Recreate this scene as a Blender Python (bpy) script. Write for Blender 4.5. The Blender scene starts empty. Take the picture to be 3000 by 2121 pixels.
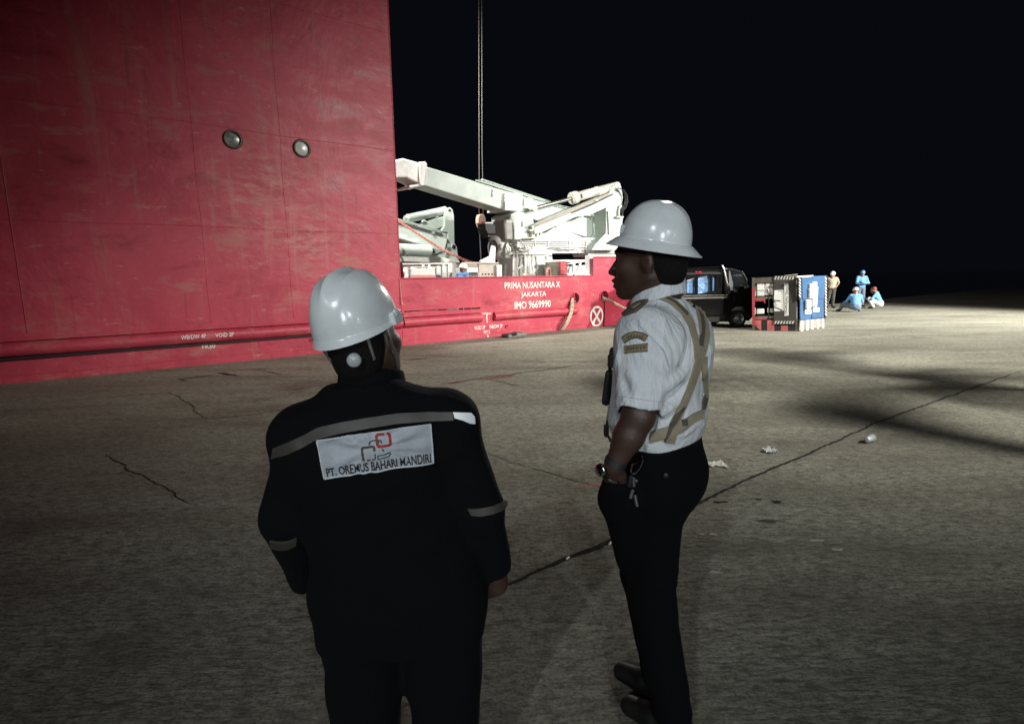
import bpy, bmesh, math, random
import numpy as np
from mathutils import Vector, Matrix, noise as mnoise
R = math.radians
random.seed(7); RNG = np.random.default_rng(7)
SC = bpy.context.scene
COL = SC.collection

# ------------------------------------------------------------------ camera
CAM_F, CAM_TH, CAM_RO, CAM_H = 1592.77, R(8.93), R(-0.79), 1.6      # focal length in photo pixels, pitch, roll, height
cd = bpy.data.cameras.new('camera'); cam = bpy.data.objects.new('camera', cd); COL.objects.link(cam)
cd.sensor_width = 36.0; cd.lens = CAM_F * 36.0 / 3000.0; cd.clip_start = 0.05; cd.clip_end = 6000
cam.matrix_world = Matrix.Translation((0, 0, CAM_H)) @ Matrix.Rotation(math.pi / 2 - CAM_TH, 4, 'X') @ Matrix.Rotation(CAM_RO, 4, 'Z')
SC.camera = cam

# ------------------------------------------------------------------ night sky
wd = bpy.data.worlds.new('World'); SC.world = wd; wd.use_nodes = True
bg = wd.node_tree.nodes['Background']; bg.inputs[0].default_value = (0.30, 0.36, 0.55, 1); bg.inputs[1].default_value = 0.0075
SC.view_settings.view_transform = 'Standard'; SC.view_settings.look = 'None'; SC.view_settings.gamma = 1; SC.view_settings.exposure = 0.0
SC.cycles.max_bounces = 6; SC.cycles.use_denoising = True
SC.cycles.sample_clamp_indirect = 4.0

# ------------------------------------------------------------------ port floodlights, and a rim spot added on the men
def lamp(name, kind, loc, target, energy, color, size, cone=None, blend=0.5):
    l = bpy.data.lights.new(name, kind); l.energy = energy; l.color = color
    o = bpy.data.objects.new(name, l); COL.objects.link(o); o.location = loc
    v = Vector(target) - Vector(loc); o.rotation_euler = v.to_track_quat('-Z', 'Y').to_euler()
    if kind == 'SPOT': l.shadow_soft_size = size; l.spot_size = R(cone); l.spot_blend = blend
    if kind == 'POINT': l.shadow_soft_size = size
    if kind == 'AREA': l.shape = 'DISK'; l.size = size
    return o
WARM, COOL, NEUT = (1.0, 0.90, 0.74), (0.86, 0.95, 1.0), (1.0, 0.97, 0.90)
lamp('quay_floodlight', 'SPOT', (25, 9.5, 9.5), (11.0, 20.5, 0.6), 42000, NEUT, 0.35, 66, 0.9)
lamp('quay_floodlight', 'SPOT', (25.6, 9.7, 9.5), (12.0, 22.0, 0.6), 22000, NEUT, 0.35, 46, 0.8)
lamp('mast_floodlight', 'SPOT', (13.9, 3.0, 9.5), (5.5, 14.5, 0.8), 8500, NEUT, 0.15, 68, 0.9)
lamp('mast_floodlight', 'SPOT', (14.2, 3.1, 9.5), (3.0, 12.5, 0.8), 7500, NEUT, 0.15, 66, 0.8)
lamp('mast_floodlight', 'SPOT', (14.0, 2.9, 9.3), (2.5, 8.0, 0.0), 8500, NEUT, 0.15, 48, 1.0)
lamp('deck_floodlight_source', 'SPOT', (-4.4, 16.2, 9.2), (5.5, 21.0, 1.5), 5600, NEUT, 0.25, 120, 0.6)
lamp('deck_floodlight_source', 'SPOT', (5.61, 20.15, 2.2), (0.1, 16.0, 2.6), 110, COOL, 0.15, 120, 0.5)
for lx, ly, lz, e, c, cn in [(1.5, -12, 3.6, 2300, COOL, 40), (5.5, -11, 5.0, 900, COOL, 30), (-4.0, -8.0, 6.8, 1500, COOL, 34), (8.0, -7.0, 3.0, 160, NEUT, 40)]:
    lamp('rear_floodlight', 'SPOT', (lx, ly, lz), (0.3, 3.0, 1.7), e, c, 0.10, cn, 1.0)

lamp('added_rim_spot', 'SPOT', (7.5, 23.0, 8.5), (0.0, 1.6, 1.5), 6500, NEUT, 0.2, 9, 0.6)  # rim light added to edge the men's helmets, no floodlight stands there

# ------------------------------------------------------------------ helpers: photo geometry
MC = np.array(cam.matrix_world.to_3x3()); CC = np.array([0, 0, CAM_H])
FR = {'s': (0, 0, 1.0), 'd': (0, 0, 0.7653333), 'z1': (1140, 440, 2.8986), 'z2': (440, 260, 1.9316), 'z3': (740, 780, 2.7051), 'z4': (740, 1260, 2.7051),
      'z5': (1700, 560, 4.7727), 'z6': (1740, 820, 3.12), 'z7': (1720, 1260, 2.705), 'z8': (1980, 760, 3.9586), 'c1': (1150, 450, 4.2714),
      'c2': (1450, 480, 4.5073), 't3': (1980, 770, 7.729), 't4': (2190, 780, 7.728), 't5': (2400, 780, 10.819), 'p6': (900, 1220, 5.74),
      'h7': (440, 920, 4.1), 'g8': (2000, 1000, 1.8875)}
def ray(f, x, y):
    x0, y0, k = FR[f]; X = x0 + x / k; Y = y0 + y / k
    return MC @ np.array([(X - 1500) / CAM_F, -(Y - 1060.5) / CAM_F, -1.0])
def at(f, x, y, Y):
    r = ray(f, x, y); return CC + r * (Y / r[1])
def gnd(f, x, y, z=0.0):
    r = ray(f, x, y); return CC + r * ((z - CAM_H) / r[2])
SA = gnd('d', 337, 829.6); _b = gnd('d', 1387, 728); SD = (_b - SA) / np.linalg.norm(_b - SA)   # the quay edge: origin and direction
SN = np.array([-SD[1], SD[0], 0.0])                                                              # points from the quay towards the ship
def W(s, h, w): return SA + SD * s + SN * w + np.array([0, 0, h])
def sp(f, x, y, w=0.0):
    r = ray(f, x, y); return CC + r * (np.dot(SA + SN * w - CC, SN) / np.dot(r, SN))
def sh(f, x, y, w=0.0):
    q = sp(f, x, y, w); return (float(np.dot(q - SA, SD)), float(q[2]))

# ------------------------------------------------------------------ helpers: objects
def tag(o, label, cat, group=None):
    o['label'] = label; o['category'] = cat
    if group: o['group'] = group
    return o
def thing(name, label, cat, loc=(0, 0, 0), rz=0.0, group=None):
    o = bpy.data.objects.new(name, None); COL.objects.link(o); o.empty_display_size = 0.2
    o.location = [float(v) for v in loc]; o.rotation_euler = (0, 0, rz)
    return tag(o, label, cat, group)
def struct(o): o['kind'] = 'structure'; return o
def link(name, me, mat, parent=None, keep=True):
    """mesh data given in world space: when parented the parent's inverse keeps it in place"""
    o = bpy.data.objects.new(name, me); COL.objects.link(o)
    if mat is not None:
        for m in (mat if isinstance(mat, (list, tuple)) else [mat]): me.materials.append(m)
    if parent is not None:
        o.parent = parent
        if keep:
            q = parent; mw = Matrix.Identity(4); chain = []
            while q is not None: chain.append(q); q = q.parent
            for q in reversed(chain):
                mw = mw @ q.matrix_parent_inverse @ Matrix.LocRotScale(q.location, q.rotation_euler, q.scale)
            o.matrix_parent_inverse = mw.inverted()
    return o
SPLIT = set('pin mirror chin_strap scupper_ring scupper_bore flange_bolt lifting_lug pipe_clamp bracket rope_hook red_reflection bolt lug hole post lamp_housing pedestal_rib hydraulic_pipe key clip hinge jib_pipe hoist_wire rim_hole bulwark_stay weld_seam shelf red_brace pedestal_pipe hose valve_block frame brace pole latch louvre cap_rail'.split())
class MB:
    """collects shapes into one mesh"""
    def __init__(s): s.v = []; s.f = []; s.sm = []; s.mi = []
    def add(s, vs, fs, smooth=False, mi=0):
        b = len(s.v); s.v += [tuple(float(c) for c in v) for v in vs]
        for f in fs: s.f.append([b + i for i in f]); s.sm.append(smooth); s.mi.append(mi)
    def box(s, c, x, y, z, mi=0):
        """c centre; x, y, z half-extent vectors"""
        c, x, y, z = (np.array(q, float) for q in (c, x, y, z))
        vs = [c + sx * x + sy * y + sz * z for sz in (-1, 1) for sy in (-1, 1) for sx in (-1, 1)]
        s.add(vs, [(0, 2, 3, 1), (4, 5, 7, 6), (0, 1, 5, 4), (2, 6, 7, 3), (0, 4, 6, 2), (1, 3, 7, 5)], False, mi)
    def abox(s, lo, hi, mi=0):
        lo, hi = np.array(lo, float), np.array(hi, float); c = (lo + hi) / 2; e = (hi - lo) / 2
        s.box(c, (e[0], 0, 0), (0, e[1], 0), (0, 0, e[2]), mi)
    def bar(s, a, b, hw, hh, up=(0, 0, 1), mi=0):
        a, b = np.array(a, float), np.array(b, float); d = b - a; L = np.linalg.norm(d); d = d / L
        u = np.array(up, float); sd = np.cross(d, u); sd /= np.linalg.norm(sd); u = np.cross(sd, d)
        s.box((a + b) / 2, d * L / 2, sd * hw, u * hh, mi)
    def tube(s, pts, r, n=10, caps=True, mi=0, smooth=True):
        pts = [np.array(p, float) for p in pts]; m = len(pts)
        rs = r if isinstance(r, (list, tuple)) else [r] * m
        T = []
        for i in range(m):
            t = pts[min(i + 1, m - 1)] - pts[max(i - 1, 0)]; T.append(t / (np.linalg.norm(t) + 1e-12))
        ref = np.array([0, 0, 1.0]) if abs(T[0][2]) < 0.9 else np.array([1.0, 0, 0])
        u = np.cross(T[0], ref); u /= np.linalg.norm(u); vs = []
        for i in range(m):
            u = u - T[i] * np.dot(u, T[i]); u /= np.linalg.norm(u); v = np.cross(T[i], u)
            for k in range(n):
                a = 2 * math.pi * k / n; vs.append(pts[i] + (u * math.cos(a) + v * math.sin(a)) * rs[i])
        fs = [(i * n + k, i * n + (k + 1) % n, (i + 1) * n + (k + 1) % n, (i + 1) * n + k) for i in range(m - 1) for k in range(n)]
        s.add(vs, fs, smooth, mi)
        if caps:
            s.add(vs[:n], [tuple(range(n - 1, -1, -1))], False, mi); s.add(vs[-n:], [tuple(range(n))], False, mi)
    def lathe(s, prof, M, n=24, ex=1.0, ey=1.0, mi=0, smooth=True, caps=False):
        """prof: (radius, height) list; M: 4x4 placing it; ex, ey squash"""
        vs = []; m = len(prof)
        for r_, h_ in prof:
            for k in range(n):
                a = 2 * math.pi * k / n; vs.append(M @ Vector((r_ * ex * math.cos(a), r_ * ey * math.sin(a), h_)))
        fs = [(i * n + k, i * n + (k + 1) % n, (i + 1) * n + (k + 1) % n, (i + 1) * n + k) for i in range(m - 1) for k in range(n)]
        s.add(vs, fs, smooth, mi)
        if caps: s.add(vs[:n], [tuple(range(n - 1, -1, -1))], False, mi); s.add(vs[-n:], [tuple(range(n))], False, mi)
    def prism(s, poly, w0, w1, mi=0):
        """poly: (s, h) outline in the ship's frame, extruded between offsets w0 and w1"""
        n = len(poly); A = sum(poly[i][0] * poly[(i + 1) % n][1] - poly[(i + 1) % n][0] * poly[i][1] for i in range(n))
        if A < 0: poly = poly[::-1]
        vs = [W(p[0], p[1], w0) for p in poly] + [W(p[0], p[1], w1) for p in poly]
        s.add(vs, [tuple(range(n)), tuple(range(2 * n - 1, n - 1, -1))] + [(i, i + n, (i + 1) % n + n, (i + 1) % n) for i in range(n)], False, mi)
    def ppx(s, f, pts, w0, w1, mi=0): s.prism([sh(f, x, y, w0) for x, y in pts], w0, w1, mi)
    def build(s, name, mat, parent=None, bevel=0.0, seg=2):
        if name in SPLIT:
            key = {}; par = list(range(len(s.v)))
            def find(i):
                while par[i] != i: par[i] = par[par[i]]; i = par[i]
                return i
            for i, v in enumerate(s.v):
                k = (round(v[0], 5), round(v[1], 5), round(v[2], 5))
                if k in key: par[find(i)] = find(key[k])
                else: key[k] = i
            for f in s.f:
                for i in f[1:]: par[find(i)] = find(f[0])
            groups = {}
            for n_, f in enumerate(s.f): groups.setdefault(find(f[0]), []).append(n_)
            if len(groups) > 1:
                for fs in groups.values():
                    m_ = MB(); ids = {}
                    for n_ in fs:
                        for i in s.f[n_]: ids.setdefault(i, len(ids))
                    m_.v = [s.v[i] for i in ids]; m_.f = [[ids[i] for i in s.f[n_]] for n_ in fs]; m_.sm = [s.sm[n_] for n_ in fs]; m_.mi = [s.mi[n_] for n_ in fs]
                    o = m_._one(name, mat, parent, bevel, seg)
                return o
        return s._one(name, mat, parent, bevel, seg)
    def _one(s, name, mat, parent=None, bevel=0.0, seg=2):
        me = bpy.data.meshes.new(name); me.from_pydata(s.v, [], s.f)
        for p, a, b in zip(me.polygons, s.sm, s.mi): p.use_smooth = a; p.material_index = b
        me.update(); o = link(name, me, mat, parent)
        if bevel:
            b = o.modifiers.new('bevel', 'BEVEL'); b.width = bevel; b.segments = seg; b.limit_method = 'ANGLE'; b.angle_limit = R(40); b.harden_normals = False
        return o
def plate(name, outer, holes, th, place, mat, parent):
    """a flat plate with real holes cut in it; outer and holes are 2-D outlines, place(u, v, t) puts it in the world"""
    cu = bpy.data.curves.new('outline', 'CURVE'); cu.dimensions = '2D'; cu.fill_mode = 'BOTH'; cu.extrude = th / 2
    for pl in [outer] + holes:
        sl = cu.splines.new('POLY'); sl.points.add(len(pl) - 1)
        for p, q in zip(sl.points, pl): p.co = (q[0], q[1], 0, 1)
        sl.use_cyclic_u = True
    to = bpy.data.objects.new('outline', cu); COL.objects.link(to)
    me = bpy.data.meshes.new_from_object(to.evaluated_get(bpy.context.evaluated_depsgraph_get()))
    bpy.data.objects.remove(to); bpy.data.curves.remove(cu)
    for v in me.vertices: v.co = place(v.co.x, v.co.y, v.co.z)
    me.name = name; return link(name, me, mat, parent)
def text_data(txt, size=1.0, extrude=0.0, bold=0.0, sx=1.0, space=1.0, align='CENTER'):
    cu = bpy.data.curves.new('text', 'FONT'); cu.body = txt; cu.size = size; cu.extrude = extrude; cu.offset = bold
    cu.align_x = align; cu.align_y = 'CENTER'; cu.space_character = space; cu.resolution_u = 3
    to = bpy.data.objects.new('text', cu); COL.objects.link(to)
    me = bpy.data.meshes.new_from_object(to.evaluated_get(bpy.context.evaluated_depsgraph_get()))
    vs = [(v.co.x * sx, v.co.y, v.co.z) for v in me.vertices]; fs = [tuple(p.vertices) for p in me.polygons]
    bpy.data.objects.remove(to); bpy.data.curves.remove(cu); bpy.data.meshes.remove(me)
    return vs, fs
def ship_text(mb, txt, s0, h0, height, width, w=-0.012, bold=0.012):
    """raised weld lettering on the ship side, scaled to a width and a height"""
    vs, fs = text_data(txt, 1.0, 0.0, bold)
    a = np.array(vs); lo, hi = a.min(0), a.max(0)
    pts = []
    for t in (0.0, 1.0):
        for v in vs: pts.append(W(s0 + (v[0] - (lo[0] + hi[0]) / 2) / (hi[0] - lo[0]) * width, h0 + (v[1] - (lo[1] + hi[1]) / 2) / (hi[1] - lo[1]) * height, w * t + 0.002))
    n = len(vs); mb.add(pts[n:], fs)
    ec = {}
    for f in fs:
        for i in range(len(f)):
            e = (f[i], f[(i + 1) % len(f)]); k = tuple(sorted(e)); ec[k] = None if k in ec else e
    mb.add(pts, [(e[0], e[1], e[1] + n, e[0] + n) for e in ec.values() if e])

# ------------------------------------------------------------------ helpers: materials
MATS = {}
def mat(name, col, rough=0.6, metal=0.0, var=0.0, vscale=6.0, bump=0.0, bscale=60.0, spec=0.5, coat=0.0, emit=None, stretch=(1, 1, 1), sheen=0.0):
    if name in MATS: return MATS[name]
    m = bpy.data.materials.new(name); m.use_nodes = True; nt = m.node_tree; N = nt.nodes; L = nt.links
    b = N['Principled BSDF']; b.inputs['Base Color'].default_value = (*col, 1); b.inputs['Roughness'].default_value = rough
    b.inputs['Metallic'].default_value = metal; b.inputs['Specular IOR Level'].default_value = spec; b.inputs['Coat Weight'].default_value = coat
    if sheen: b.inputs['Sheen Weight'].default_value = sheen
    if emit: b.inputs['Emission Color'].default_value = (*emit[0], 1); b.inputs['Emission Strength'].default_value = emit[1]
    if var or bump:
        tc = N.new('ShaderNodeTexCoord'); mp = N.new('ShaderNodeMapping'); mp.inputs['Scale'].default_value = stretch; L.new(tc.outputs['Object'], mp.inputs['Vector'])
    if var:
        n1 = N.new('ShaderNodeTexNoise'); n1.inputs['Scale'].default_value = vscale; n1.inputs['Detail'].default_value = 7; n1.inputs['Roughness'].default_value = 0.62
        L.new(mp.outputs[0], n1.inputs['Vector'])
        cr = N.new('ShaderNodeValToRGB'); cr.color_ramp.elements[0].position = 0.30; cr.color_ramp.elements[1].position = 0.70
        cr.color_ramp.elements[0].color = (*[c * (1 - var) for c in col], 1); cr.color_ramp.elements[1].color = (*[min(1, c * (1 + var * 0.7)) for c in col], 1)
        L.new(n1.outputs['Fac'], cr.inputs['Fac']); L.new(cr.outputs['Color'], b.inputs['Base Color'])
        mr = N.new('ShaderNodeMapRange'); mr.inputs['To Min'].default_value = min(1, rough * 1.2); mr.inputs['To Max'].default_value = rough * 0.8
        L.new(n1.outputs['Fac'], mr.inputs['Value']); L.new(mr.outputs[0], b.inputs['Roughness'])
    if bump:
        n2 = N.new('ShaderNodeTexNoise'); n2.inputs['Scale'].default_value = bscale; n2.inputs['Detail'].default_value = 5; L.new(mp.outputs[0], n2.inputs['Vector'])
        bp = N.new('ShaderNodeBump'); bp.inputs['Strength'].default_value = bump; bp.inputs['Distance'].default_value = 0.01
        L.new(n2.outputs['Fac'], bp.inputs['Height']); L.new(bp.outputs[0], b.inputs['Normal'])
    MATS[name] = m; return m
class NG:
    """small node-graph writer"""
    def __init__(s, name):
        s.m = bpy.data.materials.new(name); s.m.use_nodes = True; s.N = s.m.node_tree.nodes; s.L = s.m.node_tree.links; s.b = s.N['Principled BSDF']
        s.tc = s.N.new('ShaderNodeTexCoord'); MATS[name] = s.m
    def _in(s, sock, v):
        if hasattr(v, 'links') or isinstance(v, bpy.types.NodeSocket): s.L.new(v, sock)
        elif v is not None: sock.default_value = v
    def mapping(s, rot=(0, 0, 0), scale=(1, 1, 1), src='Object', loc=(0, 0, 0)):
        n = s.N.new('ShaderNodeMapping'); n.inputs['Rotation'].default_value = rot; n.inputs['Scale'].default_value = scale; n.inputs['Location'].default_value = loc
        s.L.new(s.tc.outputs[src], n.inputs['Vector']); return n.outputs[0]
    def noise(s, vec, scale, detail=6, rough=0.6, dist=0.0):
        n = s.N.new('ShaderNodeTexNoise'); s.L.new(vec, n.inputs['Vector']); n.inputs['Scale'].default_value = scale; n.inputs['Detail'].default_value = detail
        n.inputs['Roughness'].default_value = rough; n.inputs['Distortion'].default_value = dist; return n.outputs['Fac']
    def ramp(s, fac, stops):
        n = s.N.new('ShaderNodeValToRGB'); s.L.new(fac, n.inputs['Fac']); e = n.color_ramp.elements
        while len(e) < len(stops): e.new(0.5)
        for q, (p, c) in zip(e, stops): q.position = p; q.color = (*c, 1) if isinstance(c, tuple) else (c, c, c, 1)
        return n.outputs['Color']
    def mix(s, fac, a, b, mode='MIX'):
        n = s.N.new('ShaderNodeMix'); n.data_type = 'RGBA'; n.blend_type = mode; s._in(n.inputs[0], fac); s._in(n.inputs[6], a); s._in(n.inputs[7], b); return n.outputs[2]
    def math(s, op, a, b=None):
        n = s.N.new('ShaderNodeMath'); n.operation = op; s._in(n.inputs[0], a); s._in(n.inputs[1], b); return n.outputs[0]
    def bump(s, h, strength, dist, normal=None):
        n = s.N.new('ShaderNodeBump'); n.inputs['Strength'].default_value = strength; n.inputs['Distance'].default_value = dist; s.L.new(h, n.inputs['Height'])
        if normal is not None: s.L.new(normal, n.inputs['Normal'])
        return n.outputs[0]
    def out(s, color=None, rough=None, normal=None):
        s._in(s.b.inputs['Base Color'], color); s._in(s.b.inputs['Roughness'], rough)
        if normal is not None: s.L.new(normal, s.b.inputs['Normal'])
        return s.m
SHIP_ROT = math.atan2(SD[1], SD[0])
def hull_paint():
    g = NG('red_hull_paint')
    v = g.mapping((0, 0, -SHIP_ROT)); vs = g.mapping((0, 0, -SHIP_ROT), (1.6, 1.6, 0.16)); vh = g.mapping((0, 0, -SHIP_ROT), (0.40, 1, 1.7)); vr = g.mapping((0, 0, -SHIP_ROT), (5.5, 5.5, 0.30), loc=(3, 1, 2))
    big = g.noise(v, 0.40, 6, 0.66, 0.5); streak = g.noise(vs, 2.4, 8, 0.68, 0.3); hz = g.noise(vh, 1.4, 9, 0.70, 0.2); hz2 = g.noise(vh, 4.5, 8, 0.7); fine = g.noise(v, 12, 8, 0.72); run = g.noise(vr, 1.6, 5, 0.6)
    c = g.ramp(big, [(0.30, (0.33, 0.022, 0.040)), (0.48, (0.47, 0.040, 0.074)), (0.66, (0.55, 0.060, 0.098))])
    c = g.mix(g.ramp(streak, [(0.55, 0.0), (0.72, 0.60)]), c, (0.46, 0.15, 0.13, 1))
    c = g.mix(g.ramp(hz, [(0.55, 0.0), (0.66, 0.62)]), c, (0.44, 0.17, 0.145, 1))
    c = g.mix(g.ramp(hz2, [(0.60, 0.0), (0.70, 0.55)]), c, (0.60, 0.27, 0.22, 1))
    c = g.mix(g.ramp(hz, [(0.30, 0.70), (0.44, 0.0)]), c, (0.23, 0.014, 0.024, 1))
    c = g.mix(g.ramp(run, [(0.63, 0.0), (0.72, 0.45)]), c, (0.16, 0.030, 0.024, 1))
    c = g.mix(g.ramp(fine, [(0.64, 0.0), (0.70, 0.65)]), c, (0.17, 0.05, 0.03, 1))
    c = g.mix(g.ramp(fine, [(0.27, 0.5), (0.33, 0.0)]), c, (0.62, 0.36, 0.30, 1))
    # the scuffed area under the portholes, rubbed by fenders
    for (s_, h_, w_), rad in (((2.35, 3.25, 0), 1.5), ((3.3, 2.2, 0), 1.0), ((8.6, 1.0, 0), 0.9)):
        n = g.N.new('ShaderNodeVectorMath'); n.operation = 'DISTANCE'; g.L.new(g.tc.outputs['Object'], n.inputs[0]); n.inputs[1].default_value = tuple(W(s_, h_, w_))
        near = g.ramp(g.math('DIVIDE', n.outputs['Value'], rad), [(0.25, 1.0), (1.0, 0.0)])
        c = g.mix(g.math('MULTIPLY', near, g.ramp(hz2, [(0.45, 0.0), (0.65, 0.65)])), c, (0.58, 0.22, 0.19, 1))
        c = g.mix(g.math('MULTIPLY', near, g.ramp(streak, [(0.52, 0.0), (0.62, 0.45)])), c, (0.52, 0.16, 0.145, 1))
    rg = g.ramp(hz, [(0.3, 0.40), (0.7, 0.62)])
    # plating slightly dished between its frames
    n = g.bump(big, 0.35, 0.12); n = g.bump(g.noise(v, 30, 6, 0.6), 0.15, 0.004, n)
    return g.out(c, rg, n)
def concrete():
    g = NG('quay_concrete')
    v = g.mapping(); vb = g.mapping((0, 0, R(-9)), (0.30, 1.0, 1.0)); vw = g.mapping((0, 0, R(-3)), (0.25, 1.0, 1.0)); vs2 = g.mapping((0, 0, -SHIP_ROT), (0.22, 1, 1))
    big = g.noise(v, 0.28, 6, 0.62); mid = g.noise(vw, 1.3, 8, 0.68, 0.4); broom = g.noise(vb, 46, 6, 0.72, 0.5); grain = g.noise(v, 60, 7, 0.8); pit = g.noise(vw, 22, 7, 0.78); clump = g.noise(v, 11, 7, 0.72)
    stain = g.noise(vs2, 0.9, 6, 0.6, 0.6)
    c = g.ramp(big, [(0.3, (0.256, 0.250, 0.189)), (0.5, (0.348, 0.342, 0.266)), (0.7, (0.427, 0.421, 0.336))])
    c = g.mix(g.ramp(mid, [(0.36, 0.75), (0.55, 0.0)]), c, (0.152, 0.144, 0.105, 1))
    oil = g.noise(g.mapping((0, 0, 0.4), (0.6, 1.0, 1.0), loc=(7, 3, 0)), 0.75, 7, 0.7, 0.8)
    c = g.mix(g.ramp(oil, [(0.32, 0.75), (0.44, 0.0)]), c, (0.104, 0.098, 0.073, 1))
    c = g.mix(g.ramp(stain, [(0.58, 0.0), (0.72, 0.6)]), c, (0.488, 0.482, 0.439, 1))
    c = g.mix(g.ramp(clump, [(0.34, 0.8), (0.50, 0.0)]), c, (0.122, 0.116, 0.085, 1))
    c = g.mix(g.ramp(pit, [(0.30, 0.9), (0.43, 0.0)]), c, (0.067, 0.061, 0.045, 1))
    c = g.mix(g.ramp(pit, [(0.60, 0.0), (0.72, 0.75)]), c, (0.634, 0.622, 0.561, 1))
    c = g.mix(g.ramp(broom, [(0.38, 0.7), (0.5, 0.0)]), c, (0.073, 0.068, 0.051, 1))
    c = g.mix(g.ramp(broom, [(0.60, 0.0), (0.72, 0.45)]), c, (0.561, 0.549, 0.488, 1))
    c = g.mix(g.ramp(grain, [(0.40, 0.8), (0.50, 0.0)]), c, (0.061, 0.059, 0.044, 1))
    grit = g.noise(g.mapping((0, 0, R(-9)), (0.40, 1.0, 1.0)), 30, 9, 0.8, 0.3)
    c = g.mix(g.ramp(grit, [(0.40, 0.6), (0.50, 0.0)]), c, (0.05, 0.048, 0.036, 1))
    c = g.mix(g.ramp(grit, [(0.57, 0.0), (0.68, 0.45)]), c, (0.62, 0.61, 0.54, 1))
    n = g.bump(broom, 0.9, 0.012); n = g.bump(grit, 0.5, 0.010, n); n = g.bump(pit, 0.7, 0.016, n); n = g.bump(grain, 0.5, 0.004, n)
    return g.out(c, g.ramp(mid, [(0.3, 0.72), (0.7, 0.9)]), n)

def white_marine():
    g = NG('white_marine_paint'); v = g.mapping(); vs = g.mapping((0, 0, 0), (5, 5, 0.5)); n1 = g.noise(v, 1.6, 6, 0.65); n2 = g.noise(vs, 2.0, 6, 0.65); n3 = g.noise(v, 16, 7, 0.72)
    c = g.ramp(n1, [(0.3, (0.42, 0.49, 0.445)), (0.7, (0.50, 0.57, 0.52))])
    c = g.mix(g.ramp(n2, [(0.60, 0.0), (0.76, 0.5)]), c, (0.45, 0.40, 0.32, 1)); c = g.mix(g.ramp(n3, [(0.66, 0.0), (0.72, 0.7)]), c, (0.34, 0.22, 0.13, 1)); c = g.mix(g.ramp(n3, [(0.28, 0.4), (0.36, 0.0)]), c, (0.40, 0.41, 0.38, 1))
    return g.out(c, g.ramp(n1, [(0.3, 0.5), (0.7, 0.36)]), g.bump(n3, 0.12, 0.004))

# ================================================================== setting: quay, water
m_conc = concrete(); m_hull = hull_paint()
mb = MB()
c4 = [W(-300, 0, -0.03), W(900, 0, -0.03), W(900, 0, -700), W(-300, 0, -700)]
mb.add(c4, [(0, 3, 2, 1)]); mb.add([c4[0], c4[1], c4[1] - np.array([0, 0, 3.5]), c4[0] - np.array([0, 0, 3.5])], [(0, 1, 2, 3)])
struct(mb.build('quay_ground', m_conc))
mb = MB(); mb.add([W(-600, -2.6, -0.5), W(3000, -2.6, -0.5), W(3000, -2.6, 2500), W(-600, -2.6, 2500)], [(0, 1, 2, 3)])
struct(mb.build('sea_water', mat('dark_sea_water', (0.004, 0.007, 0.012), 0.12, bump=0.5, bscale=1.5)))

m_joint = mat('joint_dirt', (0.012, 0.011, 0.010), 0.95, bump=0.6, bscale=40)
def crack(name, f, pts, width, jitter=0.012, z=0.004, m=m_joint, seed=0, taper=True):
    """an irregular open joint, drawn as a ragged dark ribbon lying on the slab"""
    r = np.random.default_rng(seed); P = [gnd(f, x, y) for x, y in pts]; Q = []
    for a, b in zip(P[:-1], P[1:]):
        n = max(2, int(np.linalg.norm(b - a) / 0.035)); Q += [a + (b - a) * k / n for k in range(n)]
    Q.append(P[-1]); Q = np.array(Q); n = len(Q); T = np.gradient(Q, axis=0); T /= np.linalg.norm(T, axis=1)[:, None]
    S = np.stack([-T[:, 1], T[:, 0], 0 * T[:, 0]], 1)
    wob = np.convolve(r.normal(0, 1, n + 8), np.ones(9) / 9, 'valid')[:n] * jitter * 2.2
    wa = width * (0.55 + 0.75 * r.random(n)); wb = width * (0.55 + 0.75 * r.random(n))
    if taper: e = np.minimum(1, np.minimum(np.arange(n), np.arange(n)[::-1]) / max(4, n * 0.12)); wa *= 0.15 + 0.85 * e; wb *= 0.15 + 0.85 * e
    vs = []
    for i in range(n):
        c = Q[i] + S[i] * wob[i]; vs += [c + S[i] * wa[i] + [0, 0, z], c - S[i] * wb[i] + [0, 0, z]]
    mb = MB(); mb.add(vs, [(2 * i, 2 * i + 1, 2 * i + 3, 2 * i + 2) for i in range(n - 1)])
    return struct(mb.build(name, m))
crack('slab_joint', 'd', [(2296, 830), (2120, 892), (1957, 952), (1830, 1010), (1700, 1066), (1575, 1126), (1375, 1214), (1265, 1256), (1090, 1336), (900, 1366), (640, 1391)], 0.014, 0.010, seed=1)
crack('slab_joint', 'd', [(1375, 1208), (1330, 1232), (1300, 1242), (1262, 1258)], 0.022, 0.012, z=0.006, seed=2)
crack('slab_joint', 'd', [(985, 861), (1060, 852), (1120, 843), (1210, 831), (1300, 818)], 0.022, 0.02, seed=3)
crack('slab_joint', 'd', [(1104, 853), (1135, 860), (1172, 867)], 0.012, 0.02, seed=4)
crack('slab_joint', 'd', [(1080, 1013), (1130, 1030), (1200, 1050), (1330, 1086), (1420, 1104)], 0.004, 0.02, seed=5)
crack('slab_joint', 'd', [(230, 1020), (340, 1080), (440, 1136)], 0.006, 0.02, seed=6)
crack('slab_joint', 'd', [(455, 943), (560, 929), (655, 914)], 0.008, 0.02, seed=7)
crack('slab_joint', 'd', [(90, 905), (250, 890), (380, 880), (470, 941)], 0.007, 0.03, seed=8)
crack('slab_joint', 'd', [(640, 878), (705, 868), (740, 863)], 0.010, 0.03, seed=9)
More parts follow.
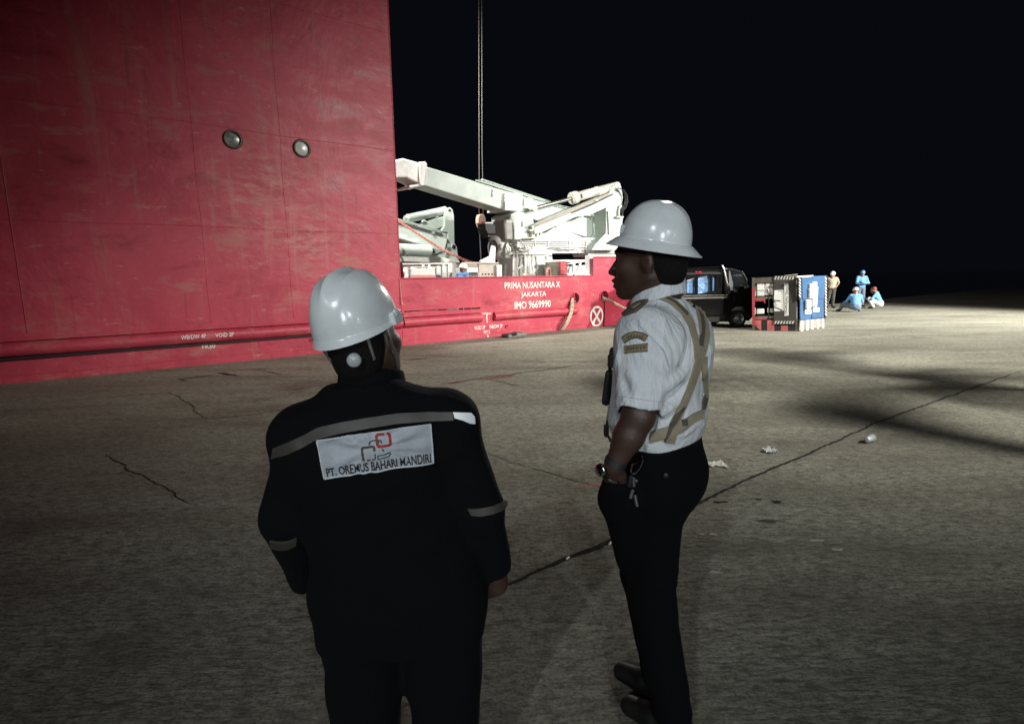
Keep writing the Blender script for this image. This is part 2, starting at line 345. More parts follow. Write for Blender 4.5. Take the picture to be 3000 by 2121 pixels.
# broken slab edge along the ship
for k, pts in enumerate([[(395, 851), (440, 846), (478, 842)], [(395, 851), (412, 852), (420, 856)], [(490, 836), (505, 840), (540, 842)], [(560, 830), (585, 829), (608, 827)], [(586, 831), (610, 836), (640, 841)], [(668, 827), (690, 827), (702, 826)],
                         [(940, 786), (985, 781), (1020, 778)], [(1110, 765), (1150, 761), (1180, 757)], [(905, 808), (930, 806), (965, 804)], [(960, 797), (1000, 800), (1040, 803)]]):
    crack('edge_break', 'd', pts, [0.03, 0.02, 0.045, 0.03, 0.012, 0.02, 0.02, 0.015, 0.03, 0.012][k], 0.02, z=0.005, seed=20 + k)
m_rust = mat('red_paint_stain', (0.34, 0.045, 0.05), 0.8, var=0.5, vscale=14)
crack('paint_stain', 'd', [(1078, 853), (1100, 850), (1135, 845), (1160, 842)], 0.030, 0.02, z=0.008, m=m_rust, seed=12)
crack('paint_stain', 'd', [(1005, 862), (1025, 859), (1048, 856)], 0.018, 0.02, z=0.008, m=m_rust, seed=13)
# darker damp patches and pale scuffs on the slab
m_damp = mat('damp_patch', (0.055, 0.05, 0.042), 0.7, var=0.4, vscale=9)
m_pale = mat('cement_splash', (0.38, 0.37, 0.32), 0.85, var=0.4, vscale=20)
def blot(name, f, x, y, rx, ry, m, seed, z=0.004):
    r = np.random.default_rng(seed); c = gnd(f, x, y); n = 26
    ph = r.random(5) * 6.3; vs = []
    for k in range(n):
        a = 2 * math.pi * k / n; q = 1 + sum(0.16 * math.sin((j + 2) * a + ph[j]) for j in range(5)) * 0.8
        vs.append(c + np.array([rx * q * math.cos(a), ry * q * math.sin(a), z]))
    mb = MB(); mb.add(vs, [tuple(range(n))]); return struct(mb.build(name, m))
blot('stain', 'g8', 470, 995, 0.06, 0.02, m_damp, 1)
blot('stain', 'g8', 210, 890, 0.05, 0.016, m_joint, 3); blot('stain', 'g8', 420, 875, 0.025, 0.012, m_joint, 4)
for k, (x, y, rx, ry) in enumerate([(170, 1070, .03, .014), (105, 1070, .02, .01), (740, 1105, .05, .012), (855, 1155, .035, .014), (560, 935, .04, .008), (180, 1280, .035, .014)]):
    blot('stain', 'g8', x, y, rx, ry, m_pale, 40 + k, z=0.006)

# ================================================================== the ship
m_white_let = mat('white_lettering', (0.78, 0.78, 0.72), 0.6, var=0.25, vscale=30)
m_white = white_marine(); m_wht = mat('white_gloss_paint', (0.78, 0.79, 0.75), 0.4, var=0.14, vscale=7, bump=0.1, bscale=30)
m_dirty = mat('stained_white_paint', (0.62, 0.60, 0.53), 0.5, var=0.30, vscale=9)
m_black = mat('black_rubber', (0.012, 0.012, 0.013), 0.6)
m_steel = mat('bare_steel', (0.35, 0.34, 0.32), 0.35, 0.9, var=0.2)
m_dark = mat('dark_steel', (0.05, 0.05, 0.05), 0.45, 0.5, var=0.3)
MSHIP = lambda s, h, w: Matrix.Translation(Vector(W(s, h, w))) @ Matrix(((SD[0], 0, -SN[0]), (SD[1], 0, -SN[1]), (0, 1, 0))).to_4x4()
SB = 5.09                                                                       # aft end of the high side
ship = thing('supply_ship', 'red supply ship moored at the quay, its name in white on the low bulwark', 'ship', W(3, -2.6, 4))
mb = MB(); mb.prism([(-34, -3.2), (SB, -3.2), (SB, 15), (-34, 15)], -0.012, 11)
mb.prism([(SB, -3.2), (14.0, -3.2), (14.0, 0.42), (SB, 0.42)], 0.0, 10.2)
hull = mb.build('hull', m_hull, ship)
# low bulwark with the freeing slot and mooring holes really cut through
def ring2(f, cx, cy, rx, ry, n=24):
    return [sh(f, cx + rx * math.cos(2 * math.pi * k / n), cy + ry * math.sin(2 * math.pi * k / n)) for k in range(n)]
slot = [sh('z1', *p) for p in [(128, 1378), (300, 1365), (765, 1352), (777, 1345), (772, 1335), (560, 1345), (300, 1358), (128, 1366)]]
holes = [slot, ring2('z1', 1578, 1258, 34, 46), ring2('z1', 1826, 1240, 33, 44)]
s_up = sh('z1', 1737, 910)[0]
outer = [(SB, 0.42), (14.0, 0.42), (14.0, 2.15), (s_up, 2.15), (s_up, 1.60), (SB, 1.60)]
plate('bulwark', outer, holes, 0.02, lambda u, v, t: Vector(W(u, v, 0.012 - t)), m_hull, ship)
mb = MB(); mb.prism([(SB, 1.575), (s_up, 1.575), (s_up, 1.605), (SB, 1.605)], -0.03, 0.10); mb.prism([(s_up, 2.13), (14.0, 2.13), (14.0, 2.16), (s_up, 2.16)], -0.03, 0.10)
mb.build('cap_rail', m_hull, ship, bevel=0.008)
mb = MB()
for s_ in np.arange(5.6, 13.8, 0.75): mb.prism([(s_, 0.42), (s_ + 0.02, 0.42), (s_ + 0.02, 1.57), (s_, 1.57)], 0.03, 0.30)
mb.build('bulwark_stay', m_hull, ship)
fb = sh('z1', 580, 957, 9.6)[1]
mb = MB(); mb.prism([(SB, 0.42), (14.0, 0.42), (14.0, fb), (SB, fb)], 9.6, 9.75); mb.prism([(13.9, 0.42), (13.99, 0.42), (13.99, 1.55), (13.9, 1.55)], 0.1, 9.6)
mb.build('far_bulwark', m_hull, ship)
mb = MB(); mb.prism([(SB, 0.42), (13.9, 0.42), (13.9, 0.44), (SB, 0.44)], 0.1, 9.6)
mb.build('deck', mat('deck_green', (0.05, 0.09, 0.07), 0.8, var=0.4), ship)
# weld seams of the plating
mb = MB()
for h_, s0, s1 in [(4.44, -20, SB), (2.60, -20, SB), (6.9, -20, SB), (9.3, -20, SB), (0.13, -20, SB)]: mb.tube([W(s_, h_ + 0.010 * math.sin(s_ * 1.7) + 0.004 * math.sin(s_ * 9), -0.010) for s_ in np.linspace(s0, s1, 120)], 0.0075, 6)
for zx, zy in [(770, 760), (262, 500)]:
    s_ = sh('z2', zx, zy)[0]; mb.tube([W(s_ + 0.008 * math.sin(h_ * 3.1), h_, -0.010) for h_ in np.linspace(0.8, 14, 60)], 0.0075, 6)
for s_ in (-1.6, -4.3, -7.0): mb.tube([W(s_, 0.8, -0.012), W(s_, 14, -0.012)], 0.010, 6)
mb.tube([W(SB, -1, -0.005), W(SB, 15, -0.005)], 0.018, 8)
for h_ in (0.12,): mb.tube([W(s_, h_, 0.002) for s_ in np.linspace(SB, 13.9, 30)], 0.010, 6)
mb.build('weld_seam', m_hull, ship)
# half-round fender strakes
hb, ht = sh('h7', 500, 360)[1], sh('h7', 500, 200)[1]; hc = (hb + ht) / 2; hr = (ht - hb) / 2
def strake(s0, s1, hc, r, ledge, w=0.0, round_end=False):
    mb = MB(); n = 12
    pts = [(s_, hc + 0.004 * math.sin(s_ * 2.3)) for s_ in np.linspace(s0, s1, 40)]
    vs = []
    for s_, h_ in pts:
        d = 0.006 * math.sin(s_ * 5.1) * math.sin(s_ * 1.3)
        for k in range(n + 1):
            a = -math.pi / 2 + math.pi * k / n; vs.append(W(s_, h_ + (r - abs(d)) * math.sin(a), w - (r + d) * 1.05 * math.cos(a)))
    mb.add(vs, [(i * (n + 1) + k, (i + 1) * (n + 1) + k, (i + 1) * (n + 1) + k + 1, i * (n + 1) + k + 1) for i in range(len(pts) - 1) for k in range(n)], True)
    mb.add(vs[:n + 1], [tuple(range(n, -1, -1))]); mb.add(vs[-n - 1:], [tuple(range(n + 1))])
    if ledge: mb.prism([(s0, hc + r + 0.012), (s1, hc + r + 0.012), (s1, hc + r + ledge), (s0, hc + r + ledge)], w - 0.055, w + 0.03)
    return mb.build('fender_strake', m_hull, ship)
strake(-20, SB - 0.03, hc, hr, 0.055, -0.012)
mb = MB(); mb.prism([(-20, hb - 0.075), (SB - 0.4, hb - 0.014), (SB - 0.4, hb + 0.004), (-20, hb + 0.004)], -0.075, 0.0); mb.build('black_strip', m_black, ship)  # black strip stands in for the shadow gap under the strake
s1_, h1_ = sh('z1', 776, 1440); s2_, h2_ = sh('z1', 885, 1420); s3_ = sh('z1', 1580, 1380)[0]
strake(SB + 0.02, s1_, hc + 0.0, hr * 0.95, 0.10, 0.0); strake(s2_, s3_, hc + 0.005, hr * 0.95, 0.0, 0.0)
# scuppers, portholes, mooring holes
def port(zx, zy, r, glass):
    s_, h_ = sh('z2', zx, zy); M = MSHIP(s_, h_, -0.012)
    p = MB(); p.lathe([(r * 1.12, -0.01), (r * 1.14, 0.012), (r * 1.05, 0.02), (r * 1.0, 0.05), (r * 0.93, 0.055), (r * 0.86, 0.045), (r * 0.82, 0.004)], M, 40)
    po = p.build('porthole', mat('porthole_brass', (0.16, 0.15, 0.12), 0.45, 0.6, var=0.4), ship)
    g = MB(); g.lathe([(r * 0.84, 0.006), (r * 0.6, 0.014), (0.001, 0.018)], M, 32); g.build('pane', glass, po)
port(465, 290, 0.155, mat('dusty_port_glass', (0.20, 0.21, 0.19), 0.22, var=0.75, vscale=9, stretch=(1, 1, 2)))
port(856, 341, 0.160, mat('blinded_port_glass', (0.50, 0.51, 0.47), 0.25, var=0.2, vscale=6))
mb = MB()
for f, x, y, r in [('h7', 1942, 305, 0.035), ('z1', 995, 1495, 0.028)]:
    s_, h_ = sh(f, x, y); mb.lathe([(r * 1.5, -0.01), (r * 1.5, 0.02), (r, 0.024), (r * 0.9, -0.01)], MSHIP(s_, h_, -0.012), 20)
mb.build('scupper_ring', m_hull, ship)
mb = MB()
for f, x, y, r in [('h7', 1942, 305, 0.034), ('z1', 995, 1495, 0.027)]:
    s_, h_ = sh(f, x, y); mb.lathe([(r, 0.004), (0.001, 0.003)], MSHIP(s_, h_, -0.012), 20)
mb.build('scupper_bore', m_black, ship)
for cx, cy in [(1578, 1258), (1826, 1240)]:
    rim = ring2('z1', cx, cy, 36, 48); p = MB(); p.tube([W(a, b, -0.004) for a, b in rim + rim[:2]], 0.020, 8, caps=False); p.build('mooring_hole_rim', m_hull, ship)
    lo, hi = sh('z1', cx - 40, cy + 52), sh('z1', cx + 40, cy + 30)
    p = MB(); p.prism([(lo[0], lo[1] - 0.02), (hi[0], lo[1] - 0.02), (hi[0], lo[1] + 0.10), (lo[0], lo[1] + 0.10)], 0.06, 0.12); p.build('chafe_plate', m_steel, ship)
# lettering and marks
def stext(name, txt, f, x0, x1, y0, y1, w=-0.012, m=None, bold=0.012):
    a = sh(f, x0, y1, 0); b = sh(f, x1, y0, 0); mb = MB(); ship_text(mb, txt, (a[0] + b[0]) / 2, (a[1] + b[1]) / 2, b[1] - a[1], b[0] - a[0], w, bold)
    return mb.build(name, m or m_white_let, ship)
def stext2(name, txt, f, xc, yc, width_px, height_px, w=-0.012, bold=0.012):
    a = sh(f, xc - width_px / 2, yc); b = sh(f, xc + width_px / 2, yc); t = sh(f, xc, yc - height_px / 2)[1]; u = sh(f, xc, yc + height_px / 2)[1]; c = sh(f, xc, yc)
    mb = MB(); ship_text(mb, txt, (a[0] + b[0]) / 2, c[1], t - u, b[0] - a[0], w, bold); return mb.build(name, m_white_let, ship)
stext2('name_lettering', 'PRIMA NUSANTARA X', 'z1', 1214, 1145, 470, 54); stext2('port_lettering', 'JAKARTA', 'z1', 1225, 1229, 216, 54)
stext2('number_lettering', 'IMO 9669990', 'z1', 1217, 1311, 306, 62)
stext2('tank_lettering', 'VOID 2P', 'z1', 769, 1507, 92, 32, -0.006); stext2('tank_lettering', 'WB/DW 7P', 'z1', 906, 1497, 112, 34, -0.006)
stext2('frame_lettering', 'FR15', 'z1', 830, 1546, 54, 30, -0.006); stext2('frame_lettering', '6', 'z1', 839, 1576, 15, 26, -0.006)
stext2('frame_lettering', 'FR30', 'h7', 700, 387, 158, 52, -0.018)
stext2('tank_lettering', 'WB/DW 4P', 'h7', 505, 266, 300, 52, -hr * 1.06 - 0.014); stext2('tank_lettering', 'VOID 2P', 'h7', 876, 243, 222, 50, -hr * 1.06 - 0.014)
mb = MB()
for p in [[(790, 1384), (866, 1384), (866, 1391), (790, 1391)], [(826, 1391), (834, 1391), (835, 1467), (828, 1467)]]: mb.ppx('z1', p, -0.008, 0.004)
mb.build('load_mark', m_white_let, ship)
s_, h_ = sh('z1', 1762, 1411); rs = (sh('z1', 1818, 1411)[0] - sh('z1', 1706, 1411)[0]) / 2; rh = (sh('z1', 1762, 1323)[1] - sh('z1', 1762, 1500)[1]) / 2; rr = (rs + rh) / 2
M = MSHIP(s_, h_, 0); mb = MB(); mb.lathe([(rr * 0.80, 0.0), (rr * 0.80, 0.009), (rr * 0.99, 0.009), (rr * 0.99, 0.0)], M, 40, ex=rs / rr, ey=rh / rr, smooth=False)
for a in (0.86, -0.86):
    c = np.array(M @ Vector((0, 0, 0.005 if a > 0 else 0.006))); dx = SD * math.cos(a) * rs * 1.0 + np.array([0, 0, 1]) * math.sin(a) * rh * 1.0; px = np.cross(SN, dx); px /= np.linalg.norm(px)
    mb.box(c, dx * 0.86, px * 0.036, SN * 0.004)
mb.build('thruster_mark', m_white_let, ship)

# ================================================================== deck crane, aft (the large one)
def crane_thing(label, s_, w_): return thing('deck_crane', label, 'crane', W(s_, 0.44, w_), group='white knuckle boom cranes on the ship')
cr = crane_thing('large white folded crane with its long boom pointing up left over the bulwark', *[sh('z1', 1150, 1000, 3.5)[0], 3.5])
sx = lambda x, y, w: W(*sh('z1', x, y, w), w)
mb = MB(); mb.ppx('z1', [(318, 140), (900, 316), (1560, 500), (1690, 545), (1815, 603), (1838, 690), (1750, 757), (1640, 728), (1048, 532), (300, 300)], 3.05, 3.75)
boom = mb.build('main_boom', m_white, cr, bevel=0.03)
mb = MB(); mb.ppx('z1', [(-260, 150), (38, 86), (125, 70), (262, 108), (262, 288), (150, 232), (45, 235), (-260, 310)], 3.02, 3.78)
mb.build('boom_head', m_wht, cr, bevel=0.05, seg=3)
mb = MB(); mb.ppx('z1', [(262, 100), (305, 98), (322, 112), (322, 140), (303, 302), (262, 300)], 2.93, 3.87); mb.ppx('z1', [(172, 298), (262, 286), (300, 300), (262, 306), (185, 320), (172, 312)], 2.98, 3.82)
fl = mb.build('boom_flange', m_wht, cr, bevel=0.012)
mb = MB()
for k in range(12):
    for q, (x0, y0, x1, y1) in enumerate([(283, 112, 272, 292), (318, 130, 306, 292)]):
        p = sx(x0 + (x1 - x0) * k / 11, y0 + (y1 - y0) * k / 11, 2.92); mb.tube([p, p - SN * 0.02], 0.010, 6)
mb.build('flange_bolt', m_steel, fl)
mb = MB(); mb.ppx('z1', [(1002, 360), (1136, 372), (1132, 522), (985, 510)], 2.88, 3.92)
mb.build('boom_collar', m_wht, cr, bevel=0.02)
mb = MB(); mb.ppx('z1', [(1148, 408), (1192, 448), (1188, 462), (1146, 470)], 2.94, 3.0); mb.ppx('z1', [(885, 330), (900, 322), (900, 380), (883, 398)], 2.98, 3.04); mb.ppx('z1', [(1140, 605), (1172, 598), (1172, 615), (1140, 650)], 2.58, 2.66)
mb.build('lifting_lug', m_wht, cr, bevel=0.006)
mb = MB()
A0, A1 = (735, 258), (1180, 395); B0, B1 = (785, 248), (1372, 440)
mb.tube([sx(*A0, 3.0), sx(*A1, 3.0)], 0.018, 6); mb.tube([sx(*B0, 3.8), sx(*B1, 3.8)], 0.022, 6); mb.tube([sx(785, 262, 3.8), sx(1372, 452, 3.8)], 0.014, 6)
for k in range(15):
    t = k / 14; a = (A0[0] + (A1[0] - A0[0]) * t, A0[1] + (A1[1] - A0[1]) * t); b = (B0[0] + (B1[0] - B0[0]) * min(1, t + 0.04), B0[1] + (B1[1] - B0[1]) * min(1, t + 0.04)); mb.tube([sx(*a, 3.0), sx(*b, 3.8)], 0.014, 5)
mb.tube([sx(1230, 412, 3.0), sx(1360, 445, 3.0)], 0.014, 5); mb.tube([sx(1410, 462, 3.0), sx(1560, 492, 3.0)], 0.014, 5); mb.tube([sx(1410, 474, 3.0), sx(1540, 508, 3.0)], 0.014, 5)
for k in range(6): mb.tube([sx(1420 + 26 * k, 464 + 5.5 * k, 3.0), sx(1432 + 26 * k, 478 + 6 * k, 3.0)], 0.012, 5)
mb.build('boom_walkway', m_white, cr)
mb = MB(); mb.ppx('z1', [(1062, 545), (1100, 522), (1132, 528), (1218, 560), (1236, 640), (1236, 762), (1070, 762)], 2.66, 3.95)
king = mb.build('king_post', m_white, cr, bevel=0.02)
mb = MB(); mb.ppx('z1', [(1001, 592), (1064, 592), (1068, 760), (1003, 756)], 2.75, 3.6); mb.build('oil_cooler', mat('grey_cooler', (0.30, 0.29, 0.27), 0.6, var=0.2), cr, bevel=0.01)
mb = MB(); mb.ppx('z1', [(1003, 604), (1066, 604), (1066, 612), (1003, 612)], 2.73, 2.76); mb.build('cooler_trim', m_dirty, cr)
# folded jib with its knuckle and cylinder
mb = MB(); mb.ppx('z1', [(1232, 644), (1500, 535), (1880, 370), (1905, 300), (1945, 283), (1972, 312), (1986, 400), (1978, 482), (1846, 490), (1700, 556), (1590, 566), (1300, 700), (1236, 716)], 2.42, 2.98)
jib = mb.build('jib', m_white, cr, bevel=0.02)
mb = MB(); mb.tube([sx(1232, 636, 2.38), sx(1500, 524, 2.38), sx(1862, 372, 2.38)], 0.035, 8); mb.tube([sx(1236, 652, 2.40), sx(1500, 545, 2.40), sx(1860, 392, 2.40)], 0.022, 8)
mb.build('jib_pipe', mat('taupe_pipe', (0.36, 0.32, 0.27), 0.5), cr)
mb = MB(); mb.ppx('z1', [(1842, 488), (1980, 470), (1988, 560), (1976, 680), (1950, 760), (1945, 850), (1720, 850), (1750, 802), (1842, 705)], 2.35, 3.3)
mb.build('knuckle_post', m_white, cr, bevel=0.02)
mb = MB(); mb.ppx('z1', [(1860, 520), (1900, 500), (1905, 700), (1870, 720)], 2.28, 2.36); mb.ppx('z1', [(1935, 562), (1992, 562), (1992, 575), (1935, 575)], 2.2, 2.5); mb.ppx('z1', [(1690, 550), (1748, 552), (1748, 566), (1690, 562)], 2.9, 3.2); mb.ppx('z1', [(1716, 562), (1730, 562), (1730, 590), (1716, 590)], 3.0, 3.08)
mb.ppx('z1', [(1798, 612), (1806, 600), (1818, 598), (1828, 608), (1830, 650), (1798, 640)], 2.98, 3.05); mb.ppx('z1', [(1745, 430), (1755, 408), (1772, 405), (1780, 420), (1782, 440)], 2.36, 2.46)
mb.build('bracket', m_white, cr, bevel=0.006)
mb = MB(); mb.ppx('z1', [(1090, 762), (1236, 716), (1330, 705), (1400, 660), (1470, 664), (1640, 742), (1745, 745), (1840, 690), (1960, 760), (1965, 905), (1700, 905), (1680, 876), (1320, 876), (1090, 850)], 2.78, 3.6)
mb.build('lower_arm', m_wht, cr, bevel=0.02)
mb = MB()
for k, (y0, y1) in enumerate([(770, 768), (787, 784), (804, 800), (822, 820), (842, 845)]):
    e = 1700 + 20 * k; mb.tube([sx(1110 + 12 * k, y0, 2.70), sx(1400, y0 + 3, 2.70), sx(e, y1, 2.70), sx(1800 + 14 * k, 730 + 19 * k, 2.66), sx(1846 + 16 * k, 690 + 20 * k, 2.5)], 0.020, 6)
for k in range(3): mb.tube([sx(1760, 845 + 14 * k, 2.70), sx(1960, 848 + 14 * k, 2.70)], 0.018, 6)
hp = mb.build('hydraulic_pipe', m_wht, cr)
mb = MB()
for x in (1240, 1350, 1530, 1670): mb.bar(sx(x, 752, 2.66), sx(x, 850, 2.66), 0.012, 0.012, up=SN)
mb.build('pipe_clamp', m_wht, hp)
mb = MB(); a, b = sx(1548, 412, 2.7), sx(1940, 305, 2.7); d = (b - a) / np.linalg.norm(b - a); L = np.linalg.norm(b - a)
mb.tube([a, a + d * 0.02, a + d * 0.25, a + d * 0.27, a + d * L * 0.52, a + d * (L * 0.52 + .01), a + d * (L * 0.52 + .06), a + d * (L * 0.52 + .07), b], [0.20, 0.22, 0.22, 0.165, 0.165, 0.185, 0.185, 0.165, 0.155], 20)
cyl = mb.build('cylinder', m_dirty, cr)
mb = MB(); mb.tube([sx(1240, 492, 2.7), a], 0.062, 12); mb.build('rod', m_steel, cyl)
mb = MB(); c = sx(1240, 492, 2.62); mb.tube([c, c + SN * 0.2], 0.11, 16); c = sx(1945, 318, 2.36); mb.tube([c, c + SN * 0.7], 0.07, 16); mb.build('pin', m_dirty, cyl)
mb = MB(); p = a + d * 0.33; mb.box(p - SN * 0.15, d * 0.06, np.cross(d, SN) * 0.07, SN * 0.03); mb.build('valve', m_black, cyl)
mb = MB(); mb.tube([sx(*p, 2.34) for p in [(1560, 530), (1620, 505), (1700, 473), (1840, 405), (1900, 375)]], 0.022, 6); mb.build('jib_line', m_dark, cr)
mb = MB()
for k in range(4): mb.tube([sx(x + 7 * k, y + 3 * k, 2.3 - 0.03 * k) for x, y in [(1942, 320), (1975, 335), (2000, 375), (2006, 430), (1990, 480), (1965, 505), (1958, 560)]], 0.017, 6)
mb.build('hose', m_black, cr)
mb = MB(); mb.tube([sx(*p, 2.3) for p in [(1962, 470), (1950, 500), (1946, 540), (1952, 570)]], 0.05, 8); mb.build('hose_sleeve', m_white, cr)
# pedestal
ps, _ = sh('z1', 1155, 980, 3.4); ph0 = 0.44; ph1 = sh('z1', 1155, 888, 2.7)[1]; pr = (sh('z1', 1320, 980, 3.4)[0] - sh('z1', 990, 980, 3.4)[0]) / 2
M = Matrix.Translation(Vector(W(ps, ph0, 3.4)))
mb = MB(); H_ = ph1 - ph0; mb.lathe([(pr * 1.14, 0), (pr * 1.08, H_ * 0.45), (pr, H_ * 0.92), (pr * 0.96, H_), (pr * 1.05, H_), (pr * 1.05, H_ + 0.05), (pr * 0.98, H_ + 0.06), (pr * 0.98, H_ + 0.10), (pr * 1.0, H_ + 0.11), (pr * 0.9, H_ + 0.30)], M, 40)
ped = mb.build('pedestal', m_wht, cr)
mb = MB()
for k in range(14):
    a = 2 * math.pi * k / 14 + 0.2; u = np.array([math.cos(a), math.sin(a), 0]); c = W(ps, 0, 3.4); c[2] = 0
    mb.bar(c + u * pr * 1.16 + [0, 0, ph0], c + u * pr * 1.03 + [0, 0, ph1 - 0.05], 0.02, 0.05, up=u)
mb.build('pedestal_rib', m_wht, ped)
mb = MB()
for k, x in enumerate([1060, 1085, 1150, 1190, 1215, 1236]): mb.tube([sx(x, 1080, 2.55), sx(x + 2, 960, 2.55), sx(x - 2 + 3 * (k % 3), 860, 2.6), sx(x + 4, 800, 2.6)], 0.014, 6)
mb.bar(sx(1090, 1010, 2.52), sx(1135, 975, 2.52), 0.012, 0.02); mb.bar(sx(1130, 1055, 2.5), sx(1270, 1062, 2.5), 0.02, 0.03)
mb.build('pedestal_pipe', m_dirty, ped)
mb = MB(); c = sx(945, 830, 3.4); mb.lathe([(0.02, -0.45), (0.30, -0.42), (0.40, -0.30), (0.42, 0.0), (0.40, 0.25), (0.25, 0.30)], Matrix.Translation(Vector(c)) @ Matrix(((-SD[0], -SN[0], 0), (-SD[1], -SN[1], 0), (0, 0, 1))).to_4x4() @ Matrix.Rotation(R(90), 4, 'Y') @ Matrix.Translation((0, 0, 0)), 28)
mb.build('winch_drum', m_wht, cr)
mb = MB(); r = np.random.default_rng(5)
for k in range(15):
    x0, y0 = 985 + r.random() * 80, 770 + r.random() * 25; x1, y1 = 1010 + r.random() * 185, 815 + r.random() * 55
    mb.tube([sx(x0, y0, 2.62), sx((2 * x0 + x1) / 3, y0 + 40 + r.random() * 25, 2.55), sx((x0 + 2 * x1) / 3, y1 + r.random() * 30 - 10, 2.52), sx(x1, y1, 2.58)], 0.013, 5)
for k in range(6):
    x0 = 968 + r.random() * 25; mb.tube([sx(x0 + 25, 765, 2.7), sx(x0 - 4, 810 + r.random() * 30, 2.6), sx(x0 - 8, 900, 2.62), sx(x0 - 14 + 6 * r.random(), 1075, 2.7)], 0.014, 5)
mb.tube([sx(1580, 852, 2.6), sx(1610, 880, 2.55), sx(1660, 884, 2.55), sx(1715, 862, 2.6)], 0.012, 5); mb.tube([sx(1668, 780, 2.6), sx(1664, 850, 2.55), sx(1672, 880, 2.6)], 0.014, 5); mb.tube([sx(1230, 840, 2.6), sx(1400, 835, 2.62), sx(1530, 850, 2.62), sx(1580, 840, 2.66)], 0.012, 5)
mb.build('cable_bundle', mat('dark_cable', (0.06, 0.055, 0.045), 0.7), cr)
mb = MB()
mb.ppx('z1', [(1206, 672), (1300, 664), (1302, 682), (1206, 690)], 2.45, 2.62); mb.ppx('z1', [(1215, 690), (1240, 690), (1240, 740), (1215, 740)], 2.5, 2.62); mb.ppx('z1', [(1255, 684), (1270, 684), (1270, 742), (1255, 742)], 2.5, 2.62); mb.ppx('z1', [(1165, 742), (1270, 736), (1270, 748), (1165, 752)], 2.45, 2.62); mb.ppx('z1', [(1285, 700), (1300, 700), (1300, 722), (1285, 722)], 2.5, 2.6)
mb.build('valve_block', m_dirty, cr, bevel=0.006)
mb = MB(); c = sx(1372, 882, 2.75); mb.lathe([(0.045, -0.06), (0.05, 0.02), (0.02, 0.05)], Matrix.Translation(Vector(c)), 12, caps=True); mb.build('work_lamp', m_wht, cr)

# ------------------------------------------------------------------ second crane, further forward
wB = 6.2; sy = lambda x, y, w: W(*sh('z1', x, y, w), w)
c2 = crane_thing('smaller white folded crane half hidden behind the high red side of the ship', sh('z1', 520, 1000, 6.5)[0], 6.5)
mb = MB(); mb.ppx('z1', [(472, 512), (500, 490), (520, 485), (542, 508), (553, 560), (557, 790), (577, 822), (588, 920), (600, 948), (420, 948), (390, 905), (470, 868), (494, 820), (500, 700), (440, 690), (474, 640)], wB, wB + 0.7)
mb.build('knuckle_post', m_white, c2, bevel=0.02)
mb = MB(); mb.ppx('z1', [(238, 648), (300, 618), (476, 556), (478, 640), (360, 690), (300, 680)], wB + 0.1, wB + 0.6); mb.build('jib', m_white, c2, bevel=0.02)
mb = MB(); mb.ppx('z1', [(-160, 520), (60, 590), (250, 648), (492, 712), (494, 770), (470, 866), (380, 838), (62, 742), (-160, 700)], wB - 0.15, wB + 0.75); mb.build('main_boom', m_white, c2, bevel=0.03)
mb = MB(); mb.ppx('z1', [(-160, 880), (75, 880), (370, 892), (600, 946), (600, 958), (400, 956), (80, 944), (-160, 940)], wB - 0.2, wB + 0.8); mb.build('lower_arm', m_wht, c2, bevel=0.02)
mb = MB(); mb.tube([sy(145, 585, wB + .2), sy(160, 583, wB + .2), sy(165, 582, wB + .2), sy(480, 512, wB + .2)], [0.13, 0.17, 0.155, 0.15], 18); mb.tube([sy(128, 575, wB + .2), sy(160, 583, wB + .2)], 0.08, 10)
mb.tube([sy(-100, 836, wB - .3), sy(75, 841, wB - .3), sy(338, 853, wB - .3), sy(345, 853, wB - .3), sy(350, 854, wB - .3)], [0.20, 0.20, 0.20, 0.21, 0.19], 20)
mb.build('cylinder', m_white, c2)
mb = MB(); mb.ppx('z1', [(345, 828), (380, 838), (440, 862), (390, 888), (345, 885)], wB - 0.35, wB - 0.2); mb.ppx('z1', [(280, 612), (290, 590), (300, 588), (318, 600), (320, 610)], wB + 0.05, wB + 0.15); mb.build('bracket', m_white, c2, bevel=0.008)
mb = MB()
for x, y, r_, w_ in [(514, 512, 0.055, wB), (549, 822, 0.085, wB), (370, 856, 0.085, wB - 0.36)]:
    c = sy(x, y, w_); mb.tube([c - SN * 0.012, c + SN * 0.01], r_, 18)
mb.build('pin', m_dark, c2)
mb = MB(); c = sy(372, 703, wB - .16); mb.tube([c - SN * 0.05, c], 0.06, 16); mb.bar(sy(60, 583, wB - .2), sy(440, 690, wB - .2), 0.02, 0.03); mb.build('boom_fitting', m_white, c2)
mb = MB(); mb.lathe([(0.75, 0), (0.62, 0.4), (0.6, max(0.6, sh('z1', 500, 958, 6.5)[1] - 0.44))], Matrix.Translation(Vector(W(sh('z1', 480, 1000, 6.6)[0], 0.44, 6.6))), 28); mb.build('pedestal', m_wht, c2)

